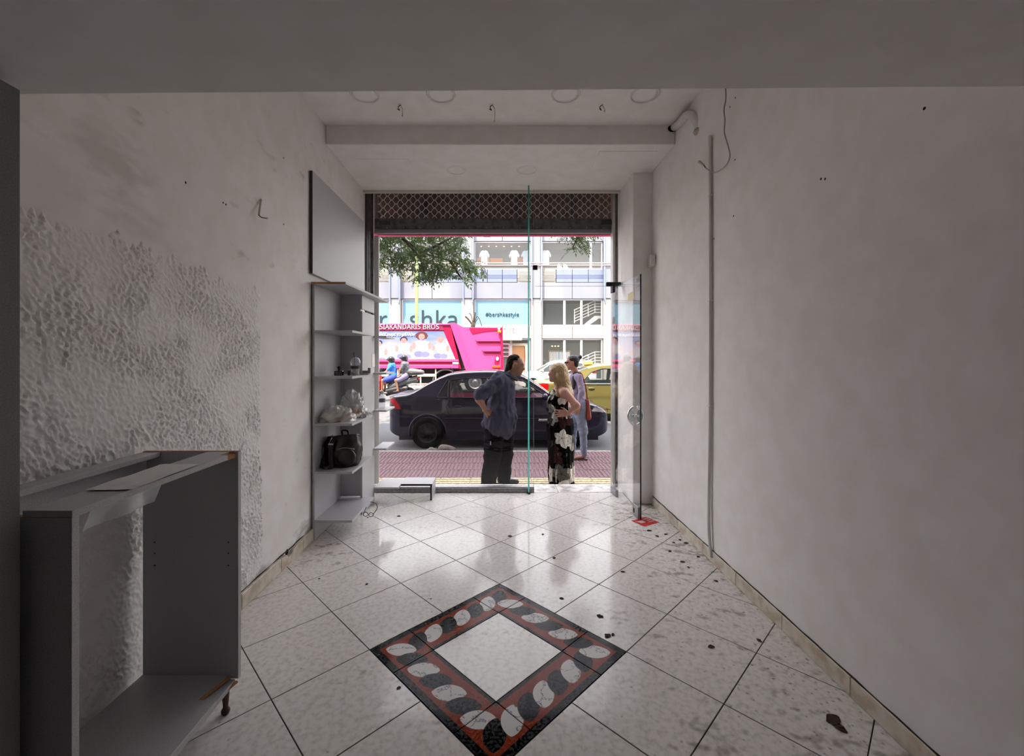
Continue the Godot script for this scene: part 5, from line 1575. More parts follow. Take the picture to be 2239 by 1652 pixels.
func truck() -> void:
	var d := 20.0
	var z := -d
	var back := z - 2.4
	var pk := mat("truck pink", Color(0.8, 0.26, 0.5), 0.4)
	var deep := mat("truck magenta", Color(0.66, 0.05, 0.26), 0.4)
	var plum := mat("truck plum band", Color(0.5, 0.1, 0.27), 0.5)
	var o := thing("refuse_truck", "pink refuse truck with children on its side poster", "truck", Vector3(-4.0, ROAD + 0.08, -21.2))
	var v := func(x: float, y: float) -> Vector2:
		var p := at(x, y, d)
		return Vector2(p.x, p.y)
	var x_front := -12.0
	# box body with a slanted rear edge
	part(o, "box", MB.new().prism([Vector2(x_front, v.call(0, 806).y), v.call(1008, 806), v.call(984, 708), Vector2(x_front, v.call(0, 709).y)], back, z), deep)
	part(o, "name_band", MB.new().prism([Vector2(x_front, v.call(0, 723).y), v.call(971, 722), v.call(968, 711), Vector2(x_front, v.call(0, 711).y)], z, z + 0.03), plum)
	for b in [[786, 791, pk], [797, 805, pk]]:
		part(o, "side_rail", MB.new().cbox(Vector3(x_front, v.call(0, b[1]).y, z), Vector3(v.call(1003, 0).x, v.call(0, b[0]).y, z + 0.08), 0.02), b[2])
	part(o, "top_rail", MB.new().cbox(Vector3(x_front, v.call(0, 711).y, z - 0.1), Vector3(v.call(985, 0).x, v.call(0, 707).y, z + 0.06), 0.02), pk)
	# poster
	var pm := mat("poster print", Color(0.74, 0.74, 0.74), 0.4)
	pm.albedo_texture = poster_tex()
	var ps := MB.new()
	var pa: Vector2 = v.call(0, 785)
	var pb: Vector2 = v.call(996, 785)
	var pc: Vector2 = v.call(970, 724)
	var xl: float = v.call(700, 0).x
	var wid := pb.x - xl
	ps.triuv(Vector3(xl, pa.y, z + 0.03), Vector3(pb.x, pa.y, z + 0.03), Vector3(pc.x, pc.y, z + 0.03), Vector2(0, 1), Vector2(1, 1), Vector2((pc.x - xl) / wid, 0))
	ps.triuv(Vector3(xl, pa.y, z + 0.03), Vector3(pc.x, pc.y, z + 0.03), Vector3(xl, pc.y, z + 0.03), Vector2(0, 1), Vector2((pc.x - xl) / wid, 0), Vector2(0, 0))
	part(o, "poster", ps, pm)
	var lt := mat("band letters", Color(0.9, 0.75, 0.8), 0.5)
	letters(o, "SIAKANDARIS BROS", 0.312, Vector3(v.call(830, 0).x, v.call(0, 723).y, z + 0.04), lt)
	letters(o, "Αλλάζουμε το μέλλον", 0.19, Vector3(v.call(822, 0).x, v.call(0, 736).y, z + 0.04), mat("white letters", Color(0.97, 0.97, 1.0), 0.5))
	# slanted frame and hopper
	part(o, "slant_frame", MB.new().prism([v.call(984, 707), v.call(996, 706), v.call(1033, 812), v.call(1020, 812)], back, z + 0.1), pk)
	part(o, "hopper", MB.new().prism([v.call(996, 706), v.call(1013, 715), v.call(1098, 716), v.call(1099, 812), v.call(1033, 812)], back, z + 0.04), mat("hopper pink", Color(0.8, 0.28, 0.52), 0.4))
	part(o, "hopper_painted_shade", MB.new().prism([v.call(1026, 717), v.call(1096, 717), v.call(1096, 722), v.call(1062, 724), v.call(1033, 730)], z + 0.04, z + 0.07), deep)  # dark magenta panel paints in the shadow along the top of the hopper
	for q in [[1043, 1094, 746, 750], [1057, 1094, 768, 773]]:
		part(o, "hopper_groove", MB.new().prism([v.call(q[0], q[2]), v.call(q[1], q[2]), v.call(q[1] - 1, q[3]), v.call(q[0] + 4, q[3])], z + 0.03, z + 0.06), deep)
		part(o, "hopper_rib", MB.new().prism([v.call(q[0] - 3, q[2] - 4), v.call(q[1], q[2] - 4), v.call(q[1], q[2]), v.call(q[0], q[2])], z + 0.04, z + 0.14), pk)
	part(o, "rear_post", MB.new().prism([v.call(1095, 716), v.call(1099, 716), v.call(1101, 812), v.call(1095, 812)], back, z + 0.12), deep)
	part(o, "beacon", MB.new().smooth().tube([at(1092, 728, d - 0.15), at(1092, 722, d - 0.15)], 0.08, 12), mat("amber lens", Color(0.95, 0.5, 0.08), 0.2))
	part(o, "beacon_cap", MB.new().smooth().ball(at(1091, 719, d - 0.15), Vector3(0.06, 0.06, 0.06), 10, 6), mats["white plastic"])
	part(o, "rear_lamp", MB.new().smooth().ball(at(1087.5, 784, d - 0.1), Vector3(0.07, 0.1, 0.05), 12, 8), mats["white plastic"])
	part(o, "lamp_bracket", MB.new().prism([v.call(1081, 794), v.call(1084, 777), v.call(1092, 778), v.call(1091, 794)], z + 0.04, z + 0.08), deep)
	part(o, "step_lamp", MB.new().cbox(Vector3(v.call(1076, 0).x, v.call(0, 804).y, z + 0.04), Vector3(v.call(1094, 0).x, v.call(0, 799).y, z + 0.15), 0.02), mat("lamp orange", Color(0.95, 0.3, 0.15), 0.3))
	part(o, "plate_light", MB.new().cbox(Vector3(v.call(990, 0).x, v.call(0, 796).y, z + 0.08), Vector3(v.call(1003, 0).x, v.call(0, 791.5).y, z + 0.1), 0.01), mats["white plastic"])
	for k in 4:
		part(o, "grab_rail", MB.new().tube([at(1100, 752 + k * 9, d - 0.1), at(1113, 752 + k * 9, d - 0.1), at(1113, 758 + k * 9, d - 0.1)], 0.025, 6), pk)
	# chassis, guards, wheels, cab
	part(o, "chassis", MB.new().box(Vector3(x_front, ROAD + 0.55, back + 0.3), Vector3(0, v.call(0, 806).y, z - 0.25)), mats["black plastic"])
	var crm := mat("guard cream", Color(0.85, 0.8, 0.66), 0.6)
	for y: float in [820, 846]:
		part(o, "side_guard", MB.new().cbox(Vector3(-9.0, v.call(0, y + 3).y, z - 0.02), Vector3(v.call(952, 0).x, v.call(0, y - 3).y, z + 0.03), 0.01), crm)
	for x: float in [868, 918, 951]:
		part(o, "guard_post", MB.new().cbox(Vector3(v.call(x, 0).x, v.call(0, 851).y, z - 0.05), Vector3(v.call(x + 3, 0).x, v.call(0, 806).y, z), 0.01), crm)
	for w: float in [-2.55, -1.2, -9.2]:
		for s: float in [z - 0.2, back + 0.2]:
			wheel(o, Vector3(w, ROAD + 0.6, s) - o.position, 0.5, 1.0 if s == z - 0.2 else -1.0, mats["steel"])
		var ring := []
		for i in 13:
			var a := lerpf(0.1, PI - 0.1, i / 12.0)
			ring.append(Vector3(w + 0.6 * cos(a), ROAD + 0.62 + 0.58 * sin(a), z - 0.05))
		part(o, "mudguard", MB.new().smooth().tube(ring, 0.04, 6), mat("mudguard grey", Color(0.5, 0.5, 0.52), 0.5))
	part(o, "cab", MB.new().cbox(Vector3(-14.3, ROAD + 0.6, back + 0.05), Vector3(-12.15, 2.6, z - 0.05), 0.12), pk)
	part(o, "cab_window", MB.new().box(Vector3(-13.9, 1.5, z - 0.05), Vector3(-12.7, 2.35, z - 0.03)), mats["car glass"])


# the poster print: sky, clouds and children in white shirts
func poster_tex() -> ImageTexture:
	var w := 640
	var h := 200
	var im := Image.create(w, h, false, Image.FORMAT_RGB8)
	var f := noise(0.012, 4, 151)
	for j in h:
		for i in w:
			var t := float(j) / h
			var c := Color(0.5, 0.62, 0.93).lerp(Color(0.86, 0.82, 0.97), clampf(t * 1.5 + 0.45 * f.get_noise_2d(i * 0.7, j * 1.4), 0.0, 1.0))
			im.set_pixel(i, j, c)
	var blob := func(cx: float, cy: float, rx: float, ry: float, c: Color) -> void:
		for j in range(maxi(0, int(cy - ry)), mini(h, int(cy + ry) + 1)):
			for i in range(maxi(0, int(cx - rx)), mini(w, int(cx + rx) + 1)):
				if pow((i - cx) / rx, 2) + pow((j - cy) / ry, 2) < 1.0: im.set_pixel(i, j, c)
	var skin := Color(0.93, 0.68, 0.66)
	var white := Color(0.96, 0.96, 0.99)
	# scale: the print runs from x 700 to 996 of the photograph, y 724 to 785
	var kid := func(px: float, py: float, s: float, hair: Color, curls: bool) -> void:
		var x := (px - 700) / 296.0 * w
		var y := (py - 724) / 61.0 * h
		blob.call(x - 12 * s, y + 78 * s, 30 * s, 44 * s, white)
		blob.call(x + 12 * s, y + 78 * s, 30 * s, 44 * s, white)
		blob.call(x - 36 * s, y + 70 * s, 9 * s, 26 * s, skin)
		blob.call(x + 38 * s, y + 70 * s, 9 * s, 26 * s, skin)
		blob.call(x - 14 * s, y + 130 * s, 22 * s, 22 * s, Color(0.62, 0.62, 0.86))
		blob.call(x + 16 * s, y + 132 * s, 22 * s, 20 * s, Color(0.66, 0.66, 0.88))
		blob.call(x, y - 5 * s, (27 if curls else 20) * s, (26 if curls else 22) * s, hair)
		if curls:
			for a in 9: blob.call(x + 22 * s * cos(a * 0.7), y + 20 * s * sin(a * 0.7), 9 * s, 9 * s, hair)
		blob.call(x, y + 5 * s, 15 * s, 21 * s, skin)
		for e: float in [-1.0, 1.0]: blob.call(x + e * 6 * s, y + 2 * s, 2.2 * s, 1.6 * s, Color(0.3, 0.2, 0.25))
		blob.call(x, y + 14 * s, 5 * s, 1.8 * s, Color(0.8, 0.35, 0.42))
	kid.call(883, 743, 0.9, Color(0.32, 0.2, 0.24), false)
	kid.call(922, 734, 1.0, Color(0.5, 0.28, 0.27), true)
	kid.call(963, 742, 0.9, Color(0.85, 0.66, 0.62), false)
	kid.call(828, 750, 0.9, Color(0.2, 0.2, 0.35), false)
	kid.call(770, 742, 0.95, Color(0.3, 0.2, 0.2), false)
	for q in [[885, 773], [952, 768], [993, 757]]:
		var x: float = (q[0] - 700) / 296.0 * w
		var y: float = (q[1] - 724) / 61.0 * h
		blob.call(x, y, 12, 12, white)
		for t in 5: blob.call(x + 6 * cos(t * 1.3), y + 7 * sin(t * 1.3), 2.2, 2.2, Color(0.2, 0.3, 0.25))
	return ImageTexture.create_from_image(im)


func scooter() -> void:
	var b := Vector3(at(858, 0, 16.5).x, ROAD + 0.1, -16.5)
	var o := thing("motor_scooter", "red and grey motor scooter ridden along the avenue with a top case", "scooter", b)
	o.rotation.y = PI   # local +x is the front
	var red := mat("scooter red", Color(0.85, 0.12, 0.08), 0.3)
	var gy := mat("scooter grey", Color(0.35, 0.35, 0.37), 0.4)
	var dkm := mat("scooter dark", Color(0.06, 0.06, 0.07), 0.5)
	for x: float in [-0.62, 0.72]:
		var t := MB.new().smooth()
		t.xf = Transform3D(Basis(Vector3.RIGHT, PI / 2), Vector3(x, 0.26, 0))
		t.lathe([Vector2(0.15, -0.05), Vector2(0.23, -0.06), Vector2(0.26, -0.03), Vector2(0.26, 0.03), Vector2(0.23, 0.06), Vector2(0.15, 0.05), Vector2(0.05, 0.03), Vector2(0, 0.03)], 24)
		var w := part(o, "wheel", t, mats["tyre"], true)
		var hb := MB.new().smooth()
		hb.xf = t.xf
		hb.lathe([Vector2(0.14, -0.04), Vector2(0.15, 0.045), Vector2(0.04, 0.055), Vector2(0, 0.056)], 16)
		part(w, "rim", hb, mats["steel"], true)
	part(o, "rear_fairing", MB.new().smooth().tube(smoothed([Vector3(0.15, 0.5, 0), Vector3(-0.2, 0.62, 0), Vector3(-0.6, 0.76, 0), Vector3(-0.95, 0.84, 0)]), 0.13, 12), gy, true)
	part(o, "side_stripe", MB.new().smooth().tube(smoothed([Vector3(-0.1, 0.64, 0.125), Vector3(-0.5, 0.78, 0.12), Vector3(-0.95, 0.88, 0.1)]), 0.05, 8), red, true)
	part(o, "engine_cover", MB.new().smooth().tube(smoothed([Vector3(0.25, 0.32, 0), Vector3(-0.15, 0.42, 0), Vector3(-0.6, 0.45, 0)]), 0.15, 12), dkm, true)
	part(o, "seat", MB.new().smooth().tube(smoothed([Vector3(0.22, 0.74, 0), Vector3(-0.05, 0.76, 0), Vector3(-0.3, 0.83, 0), Vector3(-0.75, 0.86, 0)]), 0.1, 12), dkm, true)
	part(o, "footboard", MB.new().cbox(Vector3(0.15, 0.26, -0.18), Vector3(0.6, 0.34, 0.18), 0.03), gy, true)
	part(o, "front_shield", MB.new().smooth().tube([Vector3(0.55, 0.32, 0), Vector3(0.6, 0.7, 0), Vector3(0.52, 0.98, 0)], [0.2, 0.19, 0.12], 12), red, true)
	part(o, "front_mudguard", MB.new().smooth().ball(Vector3(0.72, 0.42, 0), Vector3(0.2, 0.12, 0.08), 12, 8), red, true)
	part(o, "handlebar", MB.new().smooth().tube([Vector3(0.42, 1.0, -0.32), Vector3(0.52, 1.0, -0.1), Vector3(0.52, 1.0, 0.1), Vector3(0.42, 1.0, 0.32)], 0.018, 8), dkm, true)
	part(o, "tail_lamp", MB.new().smooth().ball(Vector3(-1.0, 0.84, 0), Vector3(0.05, 0.05, 0.09), 10, 6), mats["tail red"], true)
	part(o, "exhaust", MB.new().smooth().tube([Vector3(-0.2, 0.3, 0.2), Vector3(-0.85, 0.4, 0.22)], [0.04, 0.065], 12), mats["steel"], true)
	part(o, "rack", MB.new().smooth().tube([Vector3(-0.6, 0.88, 0), Vector3(-0.95, 0.95, 0)], 0.03, 8), dkm, true)
	part(o, "windscreen", MB.new().smooth().sheet(6, 6, func(u: float, v: float) -> Vector3: return Vector3(0.62 - 0.12 * v - 0.1 * pow(2 * u - 1, 2), 0.95 + 0.3 * v, (u - 0.5) * 0.4)), glass("screen smoke", Color(0.3, 0.3, 0.32, 0.4)), true)


# a smooth skin round bones: each bone [a, b, ra, rb] is a tapered capsule, each [c, Vector3 radii] a ball
func skin(bones: Array, cell: float, k: float, wob: Variant = null) -> Array:
	var lo := Vector3.ONE * 1e9
	var hi := -lo
	for b in bones:
		var r: float = maxf(b[2], b[3]) if b.size() == 4 else maxf(b[1].x, maxf(b[1].y, b[1].z))
		var e: Vector3 = b[1] if b.size() == 4 else b[0]
		lo = lo.min((b[0] as Vector3).min(e) - Vector3.ONE * (r + 3 * cell))
		hi = hi.max((b[0] as Vector3).max(e) + Vector3.ONE * (r + 3 * cell))
	var nx := int((hi.x - lo.x) / cell) + 2
	var ny := int((hi.y - lo.y) / cell) + 2
	var nz := int((hi.z - lo.z) / cell) + 2
	var f := PackedFloat32Array()
	f.resize(nx * ny * nz)
	f.fill(1.0)
	var pad := k + 2.5 * cell
	for b in bones:
		var cap: bool = b.size() == 4
		var a: Vector3 = b[0]
		var r: float = maxf(b[2], b[3]) if cap else maxf(b[1].x, maxf(b[1].y, b[1].z))
		var e: Vector3 = b[1] if cap else b[0]
		var m0 := ((a.min(e) - Vector3.ONE * (r + pad) - lo) / cell).max(Vector3.ZERO)
		var m1 := (a.max(e) + Vector3.ONE * (r + pad) - lo) / cell
		var ab := e - a
		var l2 := maxf(ab.length_squared(), 1e-9)
		var s: Vector3 = Vector3.ONE if cap else b[1]
		var smin := minf(s.x, minf(s.y, s.z))
		for z in range(int(m0.z), mini(int(m1.z) + 1, nz)):
			for y in range(int(m0.y), mini(int(m1.y) + 1, ny)):
				var at_row := (z * ny + y) * nx
				for x in range(int(m0.x), mini(int(m1.x) + 1, nx)):
					var p := lo + Vector3(x, y, z) * cell
					var d: float
					if cap:
						var t := clampf((p - a).dot(ab) / l2, 0.0, 1.0)
						d = (p - a - ab * t).length() - lerpf(b[2], b[3], t)
					else:
						d = (((p - a) / s).length() - 1.0) * smin
					if d > pad: continue
					var o := f[at_row + x]
					var h := maxf(k - absf(o - d), 0.0) / k
					f[at_row + x] = minf(o, d) - h * h * k * 0.25
	# surface nets
	var ids := {}
	var v := PackedVector3Array()
	for z in nz - 1:
		for y in ny - 1:
			var row := (z * ny + y) * nx
			for x in nx - 1:
				var i := row + x
				var c := f[i]
				if absf(c) > cell * 2.2: continue
				var q := [c, f[i + 1], f[i + nx], f[i + nx + 1], f[i + nx * ny], f[i + nx * ny + 1], f[i + nx * ny + nx], f[i + nx * ny + nx + 1]]
				var inside := 0
				for w in q: if w < 0.0: inside += 1
				if inside == 0 or inside == 8: continue
				var sum := Vector3.ZERO
				var n := 0
				for g in EDGES:
					var p: float = q[g[0]]
					var w: float = q[g[1]]
					if (p < 0.0) != (w < 0.0):
						sum += (CORNER[g[0]] as Vector3).lerp(CORNER[g[1]], p / (p - w))
						n += 1
				ids[i] = v.size()
				v.append(lo + (Vector3(x, y, z) + sum / n) * cell)
	var idx := PackedInt32Array()
	var steps := [1, nx, nx * ny]
	for i: int in ids:
		for ax in 3:
			var u: int = steps[(ax + 1) % 3]
			var w: int = steps[(ax + 2) % 3]
			var a0 := f[i] < 0.0
			if a0 == (f[i + steps[ax]] < 0.0): continue
			if not (ids.has(i - u) and ids.has(i - w) and ids.has(i - u - w)): continue
			var q := [ids[i], ids[i - u], ids[i - u - w], ids[i - w]]
			if a0: idx.append_array([q[0], q[2], q[1], q[0], q[3], q[2]])
			else: idx.append_array([q[0], q[1], q[2], q[0], q[2], q[3]])
	for turn in 2:   # even out the steps of the grid
		var sum := PackedVector3Array()
		sum.resize(v.size())
		var cnt := PackedInt32Array()
		cnt.resize(v.size())
		for i in range(0, idx.size(), 3):
			for j in 3:
				sum[idx[i + j]] += v[idx[i + (j + 1) % 3]]
				cnt[idx[i + j]] += 1
		for i in v.size():
			if cnt[i] > 0: v[i] = v[i].lerp(sum[i] / cnt[i], 0.5)
	var nm := normals_of(v, idx)
	if wob != null:
		for i in v.size(): v[i] += nm[i] * wob.call(v[i])
		nm = normals_of(v, idx)
	return [v, nm, idx]


const CORNER := [Vector3(0, 0, 0), Vector3(1, 0, 0), Vector3(0, 1, 0), Vector3(1, 1, 0), Vector3(0, 0, 1), Vector3(1, 0, 1), Vector3(0, 1, 1), Vector3(1, 1, 1)]
const EDGES := [[0, 1], [2, 3], [4, 5], [6, 7], [0, 2], [1, 3], [4, 6], [5, 7], [0, 4], [1, 5], [2, 6], [3, 7]]


func normals_of(v: PackedVector3Array, idx: PackedInt32Array) -> PackedVector3Array:
	var nm := PackedVector3Array()
	nm.resize(v.size())
	for i in range(0, idx.size(), 3):
		var n := (v[idx[i + 2]] - v[idx[i]]).cross(v[idx[i + 1]] - v[idx[i]])
		for j in 3: nm[idx[i + j]] += n
	for i in nm.size(): nm[i] = nm[i].normalized()
	return nm


func joined(list: Array) -> ArrayMesh:   # several skins as one mesh
	var v := PackedVector3Array()
	var nm := PackedVector3Array()
	var idx := PackedInt32Array()
	for s in list:
		var base := v.size()
		v.append_array(s[0])
		nm.append_array(s[1])
		for i: int in s[2]: idx.append(base + i)
	var arr := []
	arr.resize(Mesh.ARRAY_MAX)
	arr[Mesh.ARRAY_VERTEX] = v
	arr[Mesh.ARRAY_NORMAL] = nm
	arr[Mesh.ARRAY_INDEX] = idx
	var m := ArrayMesh.new()
	m.add_surface_from_arrays(Mesh.PRIMITIVE_TRIANGLES, arr)
	return m


func put_all(xf: Transform3D, bones: Array) -> Array:
	var out := []
	for b in bones:
		var q: Array = b.duplicate()
		q[0] = xf * (q[0] as Vector3)
		if q.size() == 4: q[1] = xf * (q[1] as Vector3)
		out.append(q)
	return out


# a head in profile, looking along +x, chin and nose modelled; centre of the skull at 0
func head_bones(s: float) -> Array:
	return [
		[Vector3(-0.012, 0.03, 0) * s, Vector3(0.098, 0.09, 0.075) * s],
		[Vector3(0.02, -0.01, 0) * s, Vector3(0.075, 0.1, 0.066) * s],
		[Vector3(0.035, -0.075, 0) * s, Vector3(0.05, 0.045, 0.048) * s],
		[Vector3(0.066, -0.1, 0) * s, Vector3(0.024, 0.022, 0.026) * s],
		[Vector3(0.082, 0.02, 0) * s, Vector3(0.1, -0.022, 0) * s, 0.011 * s, 0.016 * s],
		[Vector3(0.1, -0.024, 0.011) * s, Vector3(0.1, -0.024, -0.011) * s, 0.009 * s, 0.009 * s],
		[Vector3(0.078, 0.034, 0.035) * s, Vector3(0.078, 0.034, -0.035) * s, 0.014 * s, 0.014 * s],
		[Vector3(0.082, -0.052, 0.014) * s, Vector3(0.082, -0.052, -0.014) * s, 0.011 * s, 0.011 * s],
		[Vector3(0.08, -0.068, 0.013) * s, Vector3(0.08, -0.068, -0.013) * s, 0.012 * s, 0.012 * s],
		[Vector3(-0.005, 0.012, 0.076) * s, Vector3(-0.012, -0.03, 0.074) * s, 0.016 * s, 0.01 * s],
		[Vector3(-0.005, 0.012, -0.076) * s, Vector3(-0.012, -0.03, -0.074) * s, 0.016 * s, 0.01 * s],
		[Vector3(-0.03, -0.06, 0) * s, Vector3(-0.055, -0.16, 0) * s, 0.055 * s, 0.058 * s]]


# a hand from the wrist along +x, palm down (-y), thumb towards +z; fingers bent by curl
func hand_bones(curl: float, spread := 0.12) -> Array:
	var out := [
		[Vector3(-0.03, 0, 0), Vector3(0.02, 0, 0), 0.026, 0.024],
		[Vector3(0.02, 0, 0.018), Vector3(0.085, 0, 0.03), 0.018, 0.014],
		[Vector3(0.02, 0, 0.0), Vector3(0.09, 0, 0.008), 0.018, 0.014],
		[Vector3(0.02, 0, -0.014), Vector3(0.086, 0, -0.014), 0.018, 0.013],
		[Vector3(0.02, 0, -0.024), Vector3(0.078, 0, -0.034), 0.016, 0.012]]
	var roots := [Vector3(0.085, 0, 0.03), Vector3(0.09, 0, 0.008), Vector3(0.086, 0, -0.014), Vector3(0.078, 0, -0.034)]
	var lens := [0.072, 0.08, 0.074, 0.058]
	for i in 4:
		var p: Vector3 = roots[i]
		var ang := 0.0
		var side := (1.2 - i) * spread
		for j in 3:
			ang += curl * [0.5, 0.9, 0.6][j]
			var l: float = lens[i] * [0.45, 0.32, 0.25][j]
			var q := p + Vector3(cos(ang) * cos(side), -sin(ang), cos(ang) * sin(side)) * l
			out.append([p, q, 0.0095 - 0.0008 * j, 0.0088 - 0.0008 * j])
			p = q
	out.append([Vector3(0.01, -0.004, 0.022), Vector3(0.045, -0.014, 0.055), 0.016, 0.0125])
	out.append([Vector3(0.045, -0.014, 0.055), Vector3(0.08, -0.02, 0.07), 0.0115, 0.009])
	return out


func frame(x: Vector3, y: Vector3, o: Vector3) -> Transform3D:
	x = x.normalized()
	var z := x.cross(y).normalized()
	return Transform3D(Basis(x, z.cross(x), z), o)


func folds(s: int, fq: Vector3, amp: float) -> Callable:
	var n := noise(1.0, 2, s)
	return func(p: Vector3) -> float: return amp * n.get_noise_3dv(p * fq)


func eyes(o: Node3D, xf: Transform3D, s: float) -> void:
	for e: float in [-1.0, 1.0]:
		part(o, "eye", MB.new().smooth().ball(xf * (Vector3(0.078, 0.012, 0.03 * e) * s), Vector3(0.011, 0.008, 0.011) * s, 10, 6), mat("eye", Color(0.16, 0.12, 0.1), 0.2))


func people() -> void:
	var flesh := mat("skin tan", Color(0.53, 0.37, 0.29), 0.55)
	flesh.subsurf_scatter_enabled = true
	flesh.subsurf_scatter_strength = 0.1
	var fair := mat("skin fair", Color(0.64, 0.46, 0.39), 0.55)
	# the man, bending forward with a hand on his hip
	var z := -5.4
	var v := func(x: float, y: float, dz := 0.0) -> Vector3: return Vector3(x, y, z + dz)
	var o := thing("person", "person in loose grey-blue shirt and dark trousers bending forward, hand on hip", "person", v.call(-0.05, WALK))
	var hx := frame(Vector3(1, -0.22, 0.12), Vector3.UP, v.call(0.19, 1.36))
	var head := put_all(hx, head_bones(1.02))
	var hand := put_all(frame(Vector3(0.9, -0.42, -0.25), Vector3(-0.05, 0.2, 1), v.call(-0.17, 0.815, 0.235)), hand_bones(0.35))
	var body := skin([
		[v.call(0.14, 1.24), v.call(0.06, 1.14), 0.062, 0.09], [v.call(0.04, 1.1), v.call(-0.02, 0.75), 0.13, 0.15],
		[v.call(-0.02, 1.16, 0.19), v.call(-0.255, 0.965, 0.31), 0.062, 0.047], [v.call(-0.255, 0.965, 0.31), v.call(-0.18, 0.825, 0.24), 0.045, 0.03],
		[v.call(0.0, 1.16, -0.19), v.call(-0.03, 0.9, -0.25), 0.06, 0.046], [v.call(-0.03, 0.9, -0.25), v.call(0.0, 0.78, -0.24), 0.044, 0.03],
		[v.call(-0.07, 0.7, 0.09), v.call(-0.1, 0.25, 0.1), 0.09, 0.06], [v.call(-0.1, 0.25, 0.1), v.call(-0.15, -0.08, 0.11), 0.055, 0.04],
		[v.call(0.04, 0.7, -0.08), v.call(0.045, 0.25, -0.08), 0.09, 0.06], [v.call(0.045, 0.25, -0.08), v.call(0.04, -0.08, -0.08), 0.055, 0.04]], 0.016, 0.03)
	var far_hand := put_all(frame(Vector3(0.8, -0.3, 0.3), Vector3(0, 0.3, -1), v.call(0.0, 0.77, -0.24)), hand_bones(0.6))
	part(o, "body", joined([body, skin(head, 0.0065, 0.018), skin(hand, 0.0055, 0.008), skin(far_hand, 0.0065, 0.008)]), flesh)
	eyes(o, hx, 1.02)
	var shirt := tri_mat("shirt cloth", Color(0.28, 0.28, 0.335), 0.9, ramp_tex("weave", 256, noise(0.3, 2, 161), [[0.2, grey(0.85)], [0.8, grey(1.0)]]), 6.0, false)
	part(o, "shirt", joined([skin([
		[v.call(-0.02, 1.19, 0.15), v.call(0.0, 1.19, -0.15), 0.09, 0.09], [v.call(0.08, 1.18), v.call(0.11, 1.225), 0.08, 0.07],
		[v.call(0.03, 1.1, 0.07), v.call(-0.02, 0.74, 0.1), 0.14, 0.165], [v.call(0.04, 1.1, -0.07), v.call(0.02, 0.74, -0.1), 0.14, 0.165],
		[v.call(-0.02, 0.74, 0.1), v.call(-0.05, 0.64, 0.1), 0.165, 0.165], [v.call(0.02, 0.74, -0.1), v.call(0.02, 0.62, -0.1), 0.165, 0.165],
		[v.call(0.02, 0.68, 0.12), v.call(0.08, 0.52, 0.14), 0.14, 0.06], [v.call(0.1, 0.68, -0.05), v.call(0.13, 0.54, -0.05), 0.09, 0.065],
		[v.call(-0.1, 0.72, 0.06), v.call(-0.19, 0.66, 0.08), 0.1, 0.05],
		[v.call(-0.03, 1.17, 0.18), v.call(-0.235, 1.02, 0.29), 0.085, 0.088], [v.call(0.0, 1.17, -0.18), v.call(-0.02, 0.98, -0.24), 0.085, 0.085]], 0.013, 0.045, folds(171, Vector3(11, 5, 11), 0.022))]), shirt)
	part(o, "shirt_collar", MB.new().smooth().tube(smoothed([v.call(0.02, 1.245, 0.09), v.call(0.12, 1.225, 0.085), v.call(0.19, 1.185, 0.03), v.call(0.19, 1.185, -0.03), v.call(0.12, 1.225, -0.085), v.call(0.02, 1.25, -0.09)]), 0.02, 8), shirt)
	var trs := mat("dark trousers", Color(0.025, 0.025, 0.05), 0.85)
	part(o, "trousers", joined([skin([
		[v.call(-0.06, 0.62, 0.08), v.call(0.03, 0.62, -0.08), 0.15, 0.15],
		[v.call(-0.075, 0.6, 0.09), v.call(-0.1, 0.25, 0.1), 0.135, 0.105], [v.call(-0.1, 0.25, 0.1), v.call(-0.15, -0.075, 0.11), 0.105, 0.092],
		[v.call(0.05, 0.6, -0.08), v.call(0.05, 0.25, -0.08), 0.13, 0.1], [v.call(0.05, 0.25, -0.08), v.call(0.04, -0.075, -0.08), 0.1, 0.088]], 0.015, 0.03, folds(172, Vector3(9, 12, 9), 0.016))]), trs)
	for q in [[-0.12, 0.11], [0.07, -0.08]]:
		part(o, "shoe", joined([skin([[v.call(q[0] - 0.07, -0.1, q[1]), v.call(q[0] + 0.13, -0.118, q[1]), 0.048, 0.034]], 0.012, 0.01)]), mats["black plastic"])
	part(o, "hair", joined([skin([
		[hx * Vector3(-0.03, 0.05, 0), Vector3(0.09, 0.08, 0.076)], [hx * Vector3(-0.065, 0.0, 0), Vector3(0.05, 0.085, 0.068)],
		[hx * Vector3(-0.075, -0.05, 0.0), hx * Vector3(-0.1, -0.12, 0.0), 0.05, 0.028]], 0.008, 0.03, folds(173, Vector3(18, 50, 50), 0.008))]), mat("dark brown hair", Color(0.1, 0.075, 0.06), 0.6))
	part(o, "belt_clip", MB.new().cbox(v.call(-0.13, 0.41, 0.225), v.call(-0.115, 0.455, 0.235), 0.003), mats["steel"])
	# the fair-haired woman in a printed dress
	v = func(x: float, y: float, dz := 0.0) -> Vector3: return Vector3(x, y, z + dz)
	o = thing("person", "person with long blonde hair in a black and white floral maxi dress", "person", v.call(0.76, WALK))
	hx = frame(Vector3(-1, 0.08, 0.1), Vector3.UP, v.call(0.7, 1.262))
	head = put_all(hx, head_bones(0.95))
	hand = put_all(frame(Vector3(-1, 0.0, -0.28), Vector3(0.1, 0.2, 1), v.call(0.8, 0.785, 0.2)), hand_bones(0.4))
	far_hand = put_all(frame(Vector3(-0.9, -0.2, 0.3), Vector3(0, 0.3, -1), v.call(0.76, 0.79, -0.2)), hand_bones(0.5))
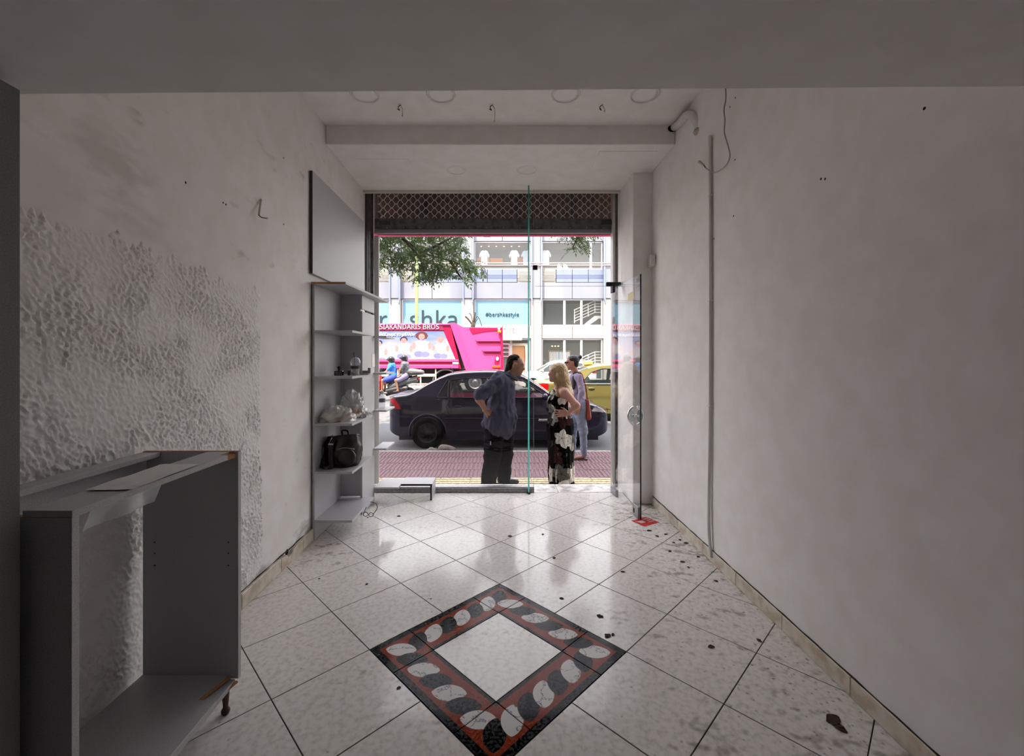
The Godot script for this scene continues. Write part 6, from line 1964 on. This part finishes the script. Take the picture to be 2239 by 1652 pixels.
	body = skin([
		[v.call(0.74, 1.13), v.call(0.76, 1.05), 0.052, 0.075], [v.call(0.77, 1.03, 0.13), v.call(0.77, 1.03, -0.13), 0.062, 0.062], [v.call(0.75, 1.0), v.call(0.75, 0.7), 0.115, 0.105],
		[v.call(0.78, 1.03, 0.15), v.call(0.905, 0.885, 0.25), 0.052, 0.04], [v.call(0.905, 0.885, 0.25), v.call(0.81, 0.79, 0.21), 0.038, 0.026],
		[v.call(0.78, 1.03, -0.15), v.call(0.88, 0.88, -0.25), 0.052, 0.04], [v.call(0.88, 0.88, -0.25), v.call(0.77, 0.79, -0.21), 0.038, 0.026],
		[v.call(0.75, 0.65, 0.07), v.call(0.76, -0.08, 0.08), 0.09, 0.04], [v.call(0.75, 0.65, -0.07), v.call(0.76, -0.08, -0.08), 0.09, 0.04]], 0.015, 0.03)
	part(o, "body", joined([body, skin(head, 0.0065, 0.018), skin(hand, 0.0055, 0.008), skin(far_hand, 0.0065, 0.008)]), fair)
	eyes(o, hx, 0.95)
	var flo := mat("floral print", Color(1, 1, 1), 0.85)
	flo.albedo_texture = floral_tex()
	flo.uv1_triplanar = true
	flo.uv1_world_triplanar = false
	flo.uv1_scale = Vector3.ONE * 1.0
	flo.uv1_triplanar_sharpness = 4.0
	part(o, "dress", joined([skin([
		[v.call(0.655, 0.915, 0.06), v.call(0.655, 0.915, -0.06), 0.075, 0.075], [v.call(0.72, 0.95), v.call(0.745, 0.74), 0.125, 0.125], [v.call(0.69, 0.98, 0.05), v.call(0.72, 1.06, 0.04), 0.035, 0.02], [v.call(0.69, 0.98, -0.05), v.call(0.72, 1.06, -0.04), 0.035, 0.02],
		[v.call(0.745, 0.74), v.call(0.745, 0.6), 0.125, 0.158], [v.call(0.745, 0.6, 0.05), v.call(0.755, -0.1, 0.07), 0.145, 0.15], [v.call(0.745, 0.6, -0.05), v.call(0.755, -0.1, -0.07), 0.145, 0.15]], 0.013, 0.04, folds(175, Vector3(16, 2.5, 16), 0.02))]), flo)
	for q: float in [-0.08, 0.08]:
		part(o, "sandal", joined([skin([[v.call(0.8, -0.125, q), v.call(0.64, -0.132, q), 0.03, 0.022]], 0.01, 0.01)]), mats["black plastic"])
	var blonde := mat("blonde hair", Color(0.6, 0.5, 0.35), 0.5)
	part(o, "hair", joined([skin([
		[hx * Vector3(-0.02, 0.05, 0), Vector3(0.105, 0.085, 0.088)], [hx * Vector3(-0.05, 0.0, 0), Vector3(0.08, 0.11, 0.09)],
		[hx * Vector3(-0.06, -0.03, 0.05), v.call(0.83, 1.0, 0.12), 0.06, 0.045], [hx * Vector3(-0.06, -0.03, -0.05), v.call(0.84, 1.0, -0.1), 0.06, 0.045], [hx * Vector3(-0.09, -0.02, 0), v.call(0.86, 0.99, 0.02), 0.06, 0.05],
		[hx * Vector3(0.0, -0.03, 0.075), v.call(0.69, 1.0, 0.12), 0.028, 0.022], [hx * Vector3(0.0, -0.03, -0.075), v.call(0.69, 1.02, -0.12), 0.026, 0.02]], 0.009, 0.03, folds(176, Vector3(60, 8, 60), 0.008))]), blonde)
	for c in ["dark trousers", "shirt cloth", "floral print", "dark brown hair"]: mats[c].metallic_specular = 0.15
	passer_by(fair)
	riders(flesh)


func passer_by(fair: Material) -> void:
	var z := -6.9
	var v := func(x: float, y: float, dz := 0.0) -> Vector3: return Vector3(x, y, z + dz)
	var o := thing("person", "person with dark hair bun and sunglasses walking in lilac top and pale jeans", "person", v.call(1.25, WALK))
	var hx := frame(Vector3(-1, -0.05, 0.05), Vector3.UP, v.call(1.13, 1.375))
	var hand := put_all(frame(Vector3(-0.3, -1, 0), Vector3(-0.2, 0, 1), v.call(1.2, 0.72, 0.21)), hand_bones(0.5))
	var body := skin([
		[v.call(1.17, 1.24), v.call(1.21, 1.15), 0.05, 0.07], [v.call(1.215, 1.13, 0.12), v.call(1.215, 1.13, -0.12), 0.055, 0.055], [v.call(1.2, 1.1), v.call(1.22, 0.75), 0.1, 0.11],
		[v.call(1.23, 1.13, 0.15), v.call(1.25, 0.92, 0.2), 0.045, 0.036], [v.call(1.25, 0.92, 0.2), v.call(1.2, 0.73, 0.21), 0.034, 0.024],
		[v.call(1.23, 1.13, -0.15), v.call(1.2, 0.92, -0.2), 0.045, 0.036], [v.call(1.2, 0.92, -0.2), v.call(1.08, 0.78, -0.18), 0.034, 0.024],
		[v.call(1.24, 0.72, 0.07), v.call(1.3, 0.3, 0.08), 0.09, 0.055], [v.call(1.3, 0.3, 0.08), v.call(1.31, -0.08, 0.08), 0.052, 0.034],
		[v.call(1.22, 0.72, -0.07), v.call(1.17, 0.3, -0.08), 0.09, 0.055], [v.call(1.17, 0.3, -0.08), v.call(1.16, -0.08, -0.08), 0.052, 0.034],
		[v.call(1.32, -0.1, 0.08), v.call(1.17, -0.125, 0.08), 0.032, 0.024], [v.call(1.17, -0.1, -0.08), v.call(1.03, -0.125, -0.08), 0.032, 0.024]], 0.016, 0.03)
	part(o, "body", joined([body, skin(put_all(hx, head_bones(0.92)), 0.008, 0.018), skin(hand, 0.0065, 0.008)]), fair)
	eyes(o, hx, 0.92)
	part(o, "top", joined([skin([
		[v.call(1.205, 1.15, 0.11), v.call(1.205, 1.15, -0.11), 0.065, 0.065], [v.call(1.19, 1.1), v.call(1.22, 0.8), 0.115, 0.12], [v.call(1.22, 0.8), v.call(1.23, 0.7), 0.12, 0.13],
		[v.call(1.235, 1.14, 0.14), v.call(1.252, 0.92, 0.2), 0.056, 0.048], [v.call(1.252, 0.92, 0.2), v.call(1.21, 0.77, 0.21), 0.046, 0.036], [v.call(1.23, 1.14, -0.14), v.call(1.2, 0.92, -0.2), 0.056, 0.046]], 0.014, 0.03, folds(181, Vector3(12, 7, 12), 0.014))]), mat("lilac top", Color(0.54, 0.51, 0.61), 0.9))
	part(o, "vest", joined([skin([[v.call(1.17, 1.14, 0.09), v.call(1.15, 0.98, 0.09), 0.05, 0.03], [v.call(1.26, 1.17, 0.09), v.call(1.3, 0.95, 0.05), 0.04, 0.03], [v.call(1.17, 1.2, 0.05), v.call(1.25, 1.2, 0.05), 0.035, 0.035]], 0.012, 0.02)]), mat("dark vest", Color(0.17, 0.16, 0.19), 0.8))
	part(o, "jeans", joined([skin([
		[v.call(1.24, 0.7, 0.06), v.call(1.24, 0.7, -0.06), 0.12, 0.12], [v.call(1.27, 0.64, 0.05), v.call(1.26, 0.6, 0.05), 0.1, 0.1],
		[v.call(1.24, 0.66, 0.07), v.call(1.3, 0.3, 0.08), 0.1, 0.068], [v.call(1.3, 0.3, 0.08), v.call(1.31, -0.06, 0.08), 0.064, 0.05],
		[v.call(1.22, 0.66, -0.07), v.call(1.17, 0.3, -0.08), 0.1, 0.066], [v.call(1.17, 0.3, -0.08), v.call(1.16, -0.06, -0.08), 0.062, 0.048]], 0.014, 0.03, folds(182, Vector3(10, 16, 10), 0.01))]), mat("pale jeans", Color(0.46, 0.5, 0.58), 0.85))
	part(o, "hair", joined([skin([
		[hx * Vector3(-0.03, 0.045, 0), Vector3(0.1, 0.08, 0.08)], [hx * Vector3(-0.06, -0.01, 0), Vector3(0.05, 0.08, 0.07)], [hx * Vector3(-0.09, 0.07, 0), hx * Vector3(-0.14, 0.085, 0), 0.03, 0.036]], 0.009, 0.025, folds(183, Vector3(40, 40, 40), 0.006))]), mat("near black hair", Color(0.06, 0.045, 0.045), 0.5))
	part(o, "sunglasses", MB.new().smooth().tube(smoothed([hx * Vector3(-0.02, 0.015, 0.078), hx * Vector3(0.06, 0.016, 0.062), hx * Vector3(0.092, 0.012, 0.03), hx * Vector3(0.092, 0.012, -0.03), hx * Vector3(0.06, 0.016, -0.062)]), [0.006, 0.006, 0.006, 0.006, 0.008, 0.01, 0.014, 0.018, 0.019, 0.019, 0.019, 0.019, 0.019, 0.019, 0.019, 0.019, 0.019, 0.018, 0.015, 0.012, 0.01, 0.008, 0.007, 0.006, 0.006], 8), mats["black plastic"])
	for q in [[1.25, 0.08], [1.11, -0.08]]:
		part(o, "sandal", MB.new().cbox(v.call(q[0] - 0.13, WALK, q[1] - 0.04), v.call(q[0] + 0.12, WALK + 0.016, q[1] + 0.04), 0.006), mat("sandal brown", Color(0.25, 0.17, 0.13), 0.7))
	var b := thing("shoulder_bag", "red-brown shoulder bag carried behind the walking person's hip", "bag", v.call(1.37, 0.5, 0.1))
	part(b, "bag", joined([skin([[v.call(1.36, 0.78, 0.13), v.call(1.375, 0.52, 0.13), 0.03, 0.045], [v.call(1.36, 0.78, 0.06), v.call(1.375, 0.52, 0.06), 0.03, 0.045]], 0.012, 0.02)]), mat("red leather", Color(0.5, 0.16, 0.13), 0.5))
	part(b, "strap", MB.new().smooth().tube(smoothed([v.call(1.36, 0.8, 0.1), v.call(1.33, 1.0, 0.14), v.call(1.26, 1.21, 0.13), v.call(1.19, 1.18, 0.15)]), 0.01, 6), mats["red leather"])


func riders(flesh: Material) -> void:
	var z := -16.5
	var base := Vector3(at(858, 0, 16.5).x, ROAD + 0.1, z)
	# both face -x; coordinates relative to the scooter's foot
	var v := func(x: float, y: float, dz := 0.0) -> Vector3: return base + Vector3(x, y, dz)
	for k in 2:
		var sx := 0.02 + 0.5 * k
		var sy := 0.06 * k
		var o := thing("person", ["person in blue shirt and shorts steering the scooter with dark helmet", "person in grey shirt and black helmet riding pillion on the scooter"][k], "person", v.call(sx, 0.8 + sy))
		var hx := frame(Vector3(-1, -0.05, 0), Vector3.UP, v.call(sx - 0.08, 1.53 + sy))
		var arm: Vector3 = v.call(-0.42, 1.02) if k == 0 else v.call(sx - 0.2, 1.0)
		var bones := [[v.call(sx, 0.92 + sy), v.call(sx - 0.04, 1.32 + sy), 0.13, 0.14], [v.call(sx - 0.05, 1.36 + sy), hx * Vector3(-0.03, -0.08, 0), 0.07, 0.055]]
		for s: float in [-1.0, 1.0]:
			var side := Vector3(0, 0, s)
			bones.append([v.call(sx - 0.03, 1.34 + sy) + side * 0.18, v.call(sx - 0.18, 1.12 + sy) + side * 0.24, 0.052, 0.042])
			bones.append([v.call(sx - 0.18, 1.12 + sy) + side * 0.24, arm + side * 0.26, 0.04, 0.028])
			bones.append([v.call(sx, 0.88 + sy) + side * 0.1, v.call(sx - 0.34, 0.78) + side * 0.2, 0.085, 0.062])
			bones.append([v.call(sx - 0.34, 0.78) + side * 0.2, v.call(sx - 0.36 + 0.1 * k, 0.4) + side * 0.2, 0.06, 0.038])
			bones.append([v.call(sx - 0.36 + 0.1 * k, 0.38) + side * 0.2, v.call(sx - 0.5 + 0.1 * k, 0.355) + side * 0.2, 0.038, 0.03])
		var hands := []
		for s: float in [-1.0, 1.0]: hands.append(skin(put_all(frame(Vector3(-0.9, -0.3, 0), Vector3(0, 1, 0), arm + Vector3(0, 0, s * 0.26)), hand_bones(0.9)), 0.012, 0.01))
		part(o, "body", joined([skin(bones, 0.02, 0.03), skin(put_all(hx, head_bones(1.0)), 0.013, 0.018)] + hands), flesh)
		part(o, "shirt", joined([skin([
			[v.call(sx, 0.92 + sy), v.call(sx - 0.04, 1.32 + sy), 0.15, 0.155], [v.call(sx - 0.03, 1.35 + sy, 0.16), v.call(sx - 0.03, 1.35 + sy, -0.16), 0.07, 0.07],
			[v.call(sx - 0.03, 1.34 + sy, 0.18), v.call(sx - 0.13, 1.19 + sy, 0.22), 0.066, 0.062], [v.call(sx - 0.03, 1.34 + sy, -0.18), v.call(sx - 0.13, 1.19 + sy, -0.22), 0.066, 0.062]], 0.02, 0.03, folds(190 + k, Vector3(9, 9, 9), 0.02))]), [mat("bright blue shirt", Color(0.2, 0.5, 0.85), 0.8), mat("charcoal shirt", Color(0.36, 0.36, 0.39), 0.85)][k])
		part(o, "shorts", joined([skin([
			[v.call(sx + 0.02, 0.9 + sy, 0.08), v.call(sx - 0.24, 0.81, 0.18), 0.12, 0.1], [v.call(sx + 0.02, 0.9 + sy, -0.08), v.call(sx - 0.24, 0.81, -0.18), 0.12, 0.1]], 0.02, 0.03)]), [mat("blue shorts", Color(0.22, 0.3, 0.75), 0.8), mat("violet shorts", Color(0.5, 0.47, 0.62), 0.8)][k])
		part(o, "helmet", joined([skin([[hx * Vector3(-0.015, 0.05, 0), Vector3(0.135, 0.115, 0.12)], [hx * Vector3(-0.05, -0.04, 0), Vector3(0.095, 0.09, 0.11)], [hx * Vector3(0.07, 0.06, 0.0), hx * Vector3(0.15, 0.045, 0), 0.06, 0.03]], 0.014, 0.03)]), mat("helmet dark", Color(0.09, 0.09, 0.11), 0.3))
		for s: float in [-1.0, 1.0]:
			part(o, "shoe", joined([skin([[v.call(sx - 0.36 + 0.1 * k, 0.365, s * 0.2), v.call(sx - 0.54 + 0.1 * k, 0.35, s * 0.2), 0.045, 0.035]], 0.018, 0.01)]), mats["black plastic"])
	var c := thing("top_case", "grey top case strapped behind the pillion rider", "case", v.call(0.9, 1.0))
	part(c, "shell", joined([skin([[v.call(0.72, 1.1, 0.1), v.call(1.12, 1.08, 0.1), 0.14, 0.09], [v.call(0.72, 1.1, -0.1), v.call(1.12, 1.08, -0.1), 0.14, 0.09]], 0.02, 0.04)]), mat("case grey", Color(0.33, 0.33, 0.34), 0.5))
	part(c, "seam_band", MB.new().smooth().tube([v.call(0.6, 1.07, 0.24), v.call(1.15, 1.06, 0.19)], 0.015, 6), mats["black plastic"])


func floral_tex() -> ImageTexture:   # big pale petals and leaves on black
	var n := 512
	var im := Image.create(n, n, false, Image.FORMAT_RGB8)
	im.fill(Color(0.025, 0.023, 0.03))
	var r := RandomNumberGenerator.new()
	r.seed = 19
	var tones := [Color(0.8, 0.78, 0.74), Color(0.62, 0.6, 0.58), Color(0.36, 0.35, 0.33), Color(0.82, 0.8, 0.77), Color(0.22, 0.14, 0.13)]
	for k in 22:
		var c := Vector2(r.randf() * n, r.randf() * n)
		var t: Color = tones[k % 5]
		var petals := 5 if k % 3 else 3
		var a0 := r.randf() * TAU
		for p in petals:
			var a := a0 + p * (TAU / petals if petals == 5 else 0.6)
			var d := Vector2(cos(a), sin(a))
			var l := r.randf_range(46, 72)
			for i in range(-80, 81):
				for j in range(-80, 81):
					var q := Vector2(i, j)
					var s := q.dot(d) / l
					var w := q.dot(d.orthogonal()) / (l * 0.36)
					if s < 0.05 or s > 1.0: continue
					if absf(w) < sin(s * PI) * 0.95:
						var g := t.darkened(0.35) if absf(w) < 0.06 else t
						im.set_pixel(posmod(int(c.x) + i, n), posmod(int(c.y) + j, n), g)
	return ImageTexture.create_from_image(im)


# one compound leaf: a thin stalk with paired leaflets, drooping along +x
func spray_mesh(s: int) -> ArrayMesh:
	var r := RandomNumberGenerator.new()
	r.seed = s
	var m := MB.new()
	var l := r.randf_range(0.2, 0.28)
	var droop := r.randf_range(0.2, 0.6)
	var at_t := func(t: float) -> Vector3: return Vector3(l * t, -droop * l * t * t, 0)
	m.tube([at_t.call(0.0), at_t.call(0.5), at_t.call(1.0)], 0.0018, 3, false)
	for k in 6:
		var t := 0.18 + 0.8 * k / 5.0
		var p: Vector3 = at_t.call(t)
		for side: float in ([-1.0, 1.0] if k < 5 else [0.0]):
			var d := Vector3(0.55 if side != 0.0 else 1.0, -0.25 - r.randf() * 0.35, side * 0.8).normalized()
			var n := d.cross(Vector3.UP).normalized()
			var len := r.randf_range(0.07, 0.095)
			var w := n * len * 0.2
			var up := Vector3(0, 0.006, 0)
			var mid := p + d * len * 0.45
			m.tri(p, mid - w + up, mid)
			m.tri(mid, mid - w + up, p + d * len)
			m.tri(p, mid, mid + w + up)
			m.tri(mid, p + d * len, mid + w + up)
	return m.done()


func leafy_tree(label: String, base: Vector3, limbs: Array, spots: Array, crown: Vector3, spread: Vector3, count: int, s: int, more := []) -> void:
	var o := thing("street_tree", label, "tree", base)
	var bark := tri_mat("bark", Color(0.3, 0.25, 0.2), 0.95, ramp_tex("bark", 256, noise(0.05, 4, 201), [[0.2, grey(0.55)], [0.8, grey(1.0)]]), 3.0)
	part(o, "trunk", MB.new().smooth().tube(smoothed([base, base + Vector3(0.03, 1.4, -0.05), base + Vector3(-0.04, 2.8, -0.2), base + Vector3(0, 3.8, -0.4), crown]), [0.13, 0.125, 0.12, 0.115, 0.11, 0.11, 0.105, 0.1, 0.1, 0.095, 0.09, 0.09, 0.085, 0.08, 0.08, 0.075, 0.07, 0.065, 0.06, 0.055, 0.05, 0.045, 0.04, 0.035, 0.03], 10), bark)
	for l in limbs:
		var q := smoothed(l)
		var rr := []
		for i in q.size(): rr.append(lerpf(0.035, 0.006, float(i) / q.size()))
		part(o, "branch", MB.new().smooth().tube(q, rr, 6), bark)
	var r := RandomNumberGenerator.new()
	r.seed = s
	var kinds := [spray_mesh(s + 1), spray_mesh(s + 2), spray_mesh(s + 3), spray_mesh(s + 4)]
	var greens := []
	for c in [Color(0.15, 0.25, 0.1), Color(0.21, 0.31, 0.12), Color(0.12, 0.21, 0.11), Color(0.18, 0.27, 0.13)]:
		var m := mat("leaf green %s" % c.to_html(), c, 0.55)
		m.backlight_enabled = true
		m.backlight = Color(0.26, 0.34, 0.14)
		greens.append(m)
	for p: Vector3 in spots:
		var k := r.randi() % 4
		var q := part(o, "leaf_spray", kinds[k], greens[r.randi() % 4], true)
		q.position = p - o.position
		q.rotation = Vector3(r.randf_range(-0.5, 0.5), r.randf() * TAU, r.randf_range(-0.9, 0.25))
		q.scale = Vector3.ONE * r.randf_range(0.8, 1.15)
	var mm := MultiMesh.new()
	mm.transform_format = MultiMesh.TRANSFORM_3D
	mm.mesh = kinds[0]
	mm.instance_count = count + more.size()
	for i in count:
		var d := Vector3(r.randfn(), r.randfn(), r.randfn()) * 0.5
		var p := crown + Vector3(d.x * spread.x, absf(d.y) * spread.y, d.z * spread.z)
		mm.set_instance_transform(i, Transform3D(Basis.from_euler(Vector3(r.randf_range(-0.5, 0.5), r.randf() * TAU, r.randf_range(-0.9, 0.25))), p - o.position))
	for i in more.size(): mm.set_instance_transform(count + i, Transform3D(Basis.from_euler(Vector3(r.randf_range(-0.5, 0.5), r.randf() * TAU, r.randf_range(-0.9, 0.25))), more[i] - o.position))
	var mi := MultiMeshInstance3D.new()
	mi.name = "foliage"
	mi.multimesh = mm
	mi.material_override = greens[0]
	mi.set_meta("kind", "stuff")
	o.add_child(mi, true)


func in_outline(poly: Array, n: int, d0: float, d1: float, s: int) -> Array:
	var r := RandomNumberGenerator.new()
	r.seed = s
	var q := PackedVector2Array(poly)
	var lo := q[0]
	var hi := q[0]
	for p in q:
		lo = lo.min(p)
		hi = hi.max(p)
	var out := []
	while out.size() < n:
		var p := Vector2(r.randf_range(lo.x, hi.x), r.randf_range(lo.y, hi.y))
		if Geometry2D.is_point_in_polygon(p, q): out.append(at(p.x, p.y, r.randf_range(d0, d1)))
	return out


func greenery() -> void:
	var big := [Vector2(800, 480), Vector2(1012, 480), Vector2(1015, 530), Vector2(1018, 560), Vector2(1044, 566), Vector2(1060, 590), Vector2(1045, 597), Vector2(1030, 592), Vector2(1022, 606), Vector2(1005, 612), Vector2(985, 598), Vector2(960, 598), Vector2(940, 604), Vector2(930, 618), Vector2(908, 614), Vector2(900, 600), Vector2(880, 588), Vector2(860, 592), Vector2(840, 584), Vector2(800, 584)]
	var spots := in_outline(big, 270, 8.1, 9.5, 211)
	leafy_tree("leafy street tree reaching over the dark sedan's boot with pinnate leaves", Vector3(-3.3, WALK, -7.05), [
		[Vector3(-3.3, 2.9, -7.3), at(840, 500, 8.4), at(880, 520, 8.7), at(925, 552, 8.8), at(985, 570, 8.8), at(1045, 590, 8.8)],
		[at(880, 520, 8.7), at(915, 560, 8.6), at(930, 600, 8.5)], [at(925, 552, 8.8), at(985, 520, 9.0), at(1010, 500, 9.1)], [at(985, 570, 8.8), at(1000, 595, 8.7), at(1012, 612, 8.7)],
		[Vector3(-3.3, 3.1, -7.4), at(830, 540, 9.0), at(860, 575, 9.2)]], spots, Vector3(-3.6, 4.4, -8.2), Vector3(1.6, 1.2, 1.6), 420, 220, in_outline(big.slice(0, 14) + [Vector2(895, 596), Vector2(800, 580)], 380, 8.2, 9.4, 213))
	var small := [Vector2(1215, 470), Vector2(1300, 470), Vector2(1298, 520), Vector2(1288, 535), Vector2(1272, 545), Vector2(1258, 552), Vector2(1248, 545), Vector2(1240, 530), Vector2(1222, 520)]
	leafy_tree("leafy street tree whose twig hangs before the upper store windows", Vector3(3.3, WALK, -7.05), [
		[Vector3(3.3, 3.2, -7.3), Vector3(2.6, 4.1, -8.3), at(1290, 480, 8.7), at(1262, 520, 8.7), at(1252, 545, 8.7)]], in_outline(small, 80, 8.4, 9.0, 231), Vector3(3.5, 4.6, -8.0), Vector3(1.5, 1.2, 1.5), 380, 240)
	# lamp post in pale green on the far pavement
	var z := -28.0
	var x := at(911, 0, 28).x
	var o := thing("lamp_post", "pale green lamp post standing before the blue store window", "lamp post", Vector3(x, WALK, z))
	var g := mat("pale green paint", Color(0.42, 0.53, 0.26), 0.5)
	part(o, "base", MB.new().smooth().lathe([Vector2(0, 0), Vector2(0.2, 0), Vector2(0.18, 0.5), Vector2(0.12, 0.62)], 16), g, true)
	part(o, "pole", MB.new().smooth().lathe([Vector2(0.115, 0.6), Vector2(0.105, 8.2), Vector2(0.0, 8.25)], 16), g, true)
	part(o, "arm", MB.new().smooth().tube(smoothed([Vector3(0, 8.1, 0), Vector3(0.2, 8.5, 0.3), Vector3(0.3, 8.6, 1.2)]), 0.05, 8), g, true)
	part(o, "lantern", MB.new().cbox(Vector3(0.15, 8.5, 1.1), Vector3(0.45, 8.64, 1.8), 0.05), mats["steel"], true)
	# pollarded bare tree behind the truck
	x = at(1034, 0, 28.4).x
	var t := thing("bare_tree", "pollarded leafless tree stump with thin twigs behind the truck", "tree", Vector3(x, WALK, -28.4))
	part(t, "trunk", MB.new().smooth().tube([Vector3(0, 0, 0), Vector3(0.05, 2.0, 0), Vector3(0.0, 3.7, 0), Vector3(0.05, 4.0, 0)], [0.16, 0.14, 0.14, 0.11], 10), mats["bark"], true)
	for l in [[Vector3(-0.25, 4.1, 0), Vector3(-0.5, 4.35, 0), 0.06], [Vector3(0.1, 4.3, 0.1), Vector3(0.15, 4.6, 0), 0.07], [Vector3(0.3, 4.35, 0), Vector3(0.6, 3.7, 0.2), 0.025], [Vector3(-0.2, 3.6, 0.1), Vector3(-0.55, 3.6, 0), 0.035], [Vector3(0.35, 4.25, -0.2), Vector3(0.5, 4.0, -0.1), 0.02], [Vector3(-0.1, 4.35, -0.2), Vector3(-0.25, 4.6, -0.3), 0.03]]:
		part(t, "branch", MB.new().smooth().tube(smoothed([Vector3(0.02, 3.7, 0), l[0], l[1]]), l[2], 6), mats["bark"], true)


func _ready() -> void:
	rng.seed = 7
	var cam := Camera3D.new()
	cam.name = "camera"
	cam.projection = Camera3D.PROJECTION_FRUSTUM
	cam.near = 0.05
	cam.far = 300.0
	cam.size = 0.05 * 1652.0 / FOCAL
	cam.frustum_offset = Vector2(2239.0 / 2 - PX, -(1652.0 / 2 - PY)) / FOCAL * 0.05
	cam.position = Vector3(0, EYE, 0)
	add_child(cam)
	cam.make_current()
	var sun := DirectionalLight3D.new()
	sun.name = "sun"
	sun.light_color = Color(1.0, 0.95, 0.87)
	sun.light_energy = SUN
	sun.light_angular_distance = 0.55
	sun.shadow_enabled = true
	sun.look_at_from_position(Vector3.ZERO, Vector3(0.22, -0.9, -0.42))
	add_child(sun)
	var env := Environment.new()
	env.background_mode = Environment.BG_SKY
	env.sky = Sky.new()
	var sky := ProceduralSkyMaterial.new()
	sky.sky_top_color = Color(0.9, 0.9, 0.93)
	sky.sky_horizon_color = Color(1.0, 0.975, 0.945)
	sky.sky_curve = 0.2
	sky.ground_bottom_color = Color(0.4, 0.39, 0.37)
	sky.ground_horizon_color = Color(0.6, 0.6, 0.6)
	sky.sun_angle_max = 0.0
	env.sky.sky_material = sky
	env.background_energy_multiplier = SKY
	env.tonemap_mode = Environment.TONE_MAPPER_LINEAR
	env.tonemap_exposure = EXPOSURE
	env.sdfgi_enabled = true
	env.ssao_enabled = true
	env.ssil_enabled = true
	var we := WorldEnvironment.new()
	we.name = "world_environment"
	we.environment = env
	add_child(we)
	materials()
	room()
	furniture()
	fittings()
	litter()
	shop_front()
	street()
	facade()
	greenery()
	vehicles()
	people()
